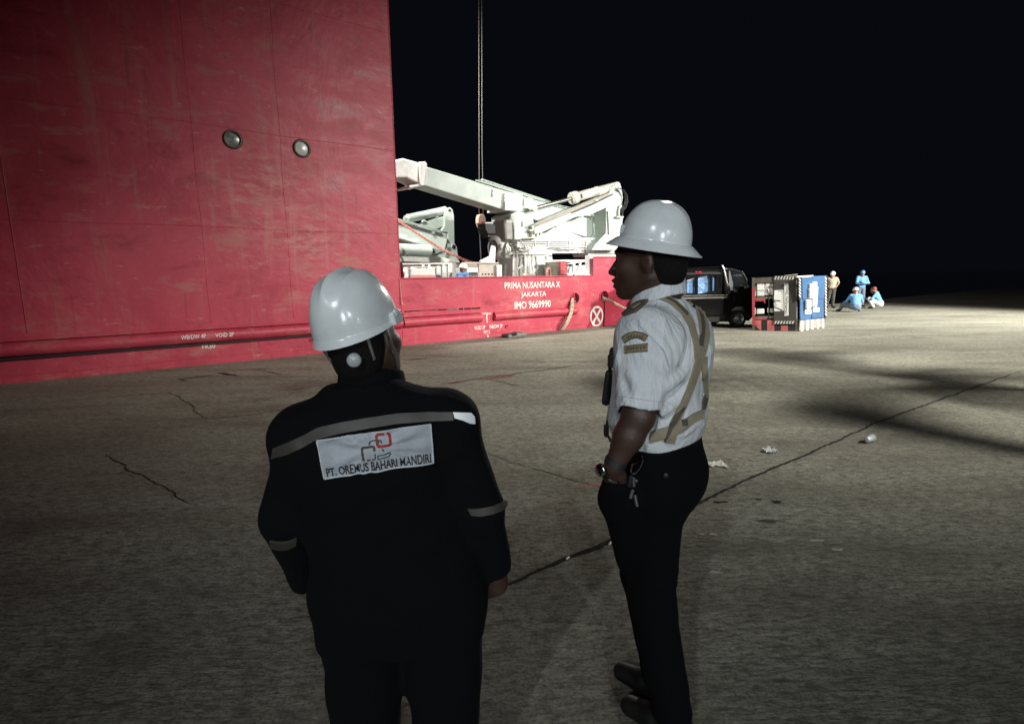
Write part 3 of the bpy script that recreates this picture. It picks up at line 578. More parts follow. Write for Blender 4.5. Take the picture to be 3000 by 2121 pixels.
# ------------------------------------------------------------------ hook block hanging on its wires
hk = thing('hook_block', 'pale round hook block hanging on two thin wires beside the black lamp', 'hook block', sx(778, 615, 4.6))
c = sx(778, 615, 4.6); M = Matrix.Translation(Vector(c)) @ Matrix(((SD[0], 0, -SN[0]), (SD[1], 0, -SN[1]), (0, 1, 0))).to_4x4()
mb = MB(); out = [(-0.16, 0.14), (-0.11, 0.26), (0, 0.29), (0.11, 0.26), (0.17, 0.14), (0.17, -0.02), (0.11, -0.16), (0.05, -0.26), (-0.05, -0.26), (-0.12, -0.14), (-0.17, -0.02)]
n = len(out); vs = [M @ Vector((x, y, z)) for z in (-0.09, 0.09) for x, y in out]
mb.add(vs, [tuple(range(n - 1, -1, -1)), tuple(range(n, 2 * n))] + [(i, (i + 1) % n, (i + 1) % n + n, i + n) for i in range(n)]); mb.build('sheave_cheek', mat('pale_orange_paint', (0.72, 0.52, 0.42), 0.5, var=0.2), hk, bevel=0.02)
mb = MB(); mb.lathe([(0.045, 0.092), (0.045, 0.10), (0.001, 0.102)], M, 14); mb.box(np.array(M @ Vector((0, -0.12, 0.092))), SD * 0.014, np.array([0, 0, 0.09]), SN * 0.008); mb.build('warning_mark', mat('red_paint', (0.55, 0.03, 0.03), 0.5), hk)
mb = MB()
for x0, x1 in ((765, 764), (800, 789)): mb.tube([sx(x0, 575, 4.6), sx(x1, 0, 4.6), sx(x1 - 2, -1400, 4.6)], 0.016, 6)
mb.build('hoist_wire', mat('greasy_wire', (0.12, 0.11, 0.09), 0.5, 0.5), hk)
mb = MB(); mb.tube([sx(772, 668, 4.6), sx(772, 700, 4.6)], 0.06, 8)
for k in range(26): mb.tube([sx(770 + 0.4 * k, 695 + 10 * k, 4.6), sx(770.4 + 0.4 * k, 702.5 + 10 * k, 4.6)], 0.026, 6)
mb.build('chain', m_steel, hk)
fl_ = thing('deck_lamp', 'unlit black floodlight on a bent black pole rising from the deck', 'lamp', W(*sh('z1', 905, 1000, 3.0)[:1], 0.44, 3.0))
mb = MB(); mb.ppx('z1', [(815, 628), (822, 616), (880, 616), (903, 640), (905, 712), (838, 712), (820, 672)], 2.9, 3.35); hs = mb.build('housing', m_black, fl_, bevel=0.02)
mb = MB(); mb.ppx('z1', [(822, 613), (880, 613), (884, 624), (818, 624)], 2.88, 3.37); mb.build('visor', mat('pale_grey_paint', (0.5, 0.5, 0.47), 0.5), hs)
mb = MB()
for k in range(5): mb.ppx('z1', [(842 + 11 * k, 712), (846 + 11 * k, 712), (846 + 11 * k, 726), (842 + 11 * k, 726)], 2.95, 3.3)
mb.ppx('z1', [(838, 726), (898, 726), (896, 738), (842, 738)], 2.95, 3.3); mb.build('cooling_fin', m_black, hs)
mb = MB(); mb.tube([sx(*p, 3.1) for p in [(860, 738), (850, 748), (852, 775), (884, 812), (890, 830)]], 0.025, 8); mb.tube([sx(884, 800, 3.1), sx(897, 960, 3.1), W(sh('z1', 905, 1000, 3.1)[0], 0.44, 3.1)], 0.035, 8); mb.tube([sx(896, 800, 3.06), sx(905, 1078, 3.06)], 0.02, 6); mb.build('pole', m_black, fl_)

# ================================================================== things on the ship's deck
m_red = mat('red_oxide_paint', (0.42, 0.05, 0.06), 0.55, var=0.3)
m_beige = mat('beige_painted_steel', (0.52, 0.47, 0.40), 0.55, var=0.15)
def base(f, x, w): return W(sh(f, x, 1000, w)[0], 0.44, w)
def deck_box(name, label, cat, pts, w0, th, m, extra=None, bevel=0.012):
    xs = [p[0] for p in pts]; t = thing(name, label, cat, base('z1', sum(xs) / len(xs), w0 + th / 2))
    lo = [p for p in pts]; poly = [sh('z1', x, y, w0) for x, y in pts]
    hm = min(h for _, h in poly); poly = [(s_, 0.45 if h < hm + 0.06 else h) for s_, h in poly]
    mb = MB(); mb.prism(poly, w0, w0 + th); b = mb.build('body', m, t, bevel=bevel)
    if extra: extra(t)
    return t
def tank_extra(t):
    mb = MB(); mb.ppx('z1', [(180, 1060), (396, 1060), (396, 1086), (180, 1086)], 1.19, 1.2); mb.build('red_band', mat('pale_red_paint', (0.60, 0.28, 0.24), 0.5), t)
    mb = MB()
    for x in (182, 300, 388): mb.ppx('z1', [(x, 988), (x + 7, 988), (x + 7, 1004), (x, 1004)], 1.25, 1.4)
    mb.tube([sx(182, 992, 1.3), sx(395, 992, 1.3)], 0.012, 6); mb.build('lug', m_wht, t)
deck_box('deck_tank', 'long white tank with a pale red lower edge standing behind the bulwark', 'tank', [(180, 1004), (394, 1004), (394, 1092), (180, 1092)], 1.2, 0.8, m_wht, tank_extra, 0.03)
def roll_extra(t):
    mb = MB(); c = sx(86, 1040, 1.2); mb.tube([c, c - SD * 0.03], 0.30, 16); mb.build('end_flange', m_steel, t)
deck_box('deck_drum', 'small white drum with a steel end flange, leftmost on the low deck', 'drum', [(97, 1008), (172, 1008), (172, 1075), (97, 1075)], 1.25, 0.6, m_wht, roll_extra, 0.06)
t = thing('deck_rack', 'white steel frame of posts and plates beside the folded smaller crane', 'frame', base('z1', 430, 3.0))
mb = MB()
for x0, x1 in ((278, 302), (330, 352), (500, 536), (452, 470)): mb.ppx('z1', [(x0, 958), (x1, 958), (x1, 1085), (x0, 1085)], 3.0, 3.12)
mb.ppx('z1', [(95, 962), (536, 956), (536, 968), (95, 974)], 3.0, 3.1); mb.ppx('z1', [(402, 985), (500, 985), (500, 1085), (402, 1085)], 3.06, 3.1); mb.ppx('z1', [(95, 974), (280, 972), (280, 1085), (95, 1085)], 3.2, 3.25)
mb.build('post', m_wht, t, bevel=0.006)
t = deck_box('machinery_housing', 'white housing with dark louvres between the blue deck worker and beige box', 'housing', [(660, 1000), (757, 1000), (757, 1090), (655, 1090)], 1.4, 0.6, m_wht)
mb = MB(); mb.ppx('z1', [(668, 1040), (752, 1036), (756, 1078), (662, 1080)], 1.37, 1.39); mb.build('louvre', m_dark, t)
mb = MB()
for k in range(6): mb.ppx('z1', [(672 + 13 * k, 1062), (680 + 13 * k, 1062), (680 + 13 * k, 1072), (672 + 13 * k, 1072)], 1.355, 1.368)
mb.build('bolt', m_steel, t)
t = deck_box('winch_bed', 'beige perforated steel box at the foot of the pedestal', 'winch', [(762, 958), (912, 958), (912, 1090), (762, 1090)], 1.6, 0.7, m_beige)
mb = MB()
for k in range(5): c = sx(794 + 27 * k, 1054, 1.59); mb.tube([c, c + SN * 0.02], 0.028, 10)
mb.build('hole', m_black, t)
mb = MB(); mb.ppx('z1', [(640, 950), (930, 954), (930, 966), (640, 962)], 1.55, 1.7); mb.build('top_rail', m_beige, t)
deck_box('valve_chest', 'narrow white valve chest beside the black lamp pole', 'valve chest', [(914, 975), (958, 975), (958, 1090), (914, 1090)], 1.5, 0.4, m_wht)
t = thing('gallows_bracket', 'white triangular gallows bracket standing behind the beige box', 'bracket', base('z1', 850, 2.4))
mb = MB(); mb.ppx('z1', [(775, 950), (862, 905), (878, 820), (900, 815), (906, 835), (900, 956), (780, 956)], 2.4, 2.48); mb.bar(sx(775, 955, 2.36), sx(865, 912, 2.36), 0.04, 0.06); mb.bar(sx(865, 912, 2.36), sx(884, 815, 2.36), 0.04, 0.06); mb.build('gusset', m_wht, t, bevel=0.006)
mb = MB(); mb.ppx('z1', [(862, 950), (882, 950), (882, 1090), (862, 1090)], 2.4, 2.48); mb.build('post', m_wht, t)
t = thing('chain_drum', 'dark olive chain drum behind the bulwark right of the crane pedestal', 'drum', base('z1', 1410, 1.6))
c = sx(1412, 1000, 1.9); c[2] = 0; q = sh('z1', 1412, 952, 1.6)[1]
mb = MB(); mb.tube([c + [0, 0, 0.45], c + [0, 0, 0.6], c + [0, 0, q - 0.1], c + [0, 0, q]], [0.34, 0.36, 0.36, 0.30], 22); mb.build('body', mat('olive_drum', (0.12, 0.11, 0.08), 0.7, var=0.5), t)
mb = MB()
for k in range(5): mb.tube([c + [0.37 * math.cos(a), 0.37 * math.sin(a), 0.7 + 0.2 * k] for a in np.linspace(-2.6, -0.6, 9)], 0.02, 6)
mb.build('chain', m_dark, t)
deck_box('red_locker', 'dark red locker standing right of the olive drum', 'locker', [(1456, 944), (1508, 942), (1512, 1090), (1456, 1090)], 1.5, 0.6, m_red)
t = thing('pipe_rack', 'white rack of posts and slanting braces under the arm of the large crane', 'rack', base('z1', 1600, 2.0))
mb = MB(); mb.ppx('z1', [(1325, 934), (1700, 930), (1700, 950), (1325, 952)], 2.0, 2.1); mb.ppx('z1', [(1565, 952), (1582, 952), (1578, 1085), (1560, 1085)], 2.0, 2.08); mb.ppx('z1', [(1345, 952), (1355, 952), (1355, 1085), (1345, 1085)], 2.0, 2.08); mb.ppx('z1', [(1510, 1045), (1700, 1042), (1700, 1052), (1510, 1056)], 1.9, 2.0); mb.build('frame', m_wht, t)
mb = MB(); mb.ppx('z1', [(1515, 985), (1690, 975), (1690, 1085), (1515, 1085)], 2.3, 2.34); mb.build('panel', m_wht, t)
mb = MB(); mb.bar(sx(1510, 968, 1.98), sx(1700, 938, 1.98), 0.02, 0.02); mb.bar(sx(1625, 955, 1.98), sx(1590, 1045, 1.98), 0.03, 0.04); mb.build('brace', m_dirty, t)
t = thing('deck_bitt', 'white square post on a flat base plate on top of the bulwark', 'post', W(sh('z1', 1717, 1060, 0.3)[0], 1.6, 0.3))
mb = MB(); mb.ppx('z1', [(1702, 893), (1736, 893), (1736, 1062), (1702, 1062)], 0.2, 0.4); mb.build('post', m_wht, t, bevel=0.015)
mb = MB(); mb.ppx('z1', [(1665, 1056), (1786, 1058), (1786, 1068), (1665, 1066)], 0.1, 0.5); mb.build('base_plate', m_wht, t, bevel=0.005)
t = thing('pink_fitting', 'small pale red fitting just left of the white rack', 'fitting', base('z1', 1353, 1.3))
mb = MB(); mb.tube([sx(1342, 1085, 1.3), sx(1342, 1012, 1.3), sx(1350, 1004, 1.3), sx(1365, 1008, 1.3), sx(1370, 1085, 1.3)], 0.04, 8); mb.build('hoop', mat('pale_red_paint', (0.60, 0.28, 0.24), 0.5), t)
# ropes
m_rope = mat('pale_rope', (0.50, 0.43, 0.33), 0.9, var=0.3, vscale=30, bump=0.8, bscale=90, stretch=(1, 1, 3))
m_prope = mat('faded_red_rope', (0.50, 0.20, 0.16), 0.9, var=0.3, vscale=20)
def rope(name, label, pts, r, m, strands=2, cat='rope', group=None):
    """twisted strands round a smooth path"""
    P = np.array(pts, float); seg = np.linalg.norm(np.diff(P, axis=0), axis=1); t = np.r_[0, np.cumsum(seg)]; n = max(12, int(t[-1] / 0.04)); q = np.linspace(0, t[-1], n)
    C = np.stack([np.interp(q, t, P[:, k]) for k in range(3)], 1)
    for _ in range(8): C[1:-1] = (C[:-2] + 2 * C[1:-1] + C[2:]) / 4
    T = np.gradient(C, axis=0); T /= np.linalg.norm(T, axis=1)[:, None]; u = np.cross(T, [0.3, 0.9, 0.31]); u /= np.linalg.norm(u, axis=1)[:, None]; v = np.cross(T, u)
    mb = MB()
    for k in range(strands):
        a = q / (r * 7) * 2 * math.pi / 1.6 + 2 * math.pi * k / strands; mb.tube(list(C + (u * np.cos(a)[:, None] + v * np.sin(a)[:, None]) * r * 0.55), r * 0.62, 6)
    return tag(mb.build(name, m), label, cat, group)
for k, dx in enumerate((0, 14)):
    rope('mooring_rope', ['thick pale mooring rope hanging from the nearer mooring hole down to the quay', 'thinner looking pale mooring rope just right of the first, under the nearer mooring hole'][k],
         [sp('z1', 1560 + dx, 1280, 0.3), sp('z1', 1546 + dx * .6, 1262, -0.02), sp('z1', 1549 + dx, 1300, -0.10), sp('z1', 1535 + dx, 1390, -0.16), sp('z1', 1500 + dx, 1470, -0.22), gnd('z1', 1460 + dx, 1524, 0.03)], 0.034, m_rope, 3, group='mooring ropes')
rend = gnd('d', 1500, 742, 0.03)
for k, dy in enumerate((0, 10)):
    rope('mooring_rope', ['upper mooring line from the farther mooring hole towards the man in white', 'lower mooring line from the farther mooring hole towards the man in white'][k],
         [sp('z1', 1835, 1262 + dy, 0.35), sp('z1', 1806, 1246 + dy, -0.02), sp('z1', 1850, 1262 + dy, -0.10), rend + np.array([0.0, 0.12 * k, 0.0])], 0.026, m_rope, 3, group='mooring ropes')
for k, (dy, w_) in enumerate(((0, 3.0), (12, 2.9))):
    rope('deck_line', ['upper faded red line stretched slanting down past the smaller crane', 'lower faded red line stretched slanting down past the smaller crane'][k],
         [sp('z1', -60, 510 + dy, 5.5), sp('z1', 60, 585 + dy, 5.2), sp('z1', 420, 820 + dy, 4.2), sp('z1', 640, 930 + dy, w_ + 0.6), sp('z1', 830, 982 + dy * 0.6, w_)], 0.022, m_prope, 2, group='lines across the deck')
pole = thing('boat_pole', 'thin white pole leaning on the red hull beside the man in black', 'pole', gnd('z1', 158, 1566))
mb = MB(); mb.tube([sp('z1', 107, 1298, -0.06), gnd('z1', 158, 1566, 0.0)], 0.017, 8); mb.build('shaft', mat('white_plastic', (0.75, 0.74, 0.70), 0.5), pole)
mb = MB(); mb.tube([sp('z1', 88, 1085, -0.03), sp('z1', 98, 1190, -0.05), sp('z1', 107, 1298, -0.06)], 0.009, 6); mb.build('lanyard', m_rope, pole)
pk = thing('timber_baulk', 'dark flat timber lying at the quay edge below the small tank lettering', 'timber', gnd('z1', 1060, 1580))
mb = MB(); a = gnd('z1', 985, 1592); b = gnd('z1', 1135, 1572); d = (b - a) / np.linalg.norm(b - a); mb.bar(a + [0, 0, 0.045], b + [0, 0, 0.05], 0.13, 0.045); mb.build('baulk', mat('weathered_timber', (0.20, 0.19, 0.165), 0.9, var=0.5, vscale=14), pk, bevel=0.012)
mb = MB(); mb.tube([a + [-.06, 0, 0.05], a + [.1, .02, 0.06], a + [.3, .08, 0.1]], 0.05, 8); mb.build('black_strip', m_black, pk)

# ================================================================== black pickup lorry
TH_T = R(8); TU = np.array([math.cos(TH_T), math.sin(TH_T), 0]); TN = np.array([math.sin(TH_T), -math.cos(TH_T), 0])     # heading; outward normal of its right side
TO = gnd('t3', 1425, 1462)
def tq(x, y, v=0.0):
    r = ray('t3', x, y); p = TO + TN * v; q = CC + r * (np.dot(p - CC, TN) / np.dot(r, TN)); return float(np.dot(q - TO, TU)), float(q[2])
def TW(u, z, v): return TO + TU * u + TN * v + np.array([0, 0, z])
def tprism(mb, pts, v0, v1):
    n = len(pts); A = sum(pts[i][0] * pts[(i + 1) % n][1] - pts[(i + 1) % n][0] * pts[i][1] for i in range(n))
    if A < 0: pts = pts[::-1]
    vs = [TW(a, b, v0) for a, b in pts] + [TW(a, b, v1) for a, b in pts]
    mb.add(vs, [tuple(range(n)), tuple(range(2 * n - 1, n - 1, -1))] + [(i, i + n, (i + 1) % n + n, (i + 1) % n) for i in range(n)])
truck = thing('pickup_truck', 'black pickup lorry with a framed load bed parked behind the electrical cabinet', 'truck', TO - TN * 0.75, TH_T)
m_car = mat('black_car_paint', (0.004, 0.004, 0.0045), 0.25, coat=0.25, spec=0.3)
m_glass = mat('dark_car_glass', (0.010, 0.012, 0.014), 0.06, spec=0.8)
m_chrome = mat('chrome', (0.75, 0.75, 0.74), 0.12, 1.0)
m_tyre = mat('tyre_rubber', (0.015, 0.015, 0.015), 0.85, bump=0.4, bscale=40)
wc_u, _ = tq(1425, 1462); wr = tq(1425, 1075, 0.02)[1] / 2
e_u = tq(1760, 700)[0] + 0.25
cabz = tq(1300, 1300)[1]
arch = [(wc_u + (wr + 0.09) * math.cos(a), wr + (wr + 0.10) * math.sin(a)) for a in np.linspace(math.pi * 1.02, -0.25, 14)]
cab = [tq(1095, 132), tq(1180, 118), tq(1300, 128), tq(1440, 168), tq(1498, 186), tq(1560, 288), tq(1626, 402), tq(1660, 525), (e_u - 0.10, tq(1700, 620)[1]), (e_u, tq(1700, 720)[1]), (e_u, tq(1700, 1080)[1]), (e_u - 0.10, tq(1600, 1150)[1])]
cab += [(a, b) for a, b in arch[::-1]] + [tq(1235, 1330), tq(1172, 1330)]
mb = MB(); tprism(mb, cab, -0.04, -1.50); cabo = mb.build('cab', m_car, truck, bevel=0.035, seg=3)
mb = MB(); tprism(mb, [tq(1262, 218), tq(1440, 205), tq(1478, 232), tq(1596, 468), tq(1330, 478)], -0.028, -0.06); mb.build('window', m_glass, cabo)
mb = MB(); tprism(mb, [tq(1210, 185), tq(1240, 185), tq(1312, 480), tq(1308, 620), tq(1255, 625), tq(1215, 480)], -0.030, -0.06); mb.build('door_pillar', mat('grey_trim', (0.35, 0.36, 0.38), 0.18, 0.7), cabo, bevel=0.006)
mb = MB(); mb.tube([TW(*tq(1496, 184, -.02), -0.02), TW(*tq(1560, 290, -.02), -0.02), TW(*tq(1622, 402, -.02), -0.02)], 0.012, 6); mb.tube([TW(*tq(1325, 520, -.02), -0.02), TW(*tq(1640, 516, -.02), -0.02)], 0.010, 6); mb.build('trim_strip', m_chrome, cabo)
mb = MB()
for x, y, r_ in [(1355, 640, 0.045), (1170, 490, 0.035), (1580, 556, 0.05)]:
    c = TW(*tq(x, y, 0.06), 0.06); mb.box(c, TU * r_, TN * 0.03, np.array([0, 0, r_ * 0.75])); mb.tube([c, c - TN * 0.1], 0.012, 6)
mb.build('mirror', m_chrome, cabo, bevel=0.012)
mb = MB(); tprism(mb, [tq(1335, 890), tq(1340, 700), tq(1330, 700), tq(1325, 890)], -0.032, -0.05); tprism(mb, [tq(1210, 640), tq(1216, 640), tq(1225, 1320), tq(1219, 1320)], -0.034, -0.05); mb.build('door_seam', m_black, cabo)
# load bed
bz0, bz1 = tq(700, 1180)[1], tq(700, 778)[1]; bu0, bu1 = tq(150, 800)[0], tq(1165, 800)[0]
mb = MB(); tprism(mb, [(bu0, bz0), (bu1, bz0), (bu1, bz1), (bu0, bz1)], 0.0, -0.035); tprism(mb, [(bu0, bz0), (bu1, bz0), (bu1, bz1), (bu0, bz1)], -1.50, -1.535); tprism(mb, [(bu0, bz0), (bu1, bz0), (bu1, bz0 + 0.04), (bu0, bz0 + 0.04)], -0.036, -1.499); tprism(mb, [(bu0, bz0 + .041), (bu0 + 0.03, bz0 + .041), (bu0 + 0.03, bz1), (bu0, bz1)], -0.036, -1.499)
bed = mb.build('load_bed', m_car, truck, bevel=0.006)
mb = MB(); tprism(mb, [(bu0, bz1 - 0.045), (bu1, bz1 - 0.045), (bu1, bz1 + 0.005), (bu0, bz1 + 0.005)], 0.025, -0.05); mb.tube([TW(bu0 + .05, bz1 + 0.05, 0.0), TW(bu1, bz1 + 0.05, 0.0)], 0.014, 8); mb.build('bed_rail', mat('dull_grey_rail', (0.16, 0.15, 0.13), 0.5, 0.4), bed)
mb = MB()
for x in (390, 550, 710, 860, 1000, 1118): c = TW(tq(x, 760)[0], bz1 + 0.01, 0.03); mb.tube([c + [0, 0, -.02], c + TN * 0.02 + [0, 0, .02], c + [0, 0, 0.05]], 0.012, 6)
mb.build('rope_hook', m_chrome, bed)
mb = MB(); tprism(mb, [tq(700, 1180), tq(1240, 1180), tq(1240, 1345), tq(760, 1345)], -0.12, -1.4); tprism(mb, [(bu0 + 0.1, bz0 - 0.16), (bu1, bz0 - 0.16), (bu1, bz0 - 0.005), (bu0 + 0.1, bz0 - 0.005)], -0.35, -1.1); mb.build('chassis', m_dark, truck)
mb = MB()
P = lambda x, y, v=-0.05: TW(*tq(x, y, v), v)
zt = tq(700, 128)[1]
def zu(x, z, v): return TW(tq(x, 500)[0], z, v)
for v in (-0.05, -1.45):
    for x in (232, 1040): mb.bar(zu(x, bz1, v), zu(x + 6, zt, v), 0.022, 0.022, up=TN)
    mb.bar(zu(228, zt, v), zu(1100, zt + 0.03, v), 0.02, 0.02)
    mb.bar(zu(250, zt - 0.085, v), zu(1060, zt - 0.055, v), 0.014, 0.014)
for x in (232, 640, 1044): mb.bar(zu(x, zt, -0.05), zu(x, zt, -1.45), 0.018, 0.018)
for x in (480, 810): mb.bar(zu(x, bz1, -0.05), zu(x, tq(700, 270)[1], -0.05), 0.034, 0.02, up=TN)
mb.build('canopy_frame', m_car, truck)
mb = MB(); tprism(mb, [tq(250, 232), tq(760, 205), tq(1040, 215), tq(1040, 262), tq(760, 258), tq(470, 268), tq(244, 275)], -0.005, -0.02); mb.build('canopy_valance', mat('black_canvas', (0.012, 0.012, 0.012), 0.8), truck)
pz_ = lambda P_: [tq(x, y, 0.0) for x, y in P_]
zl = bz1 + 0.006; u0_, u1_ = tq(232, 500)[0], tq(1045, 500)[0]
plate('canopy_side', [(u0_, zl), (u1_, zl), (u1_, zt - 0.02), (u0_, zt - 0.02)], [pz_([(262, 690), (440, 690), (440, 340), (244, 402)]), pz_([(512, 705), (640, 690), (775, 655), (800, 400), (760, 275), (512, 325)]), pz_([(842, 635), (918, 635), (930, 300), (842, 300)])], 0.02, lambda u, z, t: Vector(TW(u, z, -0.035 - t)), m_car, truck)
mb = MB(); mb.box((TW(u0_, zt, -0.75) + TW(u1_, zt + 0.02, -0.75)) / 2, (TW(u1_, zt + 0.02, 0) - TW(u0_, zt, 0)) / 2, TN * 0.72, np.array([0, 0, 0.012])); tprism(mb, [(u0_, zl), (u1_, zl), (u1_, zt - .02), (u0_, zt - .02)], -1.45, -1.47); mb.build('canopy_roof', m_car, truck)
mb = MB(); mb.tube([P(1046, 62, 0.0), P(1080, 120, 0.02), P(1130, 340, 0.05), P(1172, 522, 0.06)], 0.024, 8); mb.tube([P(1046, 62, 0.0), P(1050, 66, -0.3)], 0.022, 8); mb.build('ladder_bar', mat('galvanised_tube', (0.4, 0.4, 0.4), 0.35, 0.8), truck)
mb = MB(); c = P(205, 475, -0.02); mb.box(c, TU * 0.02, TN * 0.02, np.array([0, 0, 0.05])); mb.build('tail_light', mat('red_lens', (0.55, 0.02, 0.04), 0.2), truck, bevel=0.008)
mb = MB()
for x, l in ((458, 0.03), (545, 0.055)): mb.box(P(x, 214, 0.0), TU * l, TN * 0.015, np.array([0, 0, 0.018]))
mb.build('red_reflection', MATS['red_lens'], truck, bevel=0.006)  # red boxes stand in for a reflection along the canopy top
def wheel(u, v, par):
    c = TW(u, wr, v); M = Matrix.Translation(Vector(c)) @ Matrix(((TU[0], 0, TN[0]), (TU[1], 0, TN[1]), (0, 1, 0))).to_4x4()
    mb = MB(); mb.lathe([(wr * 0.60, -0.02), (wr * 0.66, 0.0), (wr * 0.90, 0.005), (wr * 0.98, -0.02), (wr, -0.05), (wr, -0.14), (wr * 0.97, -0.17), (wr * 0.6, -0.18)], M, 36)
    w = mb.build('wheel', m_tyre, par)
    mb = MB(); mb.lathe([(wr * 0.63, -0.002), (wr * 0.60, 0.002), (wr * 0.55, -0.03), (wr * 0.40, -0.05), (wr * 0.26, -0.02), (wr * 0.24, 0.0), (wr * 0.12, 0.012), (0.001, 0.014)], M, 30); rim = mb.build('rim', mat('steel_rim', (0.42, 0.42, 0.42), 0.35, 0.8, var=0.2), w)
    mb = MB()
    for k in range(6):
        a = 2 * math.pi * k / 6 + 0.3; c2_ = M @ Vector((wr * 0.47 * math.cos(a), wr * 0.47 * math.sin(a), -0.028)); mb.tube([np.array(c2_), np.array(c2_) + TN * 0.006], wr * 0.075, 10)
    mb.build('rim_hole', m_black, w)
for u, v in ((wc_u, -0.02), (wc_u, -1.34), (bu0 + 0.55, -0.02), (bu0 + 0.55, -1.34)): wheel(u, v, truck)
g = NG('blue_tarpaulin'); v_ = g.mapping(); f1 = g.noise(v_, 5, 5, 0.6, 1.5)
g.out(g.ramp(f1, [(0.35, (0.11, 0.19, 0.34)), (0.6, (0.17, 0.36, 0.66))]), 0.35, g.bump(f1, 0.9, 0.06))
tarp = thing('tarpaulin_load', 'blue tarpaulin covering the load on the black pickup lorry', 'tarpaulin', TW((bu0 + bu1) / 2, bz0 + 0.05, -0.75))
mb = MB(); tprism(mb, [tq(236, 392, -.1), tq(470, 335, -.1), tq(775, 268, -.1), tq(860, 290, -.1), tq(925, 372, -.1), (tq(940, 500, -.1)[0], bz0 + .05), (tq(236, 500, -.1)[0], bz0 + .05)], -0.10, -1.40); mb.build('sheet', MATS['blue_tarpaulin'], tarp, bevel=0.05, seg=3)
mb = MB(); mb.tube([P(240, 404, -0.09), P(470, 340, -0.09)], 0.020, 6); mb.tube([P(515, 326, -0.09), P(715, 290, -0.09)], 0.018, 6); mb.build('white_hem', mat('white_plastic', (0.75, 0.74, 0.70), 0.5), tarp)

# ================================================================== electrical cabinet on the quay
KA, KB, KC_ = gnd('t4', 105, 1450), gnd('t4', 1160, 1476), gnd('t4', 1745, 1388)
fu = (KB - KA); KL = np.linalg.norm(fu); fu /= KL; fn = np.array([fu[1], -fu[0], 0]); ru = (KC_ - KB); KR = np.linalg.norm(ru); ru /= KR; rn = np.array([ru[1], -ru[0], 0])
def kq(side, x, y, off=0.0):
    o, u, n_ = (KA, fu, fn) if side == 'f' else (KB, ru, rn); r = ray('t4', x, y); p = o + n_ * off; q = CC + r * (np.dot(p - CC, n_) / np.dot(r, n_)); return float(np.dot(q - o, u)), float(q[2])
def KW(side, u_, z, off):
    o, u, n_ = (KA, fu, fn) if side == 'f' else (KB, ru, rn); return o + u * u_ + n_ * off + np.array([0, 0, z])
def kprism(mb, side, pts, o0, o1, px=True, mi=0):
    if px: pts = [kq(side, x, y, o1) for x, y in pts]
    n = len(pts); A = sum(pts[i][0] * pts[(i + 1) % n][1] - pts[(i + 1) % n][0] * pts[i][1] for i in range(n))
    if A < 0: pts = pts[::-1]
    vs = [KW(side, a, b, o1) for a, b in pts] + [KW(side, a, b, o0) for a, b in pts]
    mb.add(vs, [tuple(range(n)), tuple(range(2 * n - 1, n - 1, -1))] + [(i, i + n, (i + 1) % n + n, (i + 1) % n) for i in range(n)], False, mi)
kab = thing('electrical_cabinet', 'tall cabinet with a grey door, blue side and open front of white gear', 'cabinet', (KA + KB + KC_) / 3)
zb = kq('f', 300, 1215)[1]; ztp = kq('f', 300, 262)[1]; uo = kq('f', 596, 700)[0]
m_kf = mat('worn_brown_frame', (0.10, 0.085, 0.065), 0.7, var=0.5, vscale=12); m_krd = mat('red_oxide_paint', (0.42, 0.05, 0.06), 0.55)
m_kin = mat('cabinet_black_inside', (0.012, 0.012, 0.012), 0.7)
dep = 0.75
Db = KC_ - fn * 0.55; Ea = KA - fn * dep
mb = MB()
def wallq(a, b, z0, z1, th=0.03):
    d = b - a; L_ = np.linalg.norm(d); d = d / L_; n_ = np.array([d[1], -d[0], 0]); mb.box((a + b) / 2 - n_ * th / 2 + [0, 0, (z0 + z1) / 2], d * L_ / 2, n_ * th / 2, np.array([0, 0, (z1 - z0) / 2]))
wallq(Ea, KA, 0.02, ztp - 0.03); wallq(Db, Ea, 0.02, ztp - 0.03); wallq(KC_, Db, 0.02, ztp - 0.03)
ft = [KA, KB, KC_, Db, Ea]
for z0, z1 in ((ztp - 0.03, ztp), (0.0, 0.02), (zb - 0.01, zb + 0.02)):
    vs = [p + np.array([0, 0, z0]) for p in ft] + [p + np.array([0, 0, z1]) for p in ft]
    mb.add(vs, [(4, 3, 2, 1, 0), (5, 6, 7, 8, 9)] + [(i, (i + 1) % 5, (i + 1) % 5 + 5, i + 5) for i in range(5)])
mb.build('body', m_kin, kab)
mb = MB()
kprism(mb, 'f', [(100, 262), (168, 268), (170, 1450), (105, 1450)], -0.05, 0.01); kprism(mb, 'f', [(1095, 215), (1125, 215), (1130, 1474), (1080, 1474)], -0.05, 0.012)
kprism(mb, 'f', [(168, 275), (600, 245), (600, 380), (168, 388)], -0.04, 0.004)
mb.build('frame', m_kf, kab, bevel=0.006)
mb = MB(); kprism(mb, 'f', [(100, 500), (160, 480), (165, 1340), (110, 1340)], 0.0, 0.022); kprism(mb, 'f', [(165, 742), (400, 742), (400, 795), (165, 795)], -0.02, 0.012); kprism(mb, 'f', [(375, 795), (402, 795), (402, 840), (375, 840)], -0.02, 0.012); kprism(mb, 'f', [(165, 1180), (430, 1180), (430, 1215), (165, 1215)], -0.02, 0.012)
mb.build('red_brace', m_krd, kab, bevel=0.004)
mb = MB(); kprism(mb, 'f', [(165, 700), (600, 690), (600, 740), (165, 742)], -0.55, -0.004); kprism(mb, 'f', [(165, 1135), (600, 1130), (600, 1180), (165, 1180)], -0.55, -0.004); mb.build('shelf', mat('drab_shelf', (0.16, 0.145, 0.11), 0.7, var=0.3), kab)
m_gear = mat('white_switchgear', (0.80, 0.81, 0.77), 0.45, var=0.12)
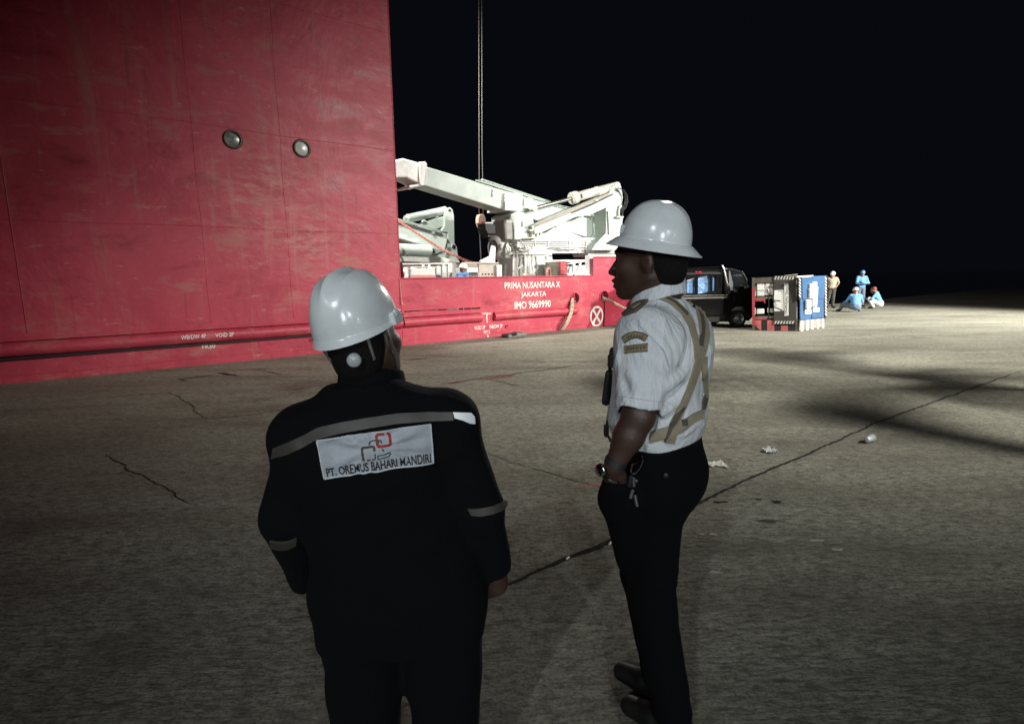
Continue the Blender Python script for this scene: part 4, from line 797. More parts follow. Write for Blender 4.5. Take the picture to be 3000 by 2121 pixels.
for pts in [[(155, 385), (188, 385), (188, 690), (155, 690)], [(208, 400), (386, 396), (386, 676), (208, 682)], [(402, 388), (498, 388), (496, 664), (402, 664)], [(512, 384), (594, 384), (594, 658), (512, 658)], [(155, 920), (182, 960), (182, 1098), (155, 1098)], [(208, 972), (384, 962), (384, 1078), (208, 1090)], [(452, 950), (494, 950), (494, 1062), (452, 1062)], [(516, 956), (594, 950), (594, 1056), (516, 1056)]]:
    mb = MB(); kprism(mb, 'f', pts, -0.3, -0.02); mb.build('switchgear', m_gear, kab, bevel=0.02)
mb = MB(); kprism(mb, 'f', [(215, 545), (380, 545), (380, 553), (215, 553)], -0.03, -0.012); c0, c1 = KW('f', *kq('f', 440, 510), 0.0), KW('f', *kq('f', 490, 660), 0.0); mb.tube([c0, c1, KW('f', *kq('f', 480, 700), 0.01), KW('f', *kq('f', 480, 1200), 0.0)], 0.012, 6)
mb.tube([KW('f', *kq('f', x, y), 0.01) for x, y in [(470, 450), (545, 470), (610, 490)]], 0.014, 6); mb.build('cable', m_kin, kab)
# striped skirting
for k, (x0, x1) in enumerate([(160, 310), (445, 605), (755, 915)]):
    mb = MB(); kprism(mb, 'f', [(x0, 1225 if k < 2 else 1345), (x1, 1225 if k < 2 else 1345), (x1, 1455 + 4 * k), (x0 if k else x0 + 120, 1450 + 4 * k)] + ([(x0, 1320)] if k == 0 else []), -0.02, 0.006); mb.build('red_stripe', mat('chipped_red_stripe', (0.52, 0.12, 0.12), 0.6, var=0.4, vscale=10), kab)
mb = MB(); kprism(mb, 'f', [(168, 1212), (1090, 1230), (1090, 1470), (168, 1452)], -0.05, 0.0); mb.build('skirting', m_kin, kab)
# grey door
m_grey = mat('grey_door_paint', (0.055, 0.052, 0.045), 0.4, var=0.25, vscale=3)
mb = MB(); kprism(mb, 'f', [(598, 222), (1098, 205), (1098, 1300), (598, 1312)], 0.014, 0.05); door = mb.build('door', m_grey, kab, bevel=0.006)
m_hz = mat('hazard_white', (0.55, 0.53, 0.48), 0.5, var=0.2); m_hzk = mat('hazard_black', (0.03, 0.03, 0.028), 0.5)
def hazard(side, x0, x1, y0, y1, n, o, par, slant, vertical=False):
    mb = MB(); kprism(mb, side, [(x0, y0), (x1, y0), (x1, y1), (x0, y1)], o, o + 0.003); mb.build('hazard_strip', m_hzk, par)
    mb = MB(); 
    for k in range(n):
        if not vertical:
            st = (x1 - x0 - slant) / n; a = x0 + k * st; kprism(mb, side, [(a + slant, y0), (a + slant + st * .55, y0), (a + st * .55, y1), (a, y1)], o + 0.0035, o + 0.006)
        else:
            st = (y1 - y0 - slant) / n; a = y0 + k * st; kprism(mb, side, [(x0, a), (x0, a + st * .55), (x1, a + slant + st * .55), (x1, a + slant)], o + 0.0035, o + 0.006)
    mb.build('hazard_stripe', m_hz, par)
hazard('f', 604, 1092, 228, 305, 7, 0.051, door, 28); hazard('f', 602, 1090, 1242, 1306, 7, 0.051, door, 28)
mb = MB(); kprism(mb, 'f', [(832, 392), (928, 388), (930, 1120), (828, 1124)], 0.051, 0.057); sg = mb.build('sign', mat('white_sign', (0.72, 0.72, 0.68), 0.5), door, bevel=0.004)
a, b = np.array(kq('f', 880, 1105, .058)), np.array(kq('f', 880, 405, .058)); w0 = np.array(kq('f', 848, 760, .058)); w1 = np.array(kq('f', 912, 760, .058))
vs, fs = text_data('TEGANGAN TINGGI', 1.0, 0, 0.015); V = np.array(vs); lo, hi = V.min(0), V.max(0)
pts = []
for v in vs:
    t_ = (v[0] - lo[0]) / (hi[0] - lo[0]); q_ = (v[1] - lo[1]) / (hi[1] - lo[1]); z = a[1] + (b[1] - a[1]) * t_; u_ = w1[0] + (w0[0] - w1[0]) * q_; pts.append(KW('f', u_, z, 0.0585))
mb = MB(); mb.add(pts, fs); mb.build('lettering', mat('sign_black', (0.03, 0.03, 0.03), 0.6), door)
mb = MB(); kprism(mb, 'f', [(606, 545), (810, 540), (814, 1010), (606, 1020)], 0.051, 0.053); kprism(mb, 'f', [(720, 545), (808, 545), (808, 560), (720, 560)], 0.053, 0.075); kprism(mb, 'f', [(790, 560), (808, 560), (808, 1005), (790, 1005)], 0.053, 0.075); pk_ = mb.build('document_pocket', m_gear, door)
mb = MB(); kprism(mb, 'f', [(600, 660), (780, 585), (780, 990), (600, 910)], 0.054, 0.066); mb.build('papers', mat('paper', (0.75, 0.75, 0.71), 0.7), door)
mb = MB(); mb.tube([KW('f', *kq('f', x, y, .07), 0.07) for x, y in [(560, 770), (720, 782), (745, 788)]], 0.012, 6); mb.tube([KW('f', *kq('f', x, y, .07), 0.07) for x, y in [(600, 800), (640, 835)]], 0.01, 6); mb.tube([KW('f', *kq('f', x, y, .07), 0.07) for x, y in [(600, 885), (660, 880)]], 0.008, 6); mb.tube([KW('f', *kq('f', x, y, .07), 0.07) for x, y in [(600, 912), (790, 995)]], 0.007, 6); mb.build('latch', m_kin, door)
mb = MB(); kprism(mb, 'f', [(845, 212), (1140, 178), (1142, 192), (850, 222)], -0.3, 0.05); mb.build('lid_board', m_beige, kab)
# blue side
g = NG('blue_cabinet_paint'); v_ = g.mapping(); f1 = g.noise(v_, 1.6, 4, 0.5)
g.out(g.ramp(f1, [(0.4, (0.038, 0.100, 0.215)), (0.6, (0.050, 0.128, 0.27))]), 0.4)
mb = MB(); kprism(mb, 'r', [(1196, 232), (1800, 214), (1752, 1180), (1196, 1228)], -0.03, 0.0); bs = mb.build('side_panel', MATS['blue_cabinet_paint'], kab)
mb = MB(); kprism(mb, 'r', [(1236, 240), (1770, 228), (1738, 735), (1250, 748)], 0.0, 0.02); mb.build('upper_panel', MATS['blue_cabinet_paint'], bs, bevel=0.006)
mb = MB(); kprism(mb, 'r', [(1462, 935), (1735, 920), (1728, 1160), (1462, 1180)], 0.0, 0.018); mb.build('lower_panel', MATS['blue_cabinet_paint'], bs, bevel=0.006)
hazard('r', 1164, 1208, 262, 750, 6, 0.021, bs, 50, True); hazard('r', 1754, 1796, 235, 1168, 12, 0.021, bs, 45, True)
mb = MB(); kprism(mb, 'r', [(1122, 225), (1490, 205), (1490, 222), (1380, 250), (1130, 258)], -0.02, 0.025); mb.build('pale_lintel', m_gear, bs)
mb = MB()
for pts in [[(1430, 396), (1500, 392), (1498, 488), (1430, 490)], [(1500, 356), (1584, 352), (1584, 448), (1500, 452)], [(1418, 502), (1492, 500), (1486, 728), (1425, 735)], [(1504, 462), (1606, 456), (1600, 695), (1500, 690)], [(1500, 700), (1596, 700), (1580, 925), (1486, 918)], [(1350, 756), (1450, 752), (1452, 965), (1350, 972)]]: kprism(mb, 'r', pts, 0.02, 0.09)
mb.build('lamp_housing', m_gear, bs, bevel=0.02)
for pts in [[(1300, 995), (1452, 985), (1452, 1075), (1302, 1092)], [(1486, 938), (1630, 936), (1630, 1030), (1488, 1036)]]:
    mb = MB(); kprism(mb, 'r', pts, 0.02, 0.03); lb = mb.build('label_plate', m_gear, bs)
    x0, y0 = pts[0][0] + 40, (pts[0][1] + pts[2][1]) / 2; r = np.random.default_rng(3); mb = MB()
    mb.tube([KW('r', *kq('r', x0 + 8 * k, y0 + r.normal(0, 9), .031), 0.031) for k in range(10)], 0.004, 4); mb.build('worn_marking', mat('faded_green_mark', (0.42, 0.5, 0.45), 0.7), bs)
for k in range(5):
    x = 1205 + 122 * k; dy = -18 * k; mb = MB(); kprism(mb, 'r', [(x, 1236 + dy * .6), (x + 62 - 5 * k, 1232 + dy * .6), (x + 62 - 5 * k, 1466 + dy * 1.05), (x, 1470 + dy)], -0.004, 0.006); mb.build('white_stripe', mat('chipped_white_stripe', (0.66, 0.62, 0.55), 0.6, var=0.2), kab)
mb = MB(); kprism(mb, 'r', [(1190, 1228), (1742, 1180), (1740, 1388), (1170, 1474)], -0.03, -0.004); mb.build('side_skirting', mat('grey_skirting', (0.28, 0.26, 0.23), 0.6, var=0.3), kab)
mb = MB()
for y0, y1 in ((230, 420), (470, 690), (930, 1200)): kprism(mb, 'f', [(1100, y0), (1128, y0), (1128, y1), (1100, y1)], 0.013, 0.05)
mb.build('hinge', mat('worn_hinge', (0.30, 0.27, 0.22), 0.6, 0.3, var=0.4), kab, bevel=0.006)

# ================================================================== litter on the slab
m_clear = mat('clear_plastic', (0.62, 0.66, 0.64), 0.15, spec=0.9)
m_litter = mat('white_litter', (0.62, 0.61, 0.56), 0.7)
c = gnd('d', 1948, 992)
cup = thing('plastic_cup', 'clear plastic cup lying on its side at the far right of the slab', 'cup', c)
M = Matrix.Translation(Vector(c) + Vector((0, 0, 0.036))) @ Matrix.Rotation(0.5, 4, 'Z') @ Matrix.Rotation(R(86), 4, 'Y')
mb = MB(); mb.lathe([(0.001, -0.045), (0.026, -0.045), (0.027, -0.04), (0.036, 0.045), (0.038, 0.046), (0.035, 0.044), (0.025, -0.04), (0.001, -0.042)], M, 24); mb.build('wall', m_clear, cup)
mb = MB(); mb.lathe([(0.036, 0.044), (0.039, 0.046), (0.039, 0.05), (0.036, 0.05)], M, 24); mb.build('rim', m_litter, cup)
def scrap(name, label, cat, x, y, size, m, seed, h=0.5, crumple=0.5):
    r = np.random.default_rng(seed); c = gnd('d', x, y); n = 9; g_ = np.zeros((n, n, 3)); 
    for i in range(n):
        for j in range(n):
            u_, v_ = i / (n - 1) - .5, j / (n - 1) - .5
            z = abs(mnoise.noise(Vector((u_ * 5 + seed, v_ * 5, 1.3)))) * h * size * 1.8 + 0.004
            g_[i, j] = c + np.array([u_ * size * (1.3 + crumple * mnoise.noise(Vector((v_ * 4, seed, u_ * 2)))), v_ * size * (1 + crumple * mnoise.noise(Vector((u_ * 4, 3.3, seed)))), z])
    mb = MB(); mb.add(g_.reshape(-1, 3), [(i * n + j, (i + 1) * n + j, (i + 1) * n + j + 1, i * n + j + 1) for i in range(n - 1) for j in range(n - 1)])
    o = tag(mb.build(name, m), label, cat); s = o.modifiers.new('thickness', 'SOLIDIFY'); s.thickness = 0.001; return o
scrap('plastic_bag', 'crumpled clear plastic bag on the slab right of the man in white', 'bag', 1727, 1013, 0.085, m_clear, 5, 0.35, 0.7)
scrap('paper_scrap', 'flat white paper scrap on the slab just behind the man in white', 'scrap', 1606, 1042, 0.12, m_litter, 8, 0.10, 0.9)
tag(scrap('dead_leaf', '', '', 1742, 1127, 0.036, m_joint, 9, 0.25, 0.9), 'small dark dead leaf on the open slab below the long joint', 'leaf')
def stick(name, label, cat, x0, y0, x1, y1, r_, m):
    mb = MB(); a, b = gnd('d', x0, y0, r_), gnd('d', x1, y1, r_); mb.tube([a, (a * .5 + b * .5) + [0, 0, r_ * .4], b], r_, 8); return tag(mb.build(name, m), label, cat)
stick('drinking_straw', 'thin red straw on the slab left of the man in white', 'straw', 1297, 1089, 1348, 1086, 0.004, mat('red_plastic', (0.55, 0.10, 0.09), 0.4))
stick('cigarette_end', 'white cigarette end in the long joint, nearer the man in black', 'cigarette end', 1270, 1253, 1276, 1249, 0.006, m_litter)
stick('cigarette_end', 'white cigarette end in the long joint, close to the trousers of the man in white', 'cigarette end', 1366, 1220, 1371, 1214, 0.006, m_litter)

# ================================================================== people: bodies and clothes as smooth implicit surfaces
class SDF:
    """a smooth union of rounded shapes, in world space; every entry is (function, blend)"""
    def __init__(s): s.p = []; s.cut = []
    def rc(s, a, b, ra, rb, k=0.02, sq=None):
        """tapered limb; sq = (direction, factor) flattens it across one direction"""
        a, b = np.array(a, float), np.array(b, float)
        def f(P):
            q = P; A, B = a, b
            if sq is not None:
                d = np.array(sq[0], float); d /= np.linalg.norm(d); m = lambda v: v + np.outer(v @ d, d).reshape(v.shape) * (sq[1] - 1) if v.ndim > 1 else v + d * (v @ d) * (sq[1] - 1)
                q, A, B = m(P), m(a), m(b)
            ab = B - A; t = np.clip(((q - A) @ ab) / (ab @ ab + 1e-12), 0, 1)
            return np.linalg.norm(q - A - t[:, None] * ab, axis=1) - (ra + (rb - ra) * t)
        s.p.append((f, k)); return s
    def el(s, c, r, ax=None, k=0.02):
        c = np.array(c, float); r = np.array(r, float); A = np.eye(3) if ax is None else np.array(ax, float)
        def f(P):
            q = (P - c) @ A.T / r; n = np.linalg.norm(q, axis=1); g = np.linalg.norm(q / r, axis=1) + 1e-9
            return n * (n - 1) / g
        s.p.append((f, k)); return s
    def loft(s, secs, ax, k=0.02, n=2.4, round_=0.0):
        """secs: (z, centre-forward, centre-left, half-depth, half-width); ax = origin, forward, left"""
        O, f_, l_ = (np.array(v, float) for v in ax); S = np.array(sorted(secs)); z = S[:, 0]
        def cub(t, col):
            h = np.diff(z); y = S[:, col]; m = np.gradient(y, z); i = np.clip(np.searchsorted(z, t) - 1, 0, len(z) - 2); u = (t - z[i]) / h[i]
            return (2 * u**3 - 3 * u**2 + 1) * y[i] + (u**3 - 2 * u**2 + u) * h[i] * m[i] + (-2 * u**3 + 3 * u**2) * y[i + 1] + (u**3 - u**2) * h[i] * m[i + 1]
        def f(P):
            q = P - O; F = q @ f_; L = q @ l_; Z = P[:, 2]; t = np.clip(Z, z[0], z[-1])
            d, w = cub(t, 3), cub(t, 4); a = np.abs(F - cub(t, 1)) / d; b = np.abs(L - cub(t, 2)) / w
            e = ((a**n + b**n) ** (1 / n) - 1) * np.minimum(d, w)
            oz = np.abs(Z - t)
            return np.where(oz > 0, np.sqrt(np.maximum(e, 0) ** 2 + oz**2) + np.minimum(e, 0) * 0, e)
        s.p.append((f, k)); return s
    def sub(s, other_f, k=0.01): s.cut.append((other_f, k)); return s
    def __call__(s, P):
        d = None
        for f, k in s.p:
            e = f(P)
            if d is None: d = e; continue
            h = np.clip(0.5 + 0.5 * (d - e) / k, 0, 1); d = d * (1 - h) + e * h - k * h * (1 - h)
        for f, k in s.cut:
            e = -f(P); h = np.clip(0.5 + 0.5 * (e - d) / k, 0, 1); d = d * (1 - h) + e * h + k * h * (1 - h)
        return d
def sphere_f(c, r):
    c = np.array(c, float); return lambda P: np.linalg.norm(P - c, axis=1) - r
def half_f(p, n):
    """solid half space on the side n points to"""
    p, n = np.array(p, float), np.array(n, float) / np.linalg.norm(n); return lambda P: -((P - p) @ n)
def surface_nets(f, lo, hi, h, zfine=None, relax=2):
    """polygonise f = 0 on a grid (optionally finer in a z range); returns vertices, quads"""
    xs, ys = (np.arange(lo[i], hi[i] + h, h) for i in (0, 1)); zs = np.arange(lo[2], hi[2] + h, h)
    if zfine: zs = np.unique(np.r_[np.arange(lo[2], zfine[0], h), np.arange(zfine[0], zfine[1], zfine[2]), np.arange(zfine[1], hi[2] + h, h)])
    nx, ny, nz = len(xs), len(ys), len(zs); F = np.empty((nx, ny, nz)); YY, ZZ = np.meshgrid(ys, zs, indexing='ij'); ch = max(1, 400000 // (ny * nz))
    for i in range(0, nx, ch):
        m = min(nx, i + ch); P = np.empty(((m - i), ny, nz, 3)); P[..., 0] = xs[i:m, None, None]; P[..., 1] = YY; P[..., 2] = ZZ; F[i:m] = f(P.reshape(-1, 3)).reshape(m - i, ny, nz)
    F[[0, -1]] = 1; F[:, [0, -1]] = 1; F[:, :, [0, -1]] = 1
    cs = (nx - 1, ny - 1, nz - 1); NC = cs[0] * cs[1] * cs[2]; acc = np.zeros((NC, 3)); cnt = np.zeros(NC); quads = []
    cid = lambda i, j, k: (i * cs[1] + j) * cs[2] + k
    G = (xs, ys, zs); qs = []
    for ax in range(3):
        a = [slice(None)] * 3; b = [slice(None)] * 3; a[ax] = slice(0, -1); b[ax] = slice(1, None)
        fa, fb = F[tuple(a)], F[tuple(b)]; I = np.argwhere((fa < 0) != (fb < 0)); va = fa[tuple(I.T)]; vb = fb[tuple(I.T)]; t = va / (va - vb)
        P = np.stack([G[d][I[:, d]] for d in range(3)], 1).astype(float); P[:, ax] += t * (G[ax][I[:, ax] + 1] - G[ax][I[:, ax]])
        o1, o2 = [(1, 2), (2, 0), (0, 1)][ax]; cells = []
        for d1, d2 in ((1, 1), (0, 1), (0, 0), (1, 0)):
            J = I.copy(); J[:, o1] -= d1; J[:, o2] -= d2; c = cid(J[:, 0], J[:, 1], J[:, 2]); np.add.at(acc, c, P); np.add.at(cnt, c, 1); cells.append(c)
        q = np.stack(cells, 1); q[va >= 0] = q[va >= 0][:, ::-1]; qs.append(q)
    Q = np.concatenate(qs); used = np.flatnonzero(cnt); mp = np.full(NC, -1); mp[used] = np.arange(len(used)); V = acc[used] / cnt[used][:, None]; Q = mp[Q]
    for _ in range(relax):
        s_ = np.zeros_like(V); c_ = np.zeros(len(V))
        for a_, b_ in ((0, 1), (1, 2), (2, 3), (3, 0)):
            np.add.at(s_, Q[:, a_], V[Q[:, b_]]); np.add.at(c_, Q[:, a_], 1); np.add.at(s_, Q[:, b_], V[Q[:, a_]]); np.add.at(c_, Q[:, b_], 1)
        V = V * 0.5 + s_ / c_[:, None] * 0.5
    return V, Q
def soft(name, f, lo, hi, h, m, parent, zfine=None, relax=2):
    V, Q = surface_nets(f, lo, hi, h, zfine, relax); me = bpy.data.meshes.new(name)
    me.from_pydata(V.tolist(), [], Q.tolist()); me.polygons.foreach_set('use_smooth', np.ones(len(me.polygons), bool)); me.update()
    return link(name, me, m, parent)
def trace(f, O, Dr, steps=70, tmax=4.0):
    """walk rays onto the surface; returns points"""
    t = np.zeros(len(Dr)); bt = np.zeros(len(Dr)); bd = np.full(len(Dr), 9.0)
    for _ in range(steps):
        d = f(O + Dr * t[:, None]); better = d < bd; bt[better] = t[better]; bd[better] = d[better]; t = np.minimum(t + d * 0.8, tmax)
    P = O + Dr * bt[:, None]; miss = bd > 0.004                      # rays that pass beside the surface settle on its nearest side
    for _ in range(6):
        if miss.any(): P[miss] -= normals(f, P[miss]) * f(P[miss])[:, None] * 0.9
    return P
def normals(f, P, e=0.004):
    n = np.stack([f(P + np.eye(3)[i] * e) - f(P - np.eye(3)[i] * e) for i in range(3)], 1); return n / (np.linalg.norm(n, axis=1)[:, None] + 1e-9)
def cam_hit(f, fr, xy, start=0.6):
    Dr = np.array([ray(fr, x, y) for x, y in xy]); Dr /= np.linalg.norm(Dr, axis=1)[:, None]; return trace(f, CC + Dr * start, Dr)
def clothband(name, f, grid, off, th, m, parent, smooth_n=3):
    """a strip of cloth of real thickness lying on surface f; grid: (n, m, 3) points on it"""
    n, k, _ = grid.shape; P = grid.reshape(-1, 3); N = normals(f, P, 0.012).reshape(n, k, 3)
    for _ in range(smooth_n):
        N[1:-1] = (N[:-2] + N[1:-1] * 2 + N[2:]) / 4
    N /= np.linalg.norm(N, axis=2)[..., None]
    top = (grid + N * (off + th)).reshape(-1, 3); bot = (grid + N * (off - 0.004)).reshape(-1, 3); mb = MB()
    fs = [(i * k + j, i * k + j + 1, (i + 1) * k + j + 1, (i + 1) * k + j) for i in range(n - 1) for j in range(k - 1)]
    mb.add(top, fs, True)
    loop = [(i, 0) for i in range(n)] + [(n - 1, j) for j in range(1, k)] + [(i, k - 1) for i in range(n - 2, -1, -1)] + [(0, j) for j in range(k - 2, 0, -1)]
    L_ = [i * k + j for i, j in loop]; vs = [top[i] for i in L_] + [bot[i] for i in L_]; q = len(L_)
    mb.add(vs, [(i, (i + 1) % q, (i + 1) % q + q, i + q) for i in range(q)])
    o = mb.build(name, m, parent); me = o.data; bm = bmesh.new(); bm.from_mesh(me); bmesh.ops.recalc_face_normals(bm, faces=bm.faces); bm.to_mesh(me); bm.free(); return o
def path_grid(pts_top, pts_bot, n, k):
    """pixel grid between two polylines"""
    def rs(p, n):
        p = np.array(p, float); s = np.r_[0, np.cumsum(np.linalg.norm(np.diff(p, axis=0), axis=1))]; q = np.linspace(0, s[-1], n); return np.stack([np.interp(q, s, p[:, i]) for i in (0, 1)], 1)
    A, B = rs(pts_top, n), rs(pts_bot, n); return np.stack([A + (B - A) * t for t in np.linspace(0, 1, k)], 1)
def hand(S, wrist, dirv, palmn, curl=0.9, size=1.0, k=0.006, thumb=1):
    """palm, four unequal bent fingers and a thumb; dirv: along the hand, palmn: out of the palm"""
    d = np.array(dirv, float); d /= np.linalg.norm(d); n_ = np.array(palmn, float); n_ -= d * (n_ @ d); n_ /= np.linalg.norm(n_); s_ = np.cross(d, n_) * thumb; w = np.array(wrist, float); z = size
    S.rc(w, w + d * 0.045 * z, 0.026 * z, 0.034 * z, 0.02, (n_, 1.55)); S.rc(w + d * 0.045 * z, w + d * 0.085 * z, 0.036 * z, 0.034 * z, 0.015, (n_, 1.8))
    for i, (ln, off) in enumerate(((0.072, 0.030), (0.080, 0.010), (0.075, -0.011), (0.060, -0.030))):
        p = w + d * (0.088 - 0.004 * abs(i - 1)) * z + s_ * off * z; dd = d.copy()
        for j, fr_ in enumerate((0.42, 0.32, 0.26)):
            a = curl * (0.55, 1.0, 0.7)[j] * (1 + 0.08 * i); dd = dd * math.cos(a) + n_ * math.sin(a); n2 = n_ * math.cos(a) - d * 0 
            dd /= np.linalg.norm(dd); q = p + dd * ln * fr_ * z; S.rc(p, q, (0.0100 - 0.0008 * j) * z, (0.0092 - 0.0008 * j) * z, k); p = q
    p = w + d * 0.025 * z + s_ * 0.026 * z; q = p + (d * 0.7 + s_ * 0.6 + n_ * 0.35) * 0.042 * z; S.rc(p, q, 0.015 * z, 0.012 * z, 0.012); S.rc(q, q + (d * 0.9 + n_ * 0.45 - s_ * 0.1) * 0.034 * z, 0.0115 * z, 0.009 * z, k)
def head(S, c, f, up, sc=1.0, ears=True):
    """c: midway between the ears at eye height; f: the way the face looks; returns a function placing face points"""
    f = np.array(f, float); f /= np.linalg.norm(f); up = np.array(up, float); up -= f * (up @ f); up /= np.linalg.norm(up); l = np.cross(up, f); A = np.array([f, l, up])
    p = lambda a, b, c_: np.array(c, float) + (f * a + l * b + up * c_) * sc
    S.el(p(-0.002, 0, 0.030), np.array([0.100, 0.078, 0.098]) * sc, A, 0.02); S.el(p(0.040, 0, -0.045), np.array([0.062, 0.060, 0.075]) * sc, A, 0.03)
    for b in (-1, 1):
        S.rc(p(-0.01, b * 0.055, -0.055), p(0.075, b * 0.018, -0.100), 0.020 * sc, 0.017 * sc, 0.03); S.el(p(0.066, b * 0.040, -0.028), np.array([0.030, 0.024, 0.026]) * sc, A, 0.025)
    S.el(p(0.085, 0, -0.103), np.array([0.022, 0.024, 0.018]) * sc, A, 0.02)
    S.rc(p(0.094, -0.030, 0.020), p(0.094, 0.030, 0.020), 0.012 * sc, 0.012 * sc, 0.02)
    for b in (-1, 1): S.sub(sphere_f(p(0.110, b * 0.032, -0.001), 0.017 * sc), 0.014)
    S2 = SDF(); S2.p = []
    S.rc(p(0.099, 0, 0.004), p(0.122, 0, -0.036), 0.0085 * sc, 0.0125 * sc, 0.009); S.rc(p(0.108, -0.014, -0.041), p(0.108, 0.014, -0.041), 0.0098 * sc, 0.0098 * sc, 0.007)
    S.el(p(0.108, 0, -0.063), np.array([0.015, 0.024, 0.0085]) * sc, A, 0.005); S.el(p(0.105, 0, -0.081), np.array([0.0145, 0.021, 0.0088]) * sc, A, 0.005); S.el(p(0.090, 0, -0.072), np.array([0.016, 0.03, 0.022]) * sc, A, 0.015)
    if ears:
        for b in (-1, 1):
            S.el(p(-0.008, b * 0.078, -0.012), np.array([0.021, 0.010, 0.033]) * sc, np.array([f * .93 + l * b * .37 * -1, l * .93 + f * b * .37, up]), 0.006); S.sub(sphere_f(p(0.000, b * 0.092, -0.012), 0.011 * sc), 0.006)
    return p
def eyes(c_fn, parent, sc=1.0):
    mb = MB(); 
    for b in (-1, 1):
        c = c_fn(0.084, b * 0.031, 0.0); mb.lathe([(0.0001, -0.0115 * sc), (0.007 * sc, -0.009 * sc), (0.0115 * sc, 0), (0.007 * sc, 0.009 * sc), (0.0001, 0.0115 * sc)], Matrix.Translation(Vector(c)), 14)
    return mb.build('eyes', mat('eye_white', (0.09, 0.075, 0.07), 0.4), parent)
m_skin = mat('brown_skin', (0.052, 0.026, 0.018), 0.5, var=0.15, vscale=25, bump=0.15, bscale=220)
m_hair = mat('black_hair', (0.006, 0.005, 0.0045), 0.8, spec=0.15, bump=0.8, bscale=300, stretch=(1, 1, .3))
def helmet_plastic():
    g = NG('white_helmet_plastic'); v = g.mapping(); n1 = g.noise(v, 14, 5, 0.6); n2 = g.noise(v, 90, 4, 0.7)
    c = g.ramp(n1, [(0.35, (0.58, 0.60, 0.60)), (0.65, (0.66, 0.68, 0.68))]); c = g.mix(g.ramp(n2, [(0.66, 0.0), (0.74, 0.25)]), c, (0.32, 0.31, 0.28, 1))
    return g.out(c, g.ramp(n2, [(0.4, 0.17), (0.75, 0.34)]), g.bump(n1, 0.04, 0.01))
m_helm = helmet_plastic()
def basis(f, up):
    f = np.array(f, float); f /= np.linalg.norm(f); up = np.array(up, float); up -= f * (up @ f); up /= np.linalg.norm(up); return f, np.cross(up, f), up
def shell(mb, fn, na=72, nb=26, th=0.0035):
    """double walled surface from fn(a, t): angle and 0..1 from rim to crown"""
    for s_, o in ((0, False), (1, True)):
        vs = [fn(2 * math.pi * i / na, j / (nb - 1), s_ * th) for j in range(nb) for i in range(na)]
        fs = [(j * na + i, j * na + (i + 1) % na, (j + 1) * na + (i + 1) % na, (j + 1) * na + i) for j in range(nb - 1) for i in range(na)]
        mb.add(vs, [tuple(reversed(q)) for q in fs] if o else fs, True)
    vs = [fn(2 * math.pi * i / na, 0, 0) for i in range(na)] + [fn(2 * math.pi * i / na, 0, th) for i in range(na)]
    mb.add(vs, [(i, i + na, (i + 1) % na + na, (i + 1) % na) for i in range(na)], True)
def folds(P, lines):
    """soft cloth folds: each (a, b, width, depth) is a crease or ridge along a segment"""
    d = np.zeros(len(P))
    for a, b, w, h in lines:
        a, b = np.array(a, float), np.array(b, float); ab = b - a; t = np.clip((P - a) @ ab / (ab @ ab), 0, 1); r = np.linalg.norm(P - a - t[:, None] * ab, axis=1); d += h * np.exp(-(r / w) ** 2) * np.sin(np.pi * np.clip(t, 0.03, 0.97)) ** 0.5
    return d

# ------------------------------------------------------------------ the man in the white shirt (right)
yo = thing('person', 'man in white shirt with tan straps and full brim white helmet, looking left', 'person', (0.50, 1.80, 0.0))
BO = np.array([0.500, 1.800, 0.0]); bf = np.array([-math.cos(R(41)), math.sin(R(41)), 0]); bl = np.array([-bf[1], bf[0], 0]); AX = (BO, bf, bl); Zv = np.array([0, 0, 1.0])
B = lambda F, L, Z: BO + bf * F + bl * L + Zv * Z
hf = np.array([-math.cos(R(27)), math.sin(R(27)), -0.03]); hc = np.array([0.455, 1.800, 1.652]); hup = np.array([0.03, -0.02, 1.0])
body = SDF(); hp_ = head(body, hc, hf, hup, 1.06)
body.rc(hp_(-0.03, 0, -0.03), B(0.0, 0, 1.48), 0.058, 0.064, 0.04)
body.loft([(0.86, 0.0, 0, 0.105, 0.155), (1.05, 0.0, 0, 0.098, 0.155), (1.25, -0.005, 0, 0.108, 0.175), (1.38, -0.005, 0, 0.095, 0.175), (1.47, 0.0, 0, 0.05, 0.10)], AX, 0.03)
shL, elL, wrL = at('d', 1446, 752, 1.66), at('d', 1432, 932, 1.60), at('d', 1376, 1046, 1.60)
body.rc(shL, elL, 0.058, 0.047, 0.03); body.rc(elL, elL * 0.6 + wrL * 0.4, 0.049, 0.045, 0.02); body.rc(elL * 0.6 + wrL * 0.4, wrL, 0.045, 0.029, 0.02)
hd = at('d', 1384, 1125, 1.70) - wrL; hand(body, wrL, hd, (0.3, 0.9, 0), 0.25, 1.0, thumb=-1)
shR, elR, wrR = B(0.02, -0.185, 1.41), B(0.07, -0.235, 1.15), B(0.17, -0.16, 0.98)
body.rc(shR, elR, 0.056, 0.045, 0.03); body.rc(elR, wrR, 0.045, 0.029, 0.02); hand(body, wrR, (wrR - elR), bl, 0.8)
ft = {}
for s_ in (1, -1):
    hip, kn, an = B(-0.025 * s_, s_ * 0.075, 0.90), B(0.03 - 0.05 * s_, s_ * 0.062, 0.49), B(-0.055 - 0.055 * s_, s_ * 0.068, 0.09); ft[s_] = (hip, kn, an)
    body.rc(hip, kn, 0.085, 0.055, 0.03); body.rc(kn, kn * 0.6 + an * 0.4 - bf * 0.015, 0.055, 0.054, 0.02); body.rc(kn * 0.6 + an * 0.4 - bf * 0.015, an, 0.054, 0.035, 0.02)
    body.rc(an - Zv * 0.04 - bf * 0.03, an - Zv * 0.055 + bf * 0.14, 0.035, 0.028, 0.02)
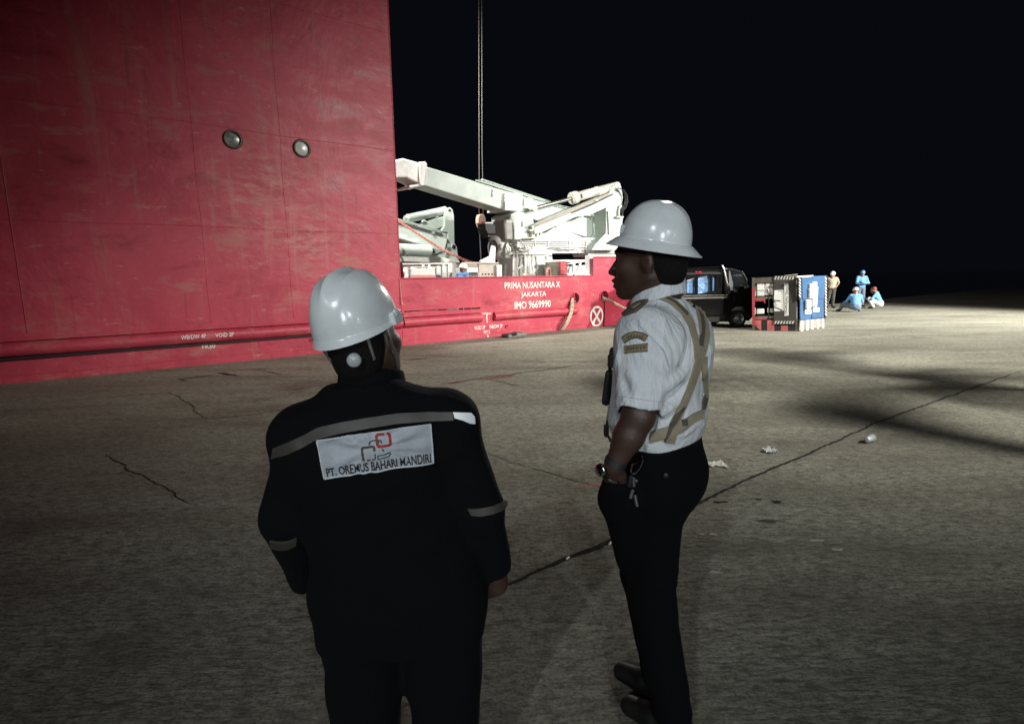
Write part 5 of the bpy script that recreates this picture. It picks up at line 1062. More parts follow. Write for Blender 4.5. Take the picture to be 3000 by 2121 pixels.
soft('body', body, (0.12, 1.25, 0.0), (0.90, 2.25, 1.80), 0.0075, m_skin, yo, zfine=(1.50, 1.78, 0.0036))
eyes(hp_, yo, 1.06)
hair = SDF(); hair.el(hp_(-0.018, 0, 0.008), np.array([0.094, 0.080, 0.085]) * 1.06, np.array(basis(hf, hup)), 0.01); hair.el(hp_(-0.050, 0, -0.045), np.array([0.056, 0.066, 0.055]) * 1.06, np.array(basis(hf, hup)), 0.03)
hair.sub(half_f(hp_(0.012, 0, 0), hp_(1, 0, 0.45) - hp_(0, 0, 0)), 0.008)
soft('hair', hair, (0.30, 1.6, 1.50), (0.65, 2.0, 1.80), 0.0042, m_hair, yo)
# shirt
shirt = SDF()
shirt.loft([(1.045, 0.005, 0, 0.128, 0.176), (1.085, 0.005, 0, 0.142, 0.192), (1.14, 0.005, 0, 0.146, 0.198), (1.22, 0.0, 0, 0.138, 0.198), (1.31, -0.010, 0, 0.140, 0.205), (1.39, -0.016, 0, 0.130, 0.205), (1.445, -0.012, 0, 0.108, 0.178), (1.49, -0.002, 0, 0.084, 0.128), (1.515, 0.004, 0, 0.070, 0.090), (1.53, 0.008, 0, 0.062, 0.074)], AX, 0.03, 2.3)
slv = at('d', 1431, 912, 1.605)
shirt.rc(B(-0.02, 0.155, 1.405), shL + np.array([0.004, 0, 0.0]), 0.078, 0.080, 0.05); shirt.rc(shL, slv, 0.079, 0.071, 0.045)
shirt.rc(B(-0.02, -0.155, 1.40), shR, 0.072, 0.076, 0.05); shirt.rc(shR, shR * 0.25 + elR * 0.75, 0.075, 0.072, 0.04)
_cu = (slv - shL) / np.linalg.norm(slv - shL); _cr = (elR - shR) / np.linalg.norm(elR - shR)
def arm_cut(p, n, c0, r):   # cut the sleeve end, only near the arm
    h = half_f(p, n); sph = sphere_f(c0, r); return lambda P: np.maximum(h(P), sph(P))
cn = np.cross(np.array(at('d', 1479, 914, 1.6)) - np.array(at('d', 1381, 900, 1.6)), np.array([0.25, 0.97, 0.0])); cn = cn if cn[2] < 0 else -cn
shirt.sub(arm_cut(at('d', 1430, 907, 1.60), cn, at('d', 1428, 960, 1.58), 0.085), 0.003); shirt.sub(arm_cut(shR * 0.3 + elR * 0.7, _cr, shR * 0.3 + elR * 0.7 + _cr * .06, 0.11), 0.004)
slv_in = SDF().rc(slv + _cu * 0.1, slv - _cu * 0.02, 0.058, 0.054, 0.01); shirt.sub(slv_in, 0.004)
rs_ = np.random.default_rng(11); FL = []
pz = lambda x, y, Y: at('z6', x, y, Y)
for a, b, w, h in [((425, 380), (560, 520), .012, .008), ((520, 500), (690, 720), .014, .012), ((560, 600), (680, 790), .010, .009), ((540, 730), (650, 880), .011, .009), ((330, 850), (450, 1000), .010, .008), ((380, 1010), (560, 1010), .007, .005),
                   ((700, 800), (810, 560), .022, .009), ((640, 1000), (830, 850), .020, .011), ((620, 1230), (830, 1090), .016, .010), ((580, 1330), (760, 1210), .014, .010), ((600, 1420), (830, 1340), .014, .008), ((720, 640), (790, 430), .020, .007), ((830, 600), (800, 780), .018, -.008), ((650, 1110), (800, 980), .014, -.010), ((640, 1290), (760, 1150), .012, -.008),
                   ((950, 1280), (1010, 1330), .012, .008), ((880, 1330), (990, 1250), .010, .007), ((800, 1420), (930, 1330), .010, .008), ((1010, 700), (1090, 600), .014, .007), ((980, 880), (1060, 700), .016, .007), ((230, 660), (200, 800), .012, .006), ((150, 1300), (240, 1330), .012, .008), ((260, 900), (330, 1060), .010, -.006), ((600, 930), (600, 1100), .009, .006)]:
    pa, pb = cam_hit(shirt, 'z6', [a, b]); FL.append((pa, pb, w, h))
_shirt0 = shirt
def shirt(P): return _shirt0(P) - 2.4 * folds(P, FL) - 0.0016 * np.sin(P[:, 2] * 55 + np.sin((P[:, 0] - P[:, 1]) * 21) * 2.2) * np.clip((1.26 - P[:, 2]) * 6, 0, 1)
g = NG('white_shirt_cotton'); v_ = g.mapping((0, R(35), R(20)), (1.0, 1.0, 0.45)); w1 = g.noise(v_, 9, 5, 0.6, 1.2); w2 = g.noise(g.mapping(), 60, 5, 0.7)
m_shirt = g.out(g.ramp(w1, [(0.35, (0.56, 0.58, 0.60)), (0.65, (0.64, 0.655, 0.66))]), 0.88, g.bump(w2, 0.25, 0.004, g.bump(w1, 0.75, 0.035)))
soft('shirt', shirt, (0.14, 1.33, 1.0), (0.84, 2.22, 1.57), 0.0058, m_shirt, yo)
# collar
col = SDF(); col.loft([(1.475, 0.010, 0, 0.098, 0.108), (1.515, 0.012, 0, 0.088, 0.096), (1.56, 0.010, 0, 0.079, 0.082), (1.60, 0.006, 0, 0.072, 0.074)], AX, 0.01, 2.1)
cin = SDF(); cin.loft([(1.42, 0.010, 0, 0.084, 0.092), (1.515, 0.012, 0, 0.075, 0.082), (1.57, 0.010, 0, 0.068, 0.070), (1.62, 0.006, 0, 0.062, 0.064)], AX, 0.01, 2.1); col.sub(cin, 0.003)
col.sub(half_f(B(-0.04, 0, 1.590), Zv * 1.0 + bf * 0.42), 0.003); col.sub(half_f(B(-0.04, 0, 1.528), -Zv * 1.0 - bf * 0.34), 0.003); col.sub(lambda P: np.maximum(half_f(B(0.06, 0, 1.50), bf)(P), np.abs((P - BO) @ bl) - 0.018), 0.003)
soft('collar', col, (0.30, 1.6, 1.42), (0.72, 2.0, 1.63), 0.0040, m_shirt, yo)
# trousers
tr = SDF(); tr.loft([(0.80, -0.005, 0, 0.110, 0.150), (0.87, -0.014, 0, 0.136, 0.172), (0.94, -0.016, 0, 0.142, 0.176), (1.02, -0.004, 0, 0.130, 0.170), (1.085, 0.004, 0, 0.124, 0.168)], AX, 0.03, 2.3)
for s_ in (1, -1):
    hip, kn, an = ft[s_]; tr.rc(hip - Zv * 0.02, kn, 0.100, 0.078, 0.035); tr.rc(kn, an + Zv * 0.02, 0.078, 0.068, 0.03)
hdn = hd / np.linalg.norm(hd); tr.rc(wrL + hdn * 0.100, wrL + hdn * 0.175, 0.046, 0.052, 0.045); tr.rc(wrL + hdn * 0.175, B(0.055, 0.075, 0.62), 0.052, 0.055, 0.05); tr.rc(B(0.07, 0.13, 0.93), B(0.055, 0.10, 0.84), 0.05, 0.05, 0.04)
tr.sub(half_f((0, 0, 0.075), (0, 0, -1)), 0.004)
_tr0 = tr; TF = []
for a, b, w, h in [((690, 1060), (715, 1150), .014, .010), ((600, 1235), (745, 1215), .014, .010), ((480, 1300), (720, 1290), .016, -.008), ((420, 560), (300, 660), .02, .008), ((700, 650), (560, 720), .018, .009), ((690, 1400), (720, 1480), .012, .008)]:
    pa, pb = cam_hit(tr, 'z7', [a, b]); TF.append((pa, pb, w, h))
def tr(P): return _tr0(P) - folds(P, TF) - 0.0028 * np.sin(P[:, 2] * 46 + 3 * np.sin(P[:, 0] * 17)) * np.clip((0.30 - P[:, 2]) * 5, 0, 1)
m_trs = mat('dark_navy_trousers', (0.0020, 0.0020, 0.0027), 0.95, bump=0.3, bscale=60, spec=0.12)
trs = soft('trousers', tr, (0.10, 1.3, 0.03), (0.92, 2.3, 1.11), 0.0085, m_trs, yo)
mb = MB(); n = 48; vs = []
for z_, o in ((1.040, 0.005), (1.080, 0.005), (1.080, -0.004), (1.040, -0.004)):
    for k in range(n):
        a = 2 * math.pi * k / n; ca, sa = math.cos(a), math.sin(a); e = 2 / 2.3; vs.append(B(0.004 + (0.126 + o) * abs(ca) ** e * np.sign(ca), (0.170 + o) * abs(sa) ** e * np.sign(sa), z_))
mb.add(vs, [(j * n + k, j * n + (k + 1) % n, ((j + 1) % 4) * n + (k + 1) % n, ((j + 1) % 4) * n + k) for j in range(4) for k in range(n)], True)
mb.build('belt', mat('black_leather', (0.008, 0.0075, 0.007), 0.55, spec=0.25), yo)
for s_ in (1, -1):
    hip, kn, an = ft[s_]; sho = SDF().rc(an - Zv * 0.045 - bf * 0.045, an - Zv * 0.05 + bf * 0.06, 0.046, 0.048, 0.02); sho.rc(an - Zv * 0.05 + bf * 0.06, an - Zv * 0.056 + bf * 0.16, 0.046, 0.036, 0.02); sho.rc(an - Zv * 0.04, an + Zv * 0.03, 0.05, 0.046, 0.02); sho.sub(half_f((0, 0, 0.004), (0, 0, -1)), 0.004)
    c = an + bf * 0.05; soft('shoe', sho, (c[0] - .24, c[1] - .24, -0.02), (c[0] + .24, c[1] + .24, 0.2), 0.007, MATS['black_leather'], yo)
# strap harness crossing on the back, traced onto the cloth
m_strap = mat('tan_webbing', (0.30, 0.25, 0.17), 0.85, var=0.2, vscale=18, bump=0.5, bscale=240); m_strapd = mat('dark_tan_trim', (0.085, 0.07, 0.05), 0.85)
def strap(name, up_, lo_, m, off=0.002, th=0.004, n=26, k=4, fr='z6'):
    px = path_grid(up_, lo_, n, k); P = cam_hit(shirt, fr, px.reshape(-1, 2)).reshape(n, k, 3); return clothband(name, shirt, P, off, th, m, yo)
strap('shoulder_strap', [(530, 168), (640, 140), (740, 190), (840, 280), (905, 390), (945, 540), (958, 740)], [(500, 205), (600, 180), (700, 225), (800, 320), (862, 430), (905, 570), (922, 745)], m_strap)
strap('shoulder_strap', [(915, 190), (985, 270), (1030, 400), (1045, 500), (1025, 620), (985, 740)], [(880, 185), (930, 270), (955, 400), (965, 500), (950, 620), (935, 735)], m_strap, 0.003)
strap('strap_trim', [(560, 160), (650, 152), (740, 205), (850, 315)], [(545, 178), (640, 172), (728, 222), (838, 335)], m_strapd, 0.0065, 0.002, 18, 3)
strap('strap_trim', [(940, 230), (985, 330), (998, 450), (975, 610)], [(920, 232), (958, 330), (970, 450), (952, 600)], m_strapd, 0.0075, 0.002, 18, 3)
strap('waist_strap', [(985, 735), (950, 860), (900, 1000), (840, 1140), (770, 1300), (730, 1490)], [(920, 740), (885, 870), (840, 1000), (780, 1140), (700, 1290), (645, 1480)], m_strap, 0.0025)
strap('waist_strap', [(1025, 700), (1030, 850), (1030, 1000), (1034, 1080)], [(970, 745), (985, 860), (1000, 1000), (1012, 1075)], m_strap, 0.002)
strap('strap_trim', [(1030, 1040), (1034, 1090), (1000, 1215)], [(1010, 1040), (985, 1110), (988, 1190)], m_strapd, 0.0025, 0.003, 8, 3)
strap('back_belt', [(1000, 1180), (900, 1220), (790, 1300), (600, 1360), (530, 1400)], [(1000, 1260), (905, 1310), (800, 1390), (620, 1450), (510, 1490)], m_strap, 0.002, 0.004, 22, 5)
strap('strap_trim', [(820, 1150), (770, 1240), (720, 1330), (690, 1400)], [(800, 1160), (730, 1240), (680, 1330), (640, 1470)], m_strapd, 0.007, 0.002, 14, 3)
strap('strap_stitch', [(795, 1275), (840, 1268)], [(795, 1335), (842, 1330)], m_strapd, 0.0065, 0.0015, 5, 4)
strap('shoulder_board', [(265, 325), (330, 265), (400, 215), (520, 165)], [(275, 335), (390, 298), (450, 245), (525, 178)], m_strapd, 0.003, 0.006, 14, 4)
strap('shoulder_bar', [(345, 275), (420, 232)], [(372, 282), (432, 240)], m_strap, 0.009, 0.002, 6, 3)
strap('sleeve_seam', [(418, 365), (428, 420), (520, 510), (640, 640), (690, 790)], [(412, 370), (420, 426), (512, 518), (630, 646), (680, 792)], mat('shirt_seam', (0.43, 0.46, 0.50), 0.9), 0.001, 0.002, 22, 3)
strap('sleeve_hem', [(225, 1060), (350, 1075), (480, 1095), (615, 1110)], [(224, 1066), (350, 1082), (480, 1102), (614, 1117)], MATS['shirt_seam'], 0.0005, 0.002, 16, 3)
m_pat = mat('brown_cloth_patch', (0.23, 0.18, 0.11), 0.9, bump=0.4, bscale=300); m_patd = mat('dark_thread', (0.075, 0.055, 0.03), 0.9)
arc = lambda y: [(262, 530 + y), (320, 490 + y), (400, 472 + y), (500, 500 + y)]
strap('sleeve_patch', [(262, 528), (310, 488), (385, 468), (450, 480), (502, 505)], [(288, 578), (330, 548), (385, 532), (430, 540), (470, 560)], m_pat, 0.002, 0.003, 18, 5)
strap('sleeve_patch', [(286, 602), (390, 588), (494, 576)], [(288, 674), (390, 662), (492, 654)], m_pat, 0.002, 0.003, 14, 5)
def thread(pts, r_=0.0011, m=m_patd, off=0.006, fr='z6', f=None, par=None, name='stitched_mark'):
    f = f or shirt; P = cam_hit(f, fr, pts); N = normals(f, P, 0.01); mb = MB(); mb.tube(list(P + N * off), r_, 5); return mb.build(name, m, par or yo)
thread([(266, 532), (312, 493), (385, 473), (448, 485), (497, 508)]); thread([(290, 572), (332, 544), (385, 528), (428, 536), (468, 556)])
thread([(289, 606), (390, 593), (490, 580)]); thread([(291, 668), (390, 656), (488, 648)])
for x in (318, 342, 366, 392, 418, 442): thread([(x - 2, 540 - 0.0016 * (x - 300) * (460 - x)), (x + 10, 512 - 0.0016 * (x - 300) * (460 - x)), (x + 12, 538 - 0.0016 * (x - 300) * (460 - x))])
for x in (312, 340, 368, 398, 428, 458): thread([(x, 652 - .1 * (x - 312)), (x, 615 - .1 * (x - 312)), (x + 16, 614 - .1 * (x - 312)), (x + 15, 634 - .1 * (x - 312)), (x + 3, 635 - .1 * (x - 312))])
# things on his chest: dark radio, lanyard
rad = SDF(); a, b = at('z6', 150, 845, 1.83), at('z6', 122, 1110, 1.83); rad.rc(a, b, 0.013, 0.015, 0.01, (bl, 0.5)); soft('radio', rad, (0.2, 1.7, 1.05), (0.45, 1.95, 1.40), 0.006, m_black, yo)
mb = MB(); mb.tube([at('z6', 165, 840, 1.80), at('z6', 178, 900, 1.79), at('z6', 176, 960, 1.79), at('z6', 165, 1060, 1.81), at('z6', 138, 1180, 1.82), at('z6', 118, 1330, 1.83), at('z6', 125, 1420, 1.82), at('z6', 165, 1490, 1.80)], 0.005, 6)
mb.tube([at('z6', 150, 830, 1.81), at('z6', 140, 780, 1.80), at('z6', 165, 700, 1.79), at('z6', 170, 620, 1.79), at('z6', 160, 640, 1.8), at('z6', 152, 690, 1.8)], 0.006, 6); mb.build('lanyard', m_black, yo)
mb = MB(); c = at('z6', 158, 1215, 1.80); mb.box(c, np.array([0.012, -0.004, 0]), np.array([0.0, 0.004, 0]), np.array([0, 0, 0.028])); mb.build('badge', mat('cream_card', (0.5, 0.47, 0.40), 0.5), yo, bevel=0.003)
mb = MB(); c = at('z6', 158, 745, 1.79); mb.box(c, np.array([0.010, -0.004, 0]), np.array([0.0, 0.012, 0]), np.array([0, 0, 0.022])); c = at('z6', 113, 1375, 1.82); mb.box(c, np.array([0.008, 0, 0]), np.array([0.0, 0.012, 0]), np.array([0, 0, 0.022])); mb.build('clip', m_black, yo, bevel=0.004)
# watch, bracelet, keys
wd_ = (wrL - elL) / np.linalg.norm(wrL - elL)
def ringband(c, ax, r, hw, th, m, name, par):
    mb = MB(); z = Vector(ax).to_track_quat('Z', 'Y').to_matrix().to_4x4(); mb.lathe([(r, -hw), (r + th, -hw), (r + th, hw), (r, hw), (r, -hw)], Matrix.Translation(Vector(c)) @ z, 28, smooth=False); return mb.build(name, m, par)
wt = ringband(wrL - wd_ * 0.014, wd_, 0.0305, 0.011, 0.004, m_black, 'watch', yo)
mb = MB(); c = at('z7', 104, 315, 1.575); mb.lathe([(0.001, 0.006), (0.017, 0.006), (0.020, 0.003), (0.020, -0.004)], Matrix.Translation(Vector(c)) @ Vector((-0.8, -0.6, 0.1)).to_track_quat('Z', 'Y').to_matrix().to_4x4(), 20); mb.build('watch_case', m_chrome, wt)
ringband(wrL + wd_ * 0.034, wd_, 0.034, 0.003, 0.003, m_chrome, 'bracelet', yo)
kp = lambda x, y: cam_hit(tr, 'z7', [(x, y)])[0] + np.array([-0.004, -0.012, 0])
mb = MB(); mb.tube([kp(438, 190), kp(445, 230), kp(425, 285), kp(390, 330), kp(360, 345)], 0.003, 6); mb.tube([kp(405, 250), kp(365, 260), kp(345, 330)], 0.0025, 6); mb.tube([kp(345, 332), kp(390, 330)], 0.005, 6); mb.build('key_chain', m_chrome, yo)
mb = MB()
for x0, y0, x1, y1 in [(350, 360, 338, 430), (372, 365, 372, 440), (388, 380, 395, 400), (365, 460, 345, 530), (380, 500, 398, 590)]: mb.tube([kp(x0, y0), kp(x1, y1)], 0.008, 6)
mb.build('key', m_dark, yo)
mb = MB(); c = kp(628, 350); mb.lathe([(0.001, 0.003), (0.008, 0.002), (0.009, -0.004)], Matrix.Translation(Vector(c)) @ Vector((0, -1, 0)).to_track_quat('Z', 'Y').to_matrix().to_4x4(), 14); mb.build('pocket_button', m_dark, trs)
# full-brim helmet
tipF, tipB = at('d', 1361, 546, 1.86), at('d', 1573, 578, 1.76)
Hc_ = (tipF + tipB) / 2; HL = np.linalg.norm(tipF - tipB) / 2
Hf, Hl, Hu = basis(tipF - tipB, Zv + np.array([0.0, -0.05, 0]))
HP = lambda F, L, U: Hc_ + Hf * F + Hl * L + Hu * U
dh = np.dot(at('d', 1465, 449.5, 1.80) - Hc_, Hu); rF, rL_, drop = HL * 0.755, HL * 0.68, 0.030
def full_brim(a, t, th):
    ca, sa = math.cos(a), math.sin(a)
    if t < 0.30:
        q = t / 0.30; F = HL * (1 - q) + rF * q; L = HL * 0.90 * (1 - q) + rL_ * q; z = (drop * 0.95) * (q ** 0.85) + th * (0.3 + 0.7 * q); return HP(F * ca, L * sa, z)
    q = (t - 0.30) / 0.70 * math.pi / 2; r = math.cos(q) ** 0.78; z = drop * 0.95 + (dh - drop * 0.95) * math.sin(q) ** 1.05
    rid = 0.0035 * math.exp(-((sa * r) / 0.10) ** 2) * min(1, max(0, math.sin(q) * 2.2 - 0.5)) + 0.0022 * math.exp(-((abs(sa * r) - 0.36) / 0.08) ** 2) * min(1, max(0, math.sin(q) * 2 - 0.6))
    e = 1 - th * 8; return HP(rF * r * ca * e, rL_ * r * sa * e, z + rid - th * math.sin(q))
mb = MB(); shell(mb, full_brim, 80, 34); hh = mb.build('hard_hat', m_helm, yo)
mb = MB(); mb.tube([HP(HL * math.cos(a), HL * 0.90 * math.sin(a), 0.001) for a in np.linspace(0, 2 * math.pi, 73)], 0.0028, 6, caps=False); mb.build('brim_edge', m_helm, hh)
mb = MB(); cl = HP(rF * 0.97 * math.cos(0.45), rL_ * 1.0 * math.sin(0.45), 0.052); mb.box(cl, Hf * 0.002 + Hl * 0.003, Hf * 0.010 - Hl * 0.005, Hu * 0.014); mb.build('slot_cap', m_helm, hh, bevel=0.003)
mb = MB(); n = 40; vs = [HP((rF - 0.012) * math.cos(2 * math.pi * k / n), (rL_ - 0.010) * math.sin(2 * math.pi * k / n), z) for z in (-0.006, 0.035) for k in range(n)]; mb.add(vs, [(k, (k + 1) % n, (k + 1) % n + n, k + n) for k in range(n)], True); mb.build('headband', m_black, hh)

# ------------------------------------------------------------------ the man in the black coverall (left, seen from behind)
ya = thing('person', 'man in black coveralls seen from behind, white helmet, name panel on his back', 'person', (-0.36, 1.48, 0.0))
LO = np.array([-0.372, 1.47, 0.0]); lf = np.array([math.sin(R(-4)), math.cos(R(-4)), 0]); ll = np.array([-lf[1], lf[0], 0]); LX = (LO, lf, ll)
def K(F, L, Z):   # F forward, L to his left, Z up; the trunk leans to his left by a few degrees above the waist
    p = LO + lf * F + ll * L + Zv * Z; return p
TILT = R(6.5)
def lean(P):      # undo the lean so that the upright shape can be evaluated
    Q = P - np.array([LO[0], LO[1], 0.80]); w = np.clip((Q[:, 2]) / 0.25, 0, 1) * TILT; c, s_ = np.cos(w), np.sin(w); x, z = Q[:, 0], Q[:, 2]
    return np.stack([x * c + z * s_, Q[:, 1], -x * s_ + z * c], 1) + np.array([LO[0], LO[1], 0.80])
def unlean(p):
    q = np.array(p, float) - np.array([LO[0], LO[1], 0.80]); w = min(1, max(0, q[2] / 0.25)) * TILT; c, s_ = math.cos(w), math.sin(w)
    return np.array([q[0] * c - q[2] * s_, q[1], q[0] * s_ + q[2] * c]) + np.array([LO[0], LO[1], 0.80])
lhc = at('d', 818, 762, 1.47); lhf = np.array([math.sin(R(20)), math.cos(R(20)), 0.10]); lhu = np.array([-0.20, -0.06, 1.0])
lb = SDF(); lp = head(lb, lhc, lhf, lhu, 0.98)
lb.rc(lp(-0.03, 0, -0.05), at('d', 836, 893, 1.49), 0.056, 0.064, 0.03)
t0 = SDF(); t0.loft([(0.72, 0, 0, 0.10, 0.16), (0.95, 0.01, 0, 0.11, 0.165), (1.15, 0, 0, 0.115, 0.18), (1.26, -0.01, 0, 0.085, 0.15), (1.31, -0.015, 0, 0.055, 0.08)], LX, 0.03); lb.p.append((lambda P: t0(lean(P)), 0.03))
SRr, ERr, WRr = at('d', 1007, 938, 1.46), at('d', 1080, 1145, 1.46), at('d', 1108, 1262, 1.51)
SLl, ELl, WLl = at('d', 684, 992, 1.48), at('d', 641, 1160, 1.46), at('d', 686, 1288, 1.60)
lb.rc(SRr, ERr, 0.050, 0.043, 0.03); lb.rc(ERr, WRr, 0.043, 0.028, 0.02); lb.rc(SLl, ELl, 0.050, 0.043, 0.03); lb.rc(ELl, WLl, 0.043, 0.028, 0.02)
hand(lb, WRr, np.array([0.12, 0.15, -1.0]), np.array([-0.5, 0.85, 0.1]), 0.75, 1.0, thumb=-1); hand(lb, WLl, WLl - ELl, np.array([0.7, 0.3, 0.3]), 0.8, 1.0)
lft = {}
for s_ in (1, -1):
    hip, kn, an = K(0.0, s_ * 0.112 - 0.034, 0.70), K(0.02, s_ * 0.118 - 0.034, 0.40), K(-0.02, s_ * 0.125 - 0.03, 0.08); lft[s_] = (hip, kn, an)
    lb.rc(hip, kn, 0.085, 0.055, 0.03); lb.rc(kn, an, 0.056, 0.036, 0.02); lb.rc(an - Zv * 0.035 - lf * 0.03, an - Zv * 0.045 + lf * 0.13, 0.034, 0.028, 0.02)
soft('body', lb, (-0.85, 1.15, 0.0), (0.10, 1.85, 1.62), 0.0085, m_skin, ya, zfine=(1.30, 1.60, 0.0045))
eyes(lp, ya, 0.98)
hr_ = SDF(); AXh = np.array(basis(lhf, lhu)); hr_.el(lp(-0.026, 0, 0.005), np.array([0.090, 0.080, 0.088]) * 0.98, AXh, 0.01); hr_.el(lp(-0.055, 0, -0.055), np.array([0.050, 0.068, 0.058]) * 0.98, AXh, 0.03); hr_.sub(half_f(lp(0.01, 0, 0), lp(1, 0, 0.35) - lp(0, 0, 0)), 0.008)
soft('hair', hr_, (-0.55, 1.2, 1.28), (-0.15, 1.7, 1.60), 0.005, m_hair, ya)
# coverall: trunk, sleeves and legs in one piece
jk0 = SDF(); jk0.loft([(0.56, 0.0, -0.036, 0.13, 0.238), (0.70, -0.005, -0.036, 0.155, 0.252), (0.82, 0.0, -0.030, 0.158, 0.244), (0.92, 0.005, -0.020, 0.154, 0.236), (1.02, 0.0, -0.008, 0.150, 0.230), (1.12, -0.01, 0, 0.148, 0.232), (1.20, -0.02, 0, 0.135, 0.228), (1.265, -0.03, 0, 0.105, 0.185), (1.30, -0.03, -0.015, 0.082, 0.125), (1.325, -0.03, -0.02, 0.074, 0.098)], LX, 0.03, 2.35)
jk = SDF(); jk.p.append((lambda P: jk0(lean(P)), 0.03))
jk.rc(unlean(K(-0.02, -0.155, 1.205)), SRr, 0.076, 0.074, 0.05); jk.rc(SRr, ERr, 0.074, 0.062, 0.035); jk.rc(ERr, WRr + (WRr - ERr) * 0.3, 0.062, 0.048, 0.025)
jk.rc(unlean(K(-0.02, 0.165, 1.205)), SLl, 0.076, 0.077, 0.05); jk.rc(SLl, ELl, 0.077, 0.068, 0.035); jk.rc(ELl, WLl + (WLl - ELl) * 0.3, 0.068, 0.050, 0.03)
for s_ in (1, -1):
    hip, kn, an = lft[s_]; jk.rc(hip, kn, 0.135, 0.112, 0.03); jk.rc(kn, an + Zv * 0.02, 0.112, 0.092, 0.03)
jk.sub(half_f((0, 0, 0.06), (0, 0, -1)), 0.004)
for w_, e_ in ((WRr, ERr), (WLl, ELl)):
    d_ = (w_ - e_) / np.linalg.norm(w_ - e_); cp = w_ + d_ * 0.03
    jk.sub((lambda cp, d_: (lambda P: np.maximum(half_f(cp, d_)(P), sphere_f(cp + d_ * 0.05, 0.075)(P))))(cp, d_), 0.004)
_jk0 = jk; JF = []
for fr, a, b, w, h in [('z3', (420, 1180), (760, 1060), .02, .008), ('z3', (1250, 1010), (1650, 1110), .02, .008), ('z3', (300, 1420), (500, 1560), .016, .008), ('z3', (1500, 1500), (1750, 1400), .018, .009), ('z4', (600, 480), (1300, 420), .03, .010), ('z4', (560, 640), (900, 560), .022, .010), ('z4', (1350, 600), (1000, 700), .022, .010), ('z4', (700, 820), (1300, 780), .028, .012), ('z4', (520, 900), (900, 960), .02, .010), ('z4', (1500, 900), (1150, 950), .02, .010), ('z4', (1720, 500), (1960, 560), .014, -.008), ('z4', (120, 700), (340, 820), .014, .008), ('z4', (1720, 760), (2000, 820), .016, .009), ('z4', (1740, 900), (2000, 960), .014, .008), ('z4', (1000, 1250), (1050, 1550), .03, -.012)]:
    pa, pb = cam_hit(jk, fr, [a, b]); JF.append((pa, pb, w, h))
def jk(P): return _jk0(P) - folds(P, JF) - 0.002 * np.sin(P[:, 2] * 34 + 2.2 * np.sin(P[:, 0] * 19))
m_jk = mat('black_work_cloth', (0.0018, 0.0019, 0.0026), 0.95, bump=0.35, bscale=70, spec=0.15)
soft('coverall', jk, (-0.95, 1.10, 0.02), (0.15, 1.90, 1.36), 0.0085, m_jk, ya)
cl_ = SDF(); c0 = at('d', 832, 830, 1.475); c1 = at('d', 836, 893, 1.475); cl_.rc(c0 + (c0 - c1) * 0.1, c1, 0.086, 0.098, 0.02); cl_.sub(lambda P: SDF().rc(c0 + (c0 - c1) * 0.6, c1, 0.074, 0.086, 0.01)(P), 0.004); cl_.sub(half_f(c0, (c0 - c1) + np.array([0, 0.02, 0])), 0.004)
soft('collar', cl_, (-0.60, 1.25, 1.20), (-0.15, 1.70, 1.46), 0.0050, m_jk, ya)
for s_ in (1, -1):
    hip, kn, an = lft[s_]; sho = SDF().rc(an - Zv * 0.035 - lf * 0.05, an - Zv * 0.04 + lf * 0.15, 0.046, 0.038, 0.02); sho.rc(an - Zv * 0.03, an + Zv * 0.05, 0.052, 0.05, 0.02); sho.sub(half_f((0, 0, 0.004), (0, 0, -1)), 0.004)
    c = an; soft('boot', sho, (c[0] - .15, c[1] - .15, -0.02), (c[0] + .15, c[1] + .26, 0.2), 0.009, MATS['black_leather'], ya)
def jband(name, fr, a, b, n, k, off, th, m, par=None):
    px = path_grid(a, b, n, k); P = cam_hit(jk, fr, px.reshape(-1, 2)).reshape(n, k, 3); return clothband(name, jk, P, off, th, m, par or ya)
m_refl = mat('grey_reflective_tape', (0.045, 0.039, 0.031), 0.55, var=0.25, vscale=14)
jband('reflective_band', 'z3', [(172, 1440), (290, 1395), (400, 1345), (520, 1280), (700, 1240), (900, 1205), (1150, 1168), (1400, 1156), (1585, 1158)], [(158, 1522), (290, 1490), (400, 1440), (520, 1370), (700, 1325), (900, 1290), (1150, 1248), (1400, 1228), (1590, 1222)], 40, 5, 0.003, 0.002, m_refl)
jband('reflective_band', 'z3', [(1586, 1158), (1650, 1162), (1722, 1164), (1748, 1195)], [(1600, 1206), (1660, 1222), (1720, 1248), (1752, 1250)], 10, 5, 0.0035, 0.0025, mat('painted_lit_tape', (0.88, 0.90, 0.90), 0.35, spec=1.0))  # white colour paints the lit end of the same tape
jband('sleeve_band', 'z4', [(1705, 620), (1800, 618), (1900, 600), (1975, 570), (2006, 550)], [(1735, 672), (1800, 680), (1900, 664), (1975, 635), (2008, 600)], 16, 4, 0.003, 0.002, m_refl)
jband('sleeve_band', 'z4', [(140, 872), (200, 884), (280, 880), (350, 848)], [(150, 930), (200, 942), (280, 940), (345, 905)], 14, 4, 0.003, 0.002, m_refl)
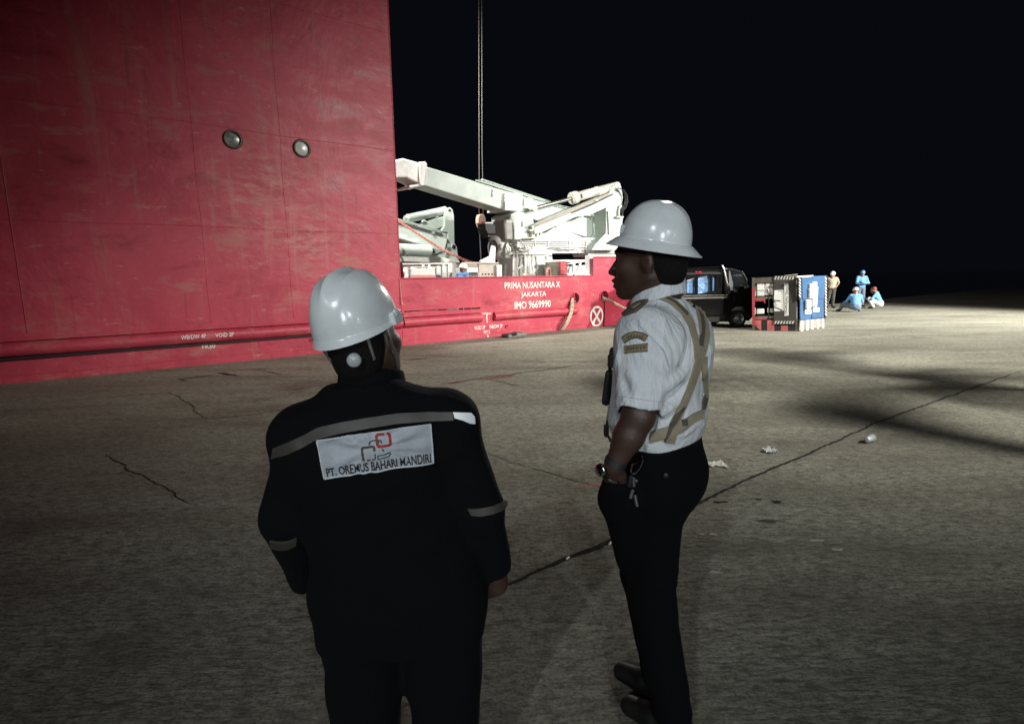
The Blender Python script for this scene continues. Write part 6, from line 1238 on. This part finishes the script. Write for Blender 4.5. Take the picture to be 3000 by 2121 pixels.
# name panel
q4 = [(709.5, 986), (966.5, 949), (973, 1037.5), (727, 1073)]
def bil(u, v):
    a, b, c, d = (np.array(p, float) for p in q4); u, v = np.asarray(u)[..., None], np.asarray(v)[..., None]; return (a * (1 - u) + b * u) * (1 - v) + (d * (1 - u) + c * u) * v
uu, vv = np.meshgrid(np.linspace(0, 1, 40), np.linspace(0, 1, 18), indexing='ij'); P = cam_hit(jk, 'd', bil(uu, vv).reshape(-1, 2)); Np = normals(jk, P, 0.03)
ctr, nrm = P.mean(0), Np.mean(0); nrm /= np.linalg.norm(nrm)
def panel_f(Pq): return jk(Pq)
m_pan = mat('grey_white_panel_cloth', (0.34, 0.36, 0.39), 0.6, var=0.16, vscale=16, bump=0.5, bscale=30)
def crump(u, v):   # the panel puckers round its embroidered emblem
    r = np.hypot((u - 0.46) * 2.2, v - 0.45); a = np.arctan2(v - 0.45, (u - 0.46) * 2.2); return 0.0045 * np.sin(a * 11 + 2 * np.sin(a * 3)) * np.clip(r * 2, 0, 1) * np.clip(1.6 - r, 0, 1) + 0.0026 * np.sin(u * 15 + v * 9 + 2 * np.sin(v * 5))
def onpanel(u, v, off):
    u, v = np.asarray(u, float), np.asarray(v, float); P = cam_hit(jk, 'd', bil(u, v).reshape(-1, 2)); return P + nrm * (off + crump(u, v).reshape(-1)[:, None])
G = onpanel(uu.ravel(), vv.ravel(), 0.007).reshape(40, 18, 3); panel = None
mb = MB(); mb.add(G.reshape(-1, 3), [(i * 18 + j, i * 18 + j + 1, (i + 1) * 18 + j + 1, (i + 1) * 18 + j) for i in range(39) for j in range(17)], True)
loop = [(i, 0) for i in range(40)] + [(39, j) for j in range(1, 18)] + [(i, 17) for i in range(38, -1, -1)] + [(0, j) for j in range(16, 0, -1)]
vs = [G[i, j] for i, j in loop] + [G[i, j] - nrm * 0.012 for i, j in loop]; nq = len(loop); mb.add(vs, [(i, (i + 1) % nq, (i + 1) % nq + nq, i + nq) for i in range(nq)])
panel = mb.build('name_panel', m_pan, ya)
me = panel.data; bm = bmesh.new(); bm.from_mesh(me); bmesh.ops.recalc_face_normals(bm, faces=bm.faces); bm.to_mesh(me); bm.free()
mb = MB(); ed = [(u, 0.012) for u in np.linspace(0.005, 0.995, 40)] + [(0.995, v) for v in np.linspace(0.03, 0.97, 14)] + [(u, 0.985) for u in np.linspace(0.995, 0.005, 40)] + [(0.005, v) for v in np.linspace(0.97, 0.03, 14)]
mb.tube(list(onpanel([e[0] for e in ed], [e[1] for e in ed], 0.0075)) , 0.0022, 6, caps=False); mb.build('panel_piping', mat('pale_piping', (0.52, 0.54, 0.56), 0.6), panel)
def ptext(txt, u0, v0, u1, v1, ht, m):
    vs, fs = text_data(txt, 1.0, 0, 0.020); V = np.array(vs); lo, hi = V.min(0), V.max(0); t = (V[:, 0] - lo[0]) / (hi[0] - lo[0]); q = (V[:, 1] - lo[1]) / (hi[1] - lo[1]) - 0.5
    mb = MB(); mb.add(onpanel(u0 + (u1 - u0) * t, v0 + (v1 - v0) * t - q * ht, 0.0088), fs); return mb.build('panel_lettering', m, panel)
ptext('PT. OREMUS BAHARI MANDIRI', 0.035, 0.835, 0.975, 0.845, 0.225, mat('dark_print', (0.012, 0.012, 0.014), 0.8))
pp = lambda x, y: (np.array(FR['p6'][:2]) + np.array([x, y]) / FR['p6'][2]) * 0.7653333
def puv(x, y):  # invert the panel's corner map
    t = pp(x, y); uv = np.array([0.5, 0.5])
    for _ in range(12):
        f0 = bil(*uv) - t; J = np.stack([(bil(uv[0] + 1e-3, uv[1]) - bil(*uv)) / 1e-3, (bil(uv[0], uv[1] + 1e-3) - bil(*uv)) / 1e-3], 1); uv = uv - np.linalg.solve(J, f0)
    return uv
def pstroke(name, pts, w, m, off=0.0085):
    """a flat printed stroke of width w (panel pixels) along pts"""
    p = np.array(pts, float); seg = np.r_[0, np.cumsum(np.linalg.norm(np.diff(p, axis=0), axis=1))]; n = max(4, int(seg[-1] / 14)); q = np.linspace(0, seg[-1], n); c = np.stack([np.interp(q, seg, p[:, i]) for i in (0, 1)], 1)
    T = np.gradient(c, axis=0); T /= np.linalg.norm(T, axis=1)[:, None]; S = np.stack([-T[:, 1], T[:, 0]], 1) * w / 2; uv = np.array([puv(*a) for a in np.concatenate([c + S, c - S])])
    mb = MB(); mb.add(onpanel(uv[:, 0], uv[:, 1], off), [(i, i + 1, n + i + 1, n + i) for i in range(n - 1)]); return mb.build(name, m, panel)
m_er = mat('red_print', (0.30, 0.020, 0.022), 0.7); m_eb = mat('brown_print', (0.060, 0.048, 0.036), 0.7)
pstroke('emblem_red', [(1300, 284), (1195, 292), (1168, 312), (1164, 345), (1185, 470), (1196, 492), (1220, 494), (1370, 472), (1398, 458), (1402, 440), (1385, 300), (1372, 276), (1335, 276)], 46, m_er)
pstroke('emblem_brown', [(1040, 470), (1055, 415), (1130, 395), (1240, 385), (1250, 440)], 22, m_eb, 0.0095); pstroke('emblem_brown', [(1190, 390), (1195, 440)], 40, m_eb, 0.0092)
pstroke('emblem_brown', [(1130, 570), (1128, 500), (1090, 498), (930, 520), (922, 560), (945, 720), (975, 735)], 38, m_eb); pstroke('emblem_brown', [(975, 730), (1130, 712), (1150, 690), (1142, 615)], 24, m_eb, 0.0083)
pstroke('emblem_brown', [(1190, 650), (1300, 622), (1404, 590), (1390, 640), (1280, 690), (1190, 715), (1190, 650)], 16, mat('dark_print', (0.012, 0.012, 0.014), 0.8)); pstroke('emblem_brown', [(1255, 520), (1290, 570)], 26, m_eb)
# cap helmet
rl, rr_ = at('d', 706, 752, 1.47), at('d', 893, 725, 1.47)
f_, l_, u_ = basis(np.array([0.30, 0.95, 0.20]), np.array([-0.20, -0.14, 1.0]))
cc = at('d', 803, 741, 1.47); tp = at('d', 793, 602, 1.47); rW = 0.1075; rD = 0.130; hh_ = float(np.dot(tp - cc, u_)) * 1.0
LP = lambda F, L, U: cc + f_ * F + l_ * L + u_ * U
def cap_shell(a, t, th):
    ca, sa = math.cos(a), math.sin(a); vis = max(0, ca) ** 3
    if t < 0.16:
        q = 1 - t / 0.16; k = 1 + q * 0.060 + vis * q * 0.34; z = -q * (0.010 + 0.012 * vis) + 0.012 - 0.012 * max(0, -ca) * q; return LP((rD) * k * ca, rW * k * sa * (1 - 0.25 * vis * q), z + th * .3)
    q = (t - 0.16) / 0.84 * math.pi / 2; r = math.cos(q) ** 0.72; z = 0.012 + (hh_ - 0.012) * math.sin(q)
    y = sa * r; x = ca * r; up_ = min(1, max(0, math.sin(q) * 2.0 - 0.5)); vg = max(0, 1 - abs(y) / 0.16) * 0.010 * up_ + 0.0045 * math.exp(-((abs(y) - 0.44) / 0.07) ** 2) * up_
    rim = 0.012 * (1 - math.sin(q)) * math.exp(-((abs(sa) - 1) / 0.05) ** 2) * (1 if q < 0.25 else 0); e = 1 - th * 8
    return LP(rD * r * ca * e, rW * r * sa * e - 0, z + vg - th * math.sin(q))
mb = MB(); shell(mb, cap_shell, 88, 36); ch_ = mb.build('hard_hat', m_helm, ya)
for sd in (1, -1):
    mb = MB(); c = LP(0.02, sd * rW * 1.055, 0.016); mb.box(c, f_ * 0.022, l_ * 0.008, u_ * 0.018); mb.box(c + u_ * 0.012 + l_ * sd * 0.004, f_ * 0.012, l_ * 0.006, u_ * 0.010); mb.build('accessory_slot', m_helm, ch_, bevel=0.005)
mb = MB(); mb.tube([LP(-0.098 * math.cos(a), 0.082 * math.sin(a), -0.022 - 0.022 * math.cos(a)) for a in np.linspace(-1.9, 1.9, 30)], 0.007, 6); mb.build('headband', m_black, ch_)
mb = MB()
for sd in (1, -1): mb.tube([LP(-0.02, sd * 0.097, 0.0), lp(0.01, sd * 0.079, -0.045), lp(0.045, sd * 0.055, -0.105)], 0.0045, 6)
for sd in (1, -1): mb.tube([LP(-0.075, sd * 0.075, 0.0), lp(-0.07, sd * 0.066, -0.045), lp(-0.085, sd * 0.03, -0.065)], 0.0055, 6)
mb.build('chin_strap', mat('grey_strap', (0.10, 0.095, 0.085), 0.7), ch_)
kc = at('d', 794, 808, 1.352); mb = MB(); mb.lathe([(0.0001, 0.010), (0.013, 0.009), (0.0175, 0.005), (0.0185, -0.002), (0.017, -0.014)], Matrix.Translation(Vector(kc)) @ Vector((0.25, -0.95, -0.1)).to_track_quat('Z', 'Y').to_matrix().to_4x4(), 24); mb.build('ratchet_knob', mat('pale_grey_plastic', (0.36, 0.37, 0.36), 0.35), ch_)

# ------------------------------------------------------------------ the people further off
def worker(label, O, yaw, J, top, legs, hat, group=None, skin=None, hat_style='cap', sleeve='long', res=0.018, sc=1.0, extra_cut=None):
    """J: joints in a local frame (right, forward, up); O on the ground or deck"""
    t = thing('person', label, 'person', O, 0, group); O = np.array(O, float); f = np.array([math.sin(yaw), math.cos(yaw), 0]); r = np.array([math.cos(yaw), -math.sin(yaw), 0])
    q = lambda p: O + (r * p[0] + f * p[1] + Zv * p[2]) * sc
    j = {k: q(v) for k, v in J.items()}; skin = skin or m_skin2
    b = SDF(); fd = r * J['look'][0] + f * J['look'][1] + Zv * J['look'][2]; fd /= np.linalg.norm(fd); hp = head(b, j['head'], fd, Zv + 0.15 * fd, 1.0)
    b.rc(hp(-0.03, 0, -0.04), j['neck'], 0.056, 0.062, 0.03); b.rc(j['neck'] - Zv * 0.08, j['pelvis'], 0.072, 0.08, 0.05)
    side = (j['sr'] - j['sl']) / np.linalg.norm(j['sr'] - j['sl'])
    for a, e, w, hd_, sg in (('sl', 'el', 'wl', 'hl', 1), ('sr', 'er', 'wr', 'hr', -1)):
        b.rc(j[a], j[e], 0.050, 0.042, 0.02); b.rc(j[e], j[w], 0.042, 0.028, 0.02); hand(b, j[w], q(J[hd_]) - j[w], f * 0.6 - Zv * 0.5 - r * sg * 0.0, 0.7, 1.0, 0.006, sg)
    for h_, k, a in (('pl', 'kl', 'al'), ('pr', 'kr', 'ar')):
        b.rc(j[h_], j[k], 0.078, 0.052, 0.02); b.rc(j[k], j[a], 0.052, 0.036, 0.02)
    P = np.array(list(j.values())); lo, hi = P.min(0) - 0.20, P.max(0) + 0.20
    soft('body', b, lo, hi, res, skin, t, zfine=(j['head'][2] - 0.14, j['head'][2] + 0.14, res * 0.6))
    s = SDF(); ch = j['neck'] - Zv * 0.17; s.rc(j['neck'] - Zv * 0.05, ch, 0.085, 0.125, 0.05, (side, 0.72)); s.rc(ch, j['pelvis'] + (ch - j['pelvis']) * 0.05, 0.125, 0.128, 0.05, (side, 0.74))
    for a, e, w in (('sl', 'el', 'wl'), ('sr', 'er', 'wr')):
        s.rc(j['neck'] * 0.3 + j[a] * 0.7 - Zv * 0.01, j[a], 0.066, 0.064, 0.05)
        if sleeve == 'long': s.rc(j[a], j[e], 0.064, 0.056, 0.02); s.rc(j[e], j[w], 0.056, 0.042, 0.02)
        else: s.rc(j[a], j[a] * 0.25 + j[e] * 0.75, 0.064, 0.062, 0.02)
    fl = [(P[i % len(P)], P[(i * 3 + 1) % len(P)], 0.02, 0.0) for i in range(1)]
    g_ = lambda Q: s(Q) - 0.004 * np.sin(Q[:, 2] * 43 + 3 * np.sin(Q[:, 0] * 23 + Q[:, 1] * 17))
    soft('shirt', g_, lo, hi, res, top, t)
    l = SDF(); l.rc(j['pelvis'] + Zv * 0.03, j['pelvis'] - Zv * 0.02, 0.122, 0.125, 0.05, (side, 0.76))
    for h_, k, a in (('pl', 'kl', 'al'), ('pr', 'kr', 'ar')): l.rc(j[h_], j[k], 0.098, 0.076, 0.03); l.rc(j[k], j[a], 0.076, 0.058, 0.02)
    gl = lambda Q: l(Q) - 0.004 * np.sin(Q[:, 2] * 37 + 3 * np.sin(Q[:, 0] * 19))
    soft('trousers', gl, lo, hi, res, legs, t)
    for a, tt in (('al', 'tl'), ('ar', 'tr')):
        sh_ = SDF(); toe = q(J[tt]); sh_.rc(j[a] - Zv * 0.02, toe, 0.046, 0.038, 0.02); soft('shoe', sh_, j[a] - 0.25, j[a] + 0.25, 0.011, MATS['black_leather'], t)
    F_, L_, U_ = basis(fd, Zv + 0.10 * fd); C_ = hp(0.0, 0, 0.040)
    def hshell(a, u, th):
        ca, sa = math.cos(a), math.sin(a)
        if u < 0.2:
            k = 1 + (1 - u / 0.2) * (0.10 + (0.42 if hat_style == 'cap' else 0.25) * max(0, ca) ** (3 if hat_style == 'cap' else .01)); z = -0.012 * (1 - u / 0.2)
            return C_ + F_ * 0.128 * k * ca + L_ * 0.105 * (1 + (1 - u / 0.2) * 0.06) * sa + U_ * z
        w = (u - .2) / .8 * math.pi / 2; rr = math.cos(w) ** 0.75; e = 1 - th * 8; return C_ + F_ * 0.128 * rr * ca * e + L_ * 0.105 * rr * sa * e + U_ * (0.118 * math.sin(w) + 0.008 * max(0, 1 - abs(sa * rr) / 0.2) * math.sin(w) - th)
    if hat is not None: mb = MB(); shell(mb, hshell, 36, 16); mb.build('hard_hat', hat, t)
    return t, q, j, hp
m_skin2 = mat('tan_skin', (0.26, 0.14, 0.09), 0.55)
m_blue = mat('blue_work_cloth', (0.14, 0.34, 0.64), 0.85, var=0.2, vscale=9); m_bluet = mat('slate_blue_cloth', (0.13, 0.17, 0.24), 0.85, var=0.2)
m_khaki = mat('khaki_cloth', (0.36, 0.32, 0.24), 0.9, var=0.25, vscale=8); m_dkt = mat('dark_brown_cloth', (0.055, 0.048, 0.04), 0.9); m_blkt = mat('black_cloth', (0.012, 0.012, 0.013), 0.9)
m_hw = mat('bright_white_helmet', (0.78, 0.79, 0.77), 0.3); m_hb = mat('blue_helmet', (0.10, 0.24, 0.50), 0.3)
def stand(h=1.0, **k):
    d = dict(head=(0, 0.03, 1.52), neck=(0, 0, 1.40), pelvis=(0, 0, 0.93), sl=(-.175, 0, 1.36), sr=(.175, 0, 1.36), el=(-.24, -.02, 1.09), er=(.24, -.02, 1.09), wl=(-.25, .08, .86), wr=(.25, .08, .86), hl=(-.25, .11, .76), hr=(.25, .11, .76),
             pl=(-.09, 0, .88), pr=(.09, 0, .88), kl=(-.11, .02, .48), kr=(.11, .02, .48), al=(-.12, -.02, .09), ar=(.12, -.02, .09), tl=(-.15, .14, .045), tr=(.15, .14, .045), look=(0, 1, -.05)); d.update(k); return d
GQ = None
tK, _, _, _ = worker('standing worker in khaki shirt and white helmet, just right of the blue cabinet side', gnd('t5', 345, 1335), R(195),
    stand(er=(.30, -.06, 1.13), wr=(.17, .10, 0.98), hr=(.12, .13, .92), el=(-.30, -.10, 1.14), wl=(-.18, .06, 0.98), hl=(-.12, .10, .93), al=(-.10, -.02, .09), kl=(-.08, .02, .48), ar=(.16, -.02, .09), look=(0.5, 0.86, -.1)), m_khaki, m_dkt, m_hw, sleeve='short', sc=0.97)
tB, _, _, _ = worker('standing worker in pale blue with a blue helmet and folded arms', gnd('d', 1927, 688.5), R(187),
    stand(el=(-.25, .10, 1.10), er=(.25, .10, 1.10), wl=(.08, .23, 1.14), wr=(-.08, .22, 1.08), hl=(.17, .20, 1.16), hr=(-.17, .19, 1.07), look=(.25, .97, -.05)), m_blue, m_bluet, m_hb, sc=0.99)
def squat(**k):
    d = dict(head=(0, 0.16, 0.83), neck=(0, .08, .70), pelvis=(0, -.08, .22), sl=(-.17, .09, .65), sr=(.17, .09, .65), el=(-.27, .22, .42), er=(.26, .24, .42), wl=(-.22, .40, .42), wr=(.14, .42, .44), hl=(-.16, .48, .40), hr=(.06, .49, .42),
             pl=(-.10, -.06, .20), pr=(.10, -.06, .20), kl=(-.22, .32, .42), kr=(.20, .34, .42), al=(-.20, .14, .08), ar=(.18, .16, .08), tl=(-.24, .30, .04), tr=(.20, .32, .04), look=(-.3, .95, -.15)); d.update(k); return d
tS, _, _, _ = worker('worker in light blue shirt and white helmet squatting with his back turned', gnd('t5', 1130, 1455), R(22),
    squat(kl=(-.40, .22, .30), al=(-.46, .36, .09), tl=(-.56, .45, .04), el=(-.30, .16, .40), wl=(-.40, .28, .34), hl=(-.46, .33, .30)), m_blue, m_bluet, m_hw)
tE, _, _, _ = worker('bareheaded squatting worker in blue top and white trousers, rightmost of the group', gnd('d', 1968, 692), R(-50),
    squat(head=(0, .22, .80), look=(.2, .95, -.35)), m_blue, mat('white_cloth', (0.74, 0.75, 0.73), 0.9), None)
hrS = SDF().el(np.array(tE.location) * 0 + gnd('d', 1968, 692) + np.array([math.sin(R(-50)) * .19, math.cos(R(-50)) * .19, .86]), np.array([.098, .098, .085]))
soft('hair', hrS, gnd('d', 1968, 692) + np.array([-.45, -.3, .65]), gnd('d', 1968, 692) + np.array([.25, .5, 1.05]), 0.012, mat('reddish_brown_hair', (0.20, 0.06, 0.04), 0.7), tE)
dk = lambda x, w: W(sh('z1', x, 1000, w)[0], 0.44, w)
hd0 = sh('z1', 635, 1000, 1.3)[1]; hz_ = hd0 - 0.44
worker('deck worker in blue with a white helmet beside the louvred white housing', dk(622, 1.3), R(40), stand(look=(.6, .8, -.25), wl=(-.1, .3, 1.0), wr=(.12, .32, 1.0), hl=(-.05, .38, 1.0), hr=(.07, .4, 1.0)), m_blue, m_bluet, m_hw, sc=hz_ / 1.56)
hz2 = sh('z1', 430, 1032, 1.3)[1] - 0.44
worker('deck worker in dark clothes bending over behind the long white tank', dk(440, 2.2), R(300), stand(head=(0, .35, 1.30), neck=(0, .24, 1.22), sl=(-.175, .2, 1.16), sr=(.175, .2, 1.16), pelvis=(0, -.08, .90), el=(-.22, .32, .9), er=(.22, .32, .9), wl=(-.18, .5, .78), wr=(.18, .5, .78), hl=(-.16, .56, .7), hr=(.16, .56, .7), look=(0, .8, -.5)), mat('dark_blue_cloth', (0.03, 0.04, 0.06), 0.9), m_blkt, mat('cream_cap', (0.6, 0.58, 0.52), 0.6), sc=max(0.62, (sh('z1', 430, 1022, 2.2)[1] - 0.44) / 1.36))

# ------------------------------------------------------------------ young palm beside the quay, out of frame on the right: its fronds throw the streaked shadow on the slab
pm = thing('palm_tree', 'tall palm with drooping fronds growing beside the slab on the right', 'palm tree', (10.0, 5.3, 0))
m_frond = mat('palm_leaf', (0.05, 0.09, 0.03), 0.6, var=0.3); rg = np.random.default_rng(4)
mb = MB(); mb.tube([np.array([10.0, 5.3, 0]), np.array([10.08, 5.32, 2.2]), np.array([10.0, 5.35, 4.7])], [0.16, 0.11, 0.12], 12); mb.build('trunk', mat('palm_bark', (0.12, 0.09, 0.06), 0.9, var=0.5), pm)
for k in range(7):
    a = 2 * math.pi * k / 7 + rg.normal(0, .15); L_ = 1.45 + 0.5 * rg.random(); u = np.array([math.cos(a), math.sin(a), 0]); v = np.array([-u[1], u[0], 0]); c0 = np.array([10.0, 5.35, 4.65]); mb = MB(); R_ = [c0 + u * L_ * t + Zv * (1.15 * math.sin(t * 2.6) * (1 - .25 * t)) for t in np.linspace(0, 1, 24)]
    mb.tube(R_, 0.014, 5)
    for i in range(2, 24):
        ln = 0.55 * math.sin(min(1, i / 9) * 1.57) * (1 - 0.55 * (i / 24) ** 3)
        for s_ in (-1, 1):
            d_ = v * s_ * .8 + u * .55 - Zv * .35; d_ /= np.linalg.norm(d_); p = R_[i]; e = p + d_ * ln; w_ = u * 0.03; mb.add([p - w_, p + w_, (p + e) / 2 + w_ * 1.3 - Zv * .02, e - Zv * .08, (p + e) / 2 - w_ * 1.3 - Zv * .02], [(0, 1, 2, 3, 4)])
    mb.build('frond', m_frond, pm)
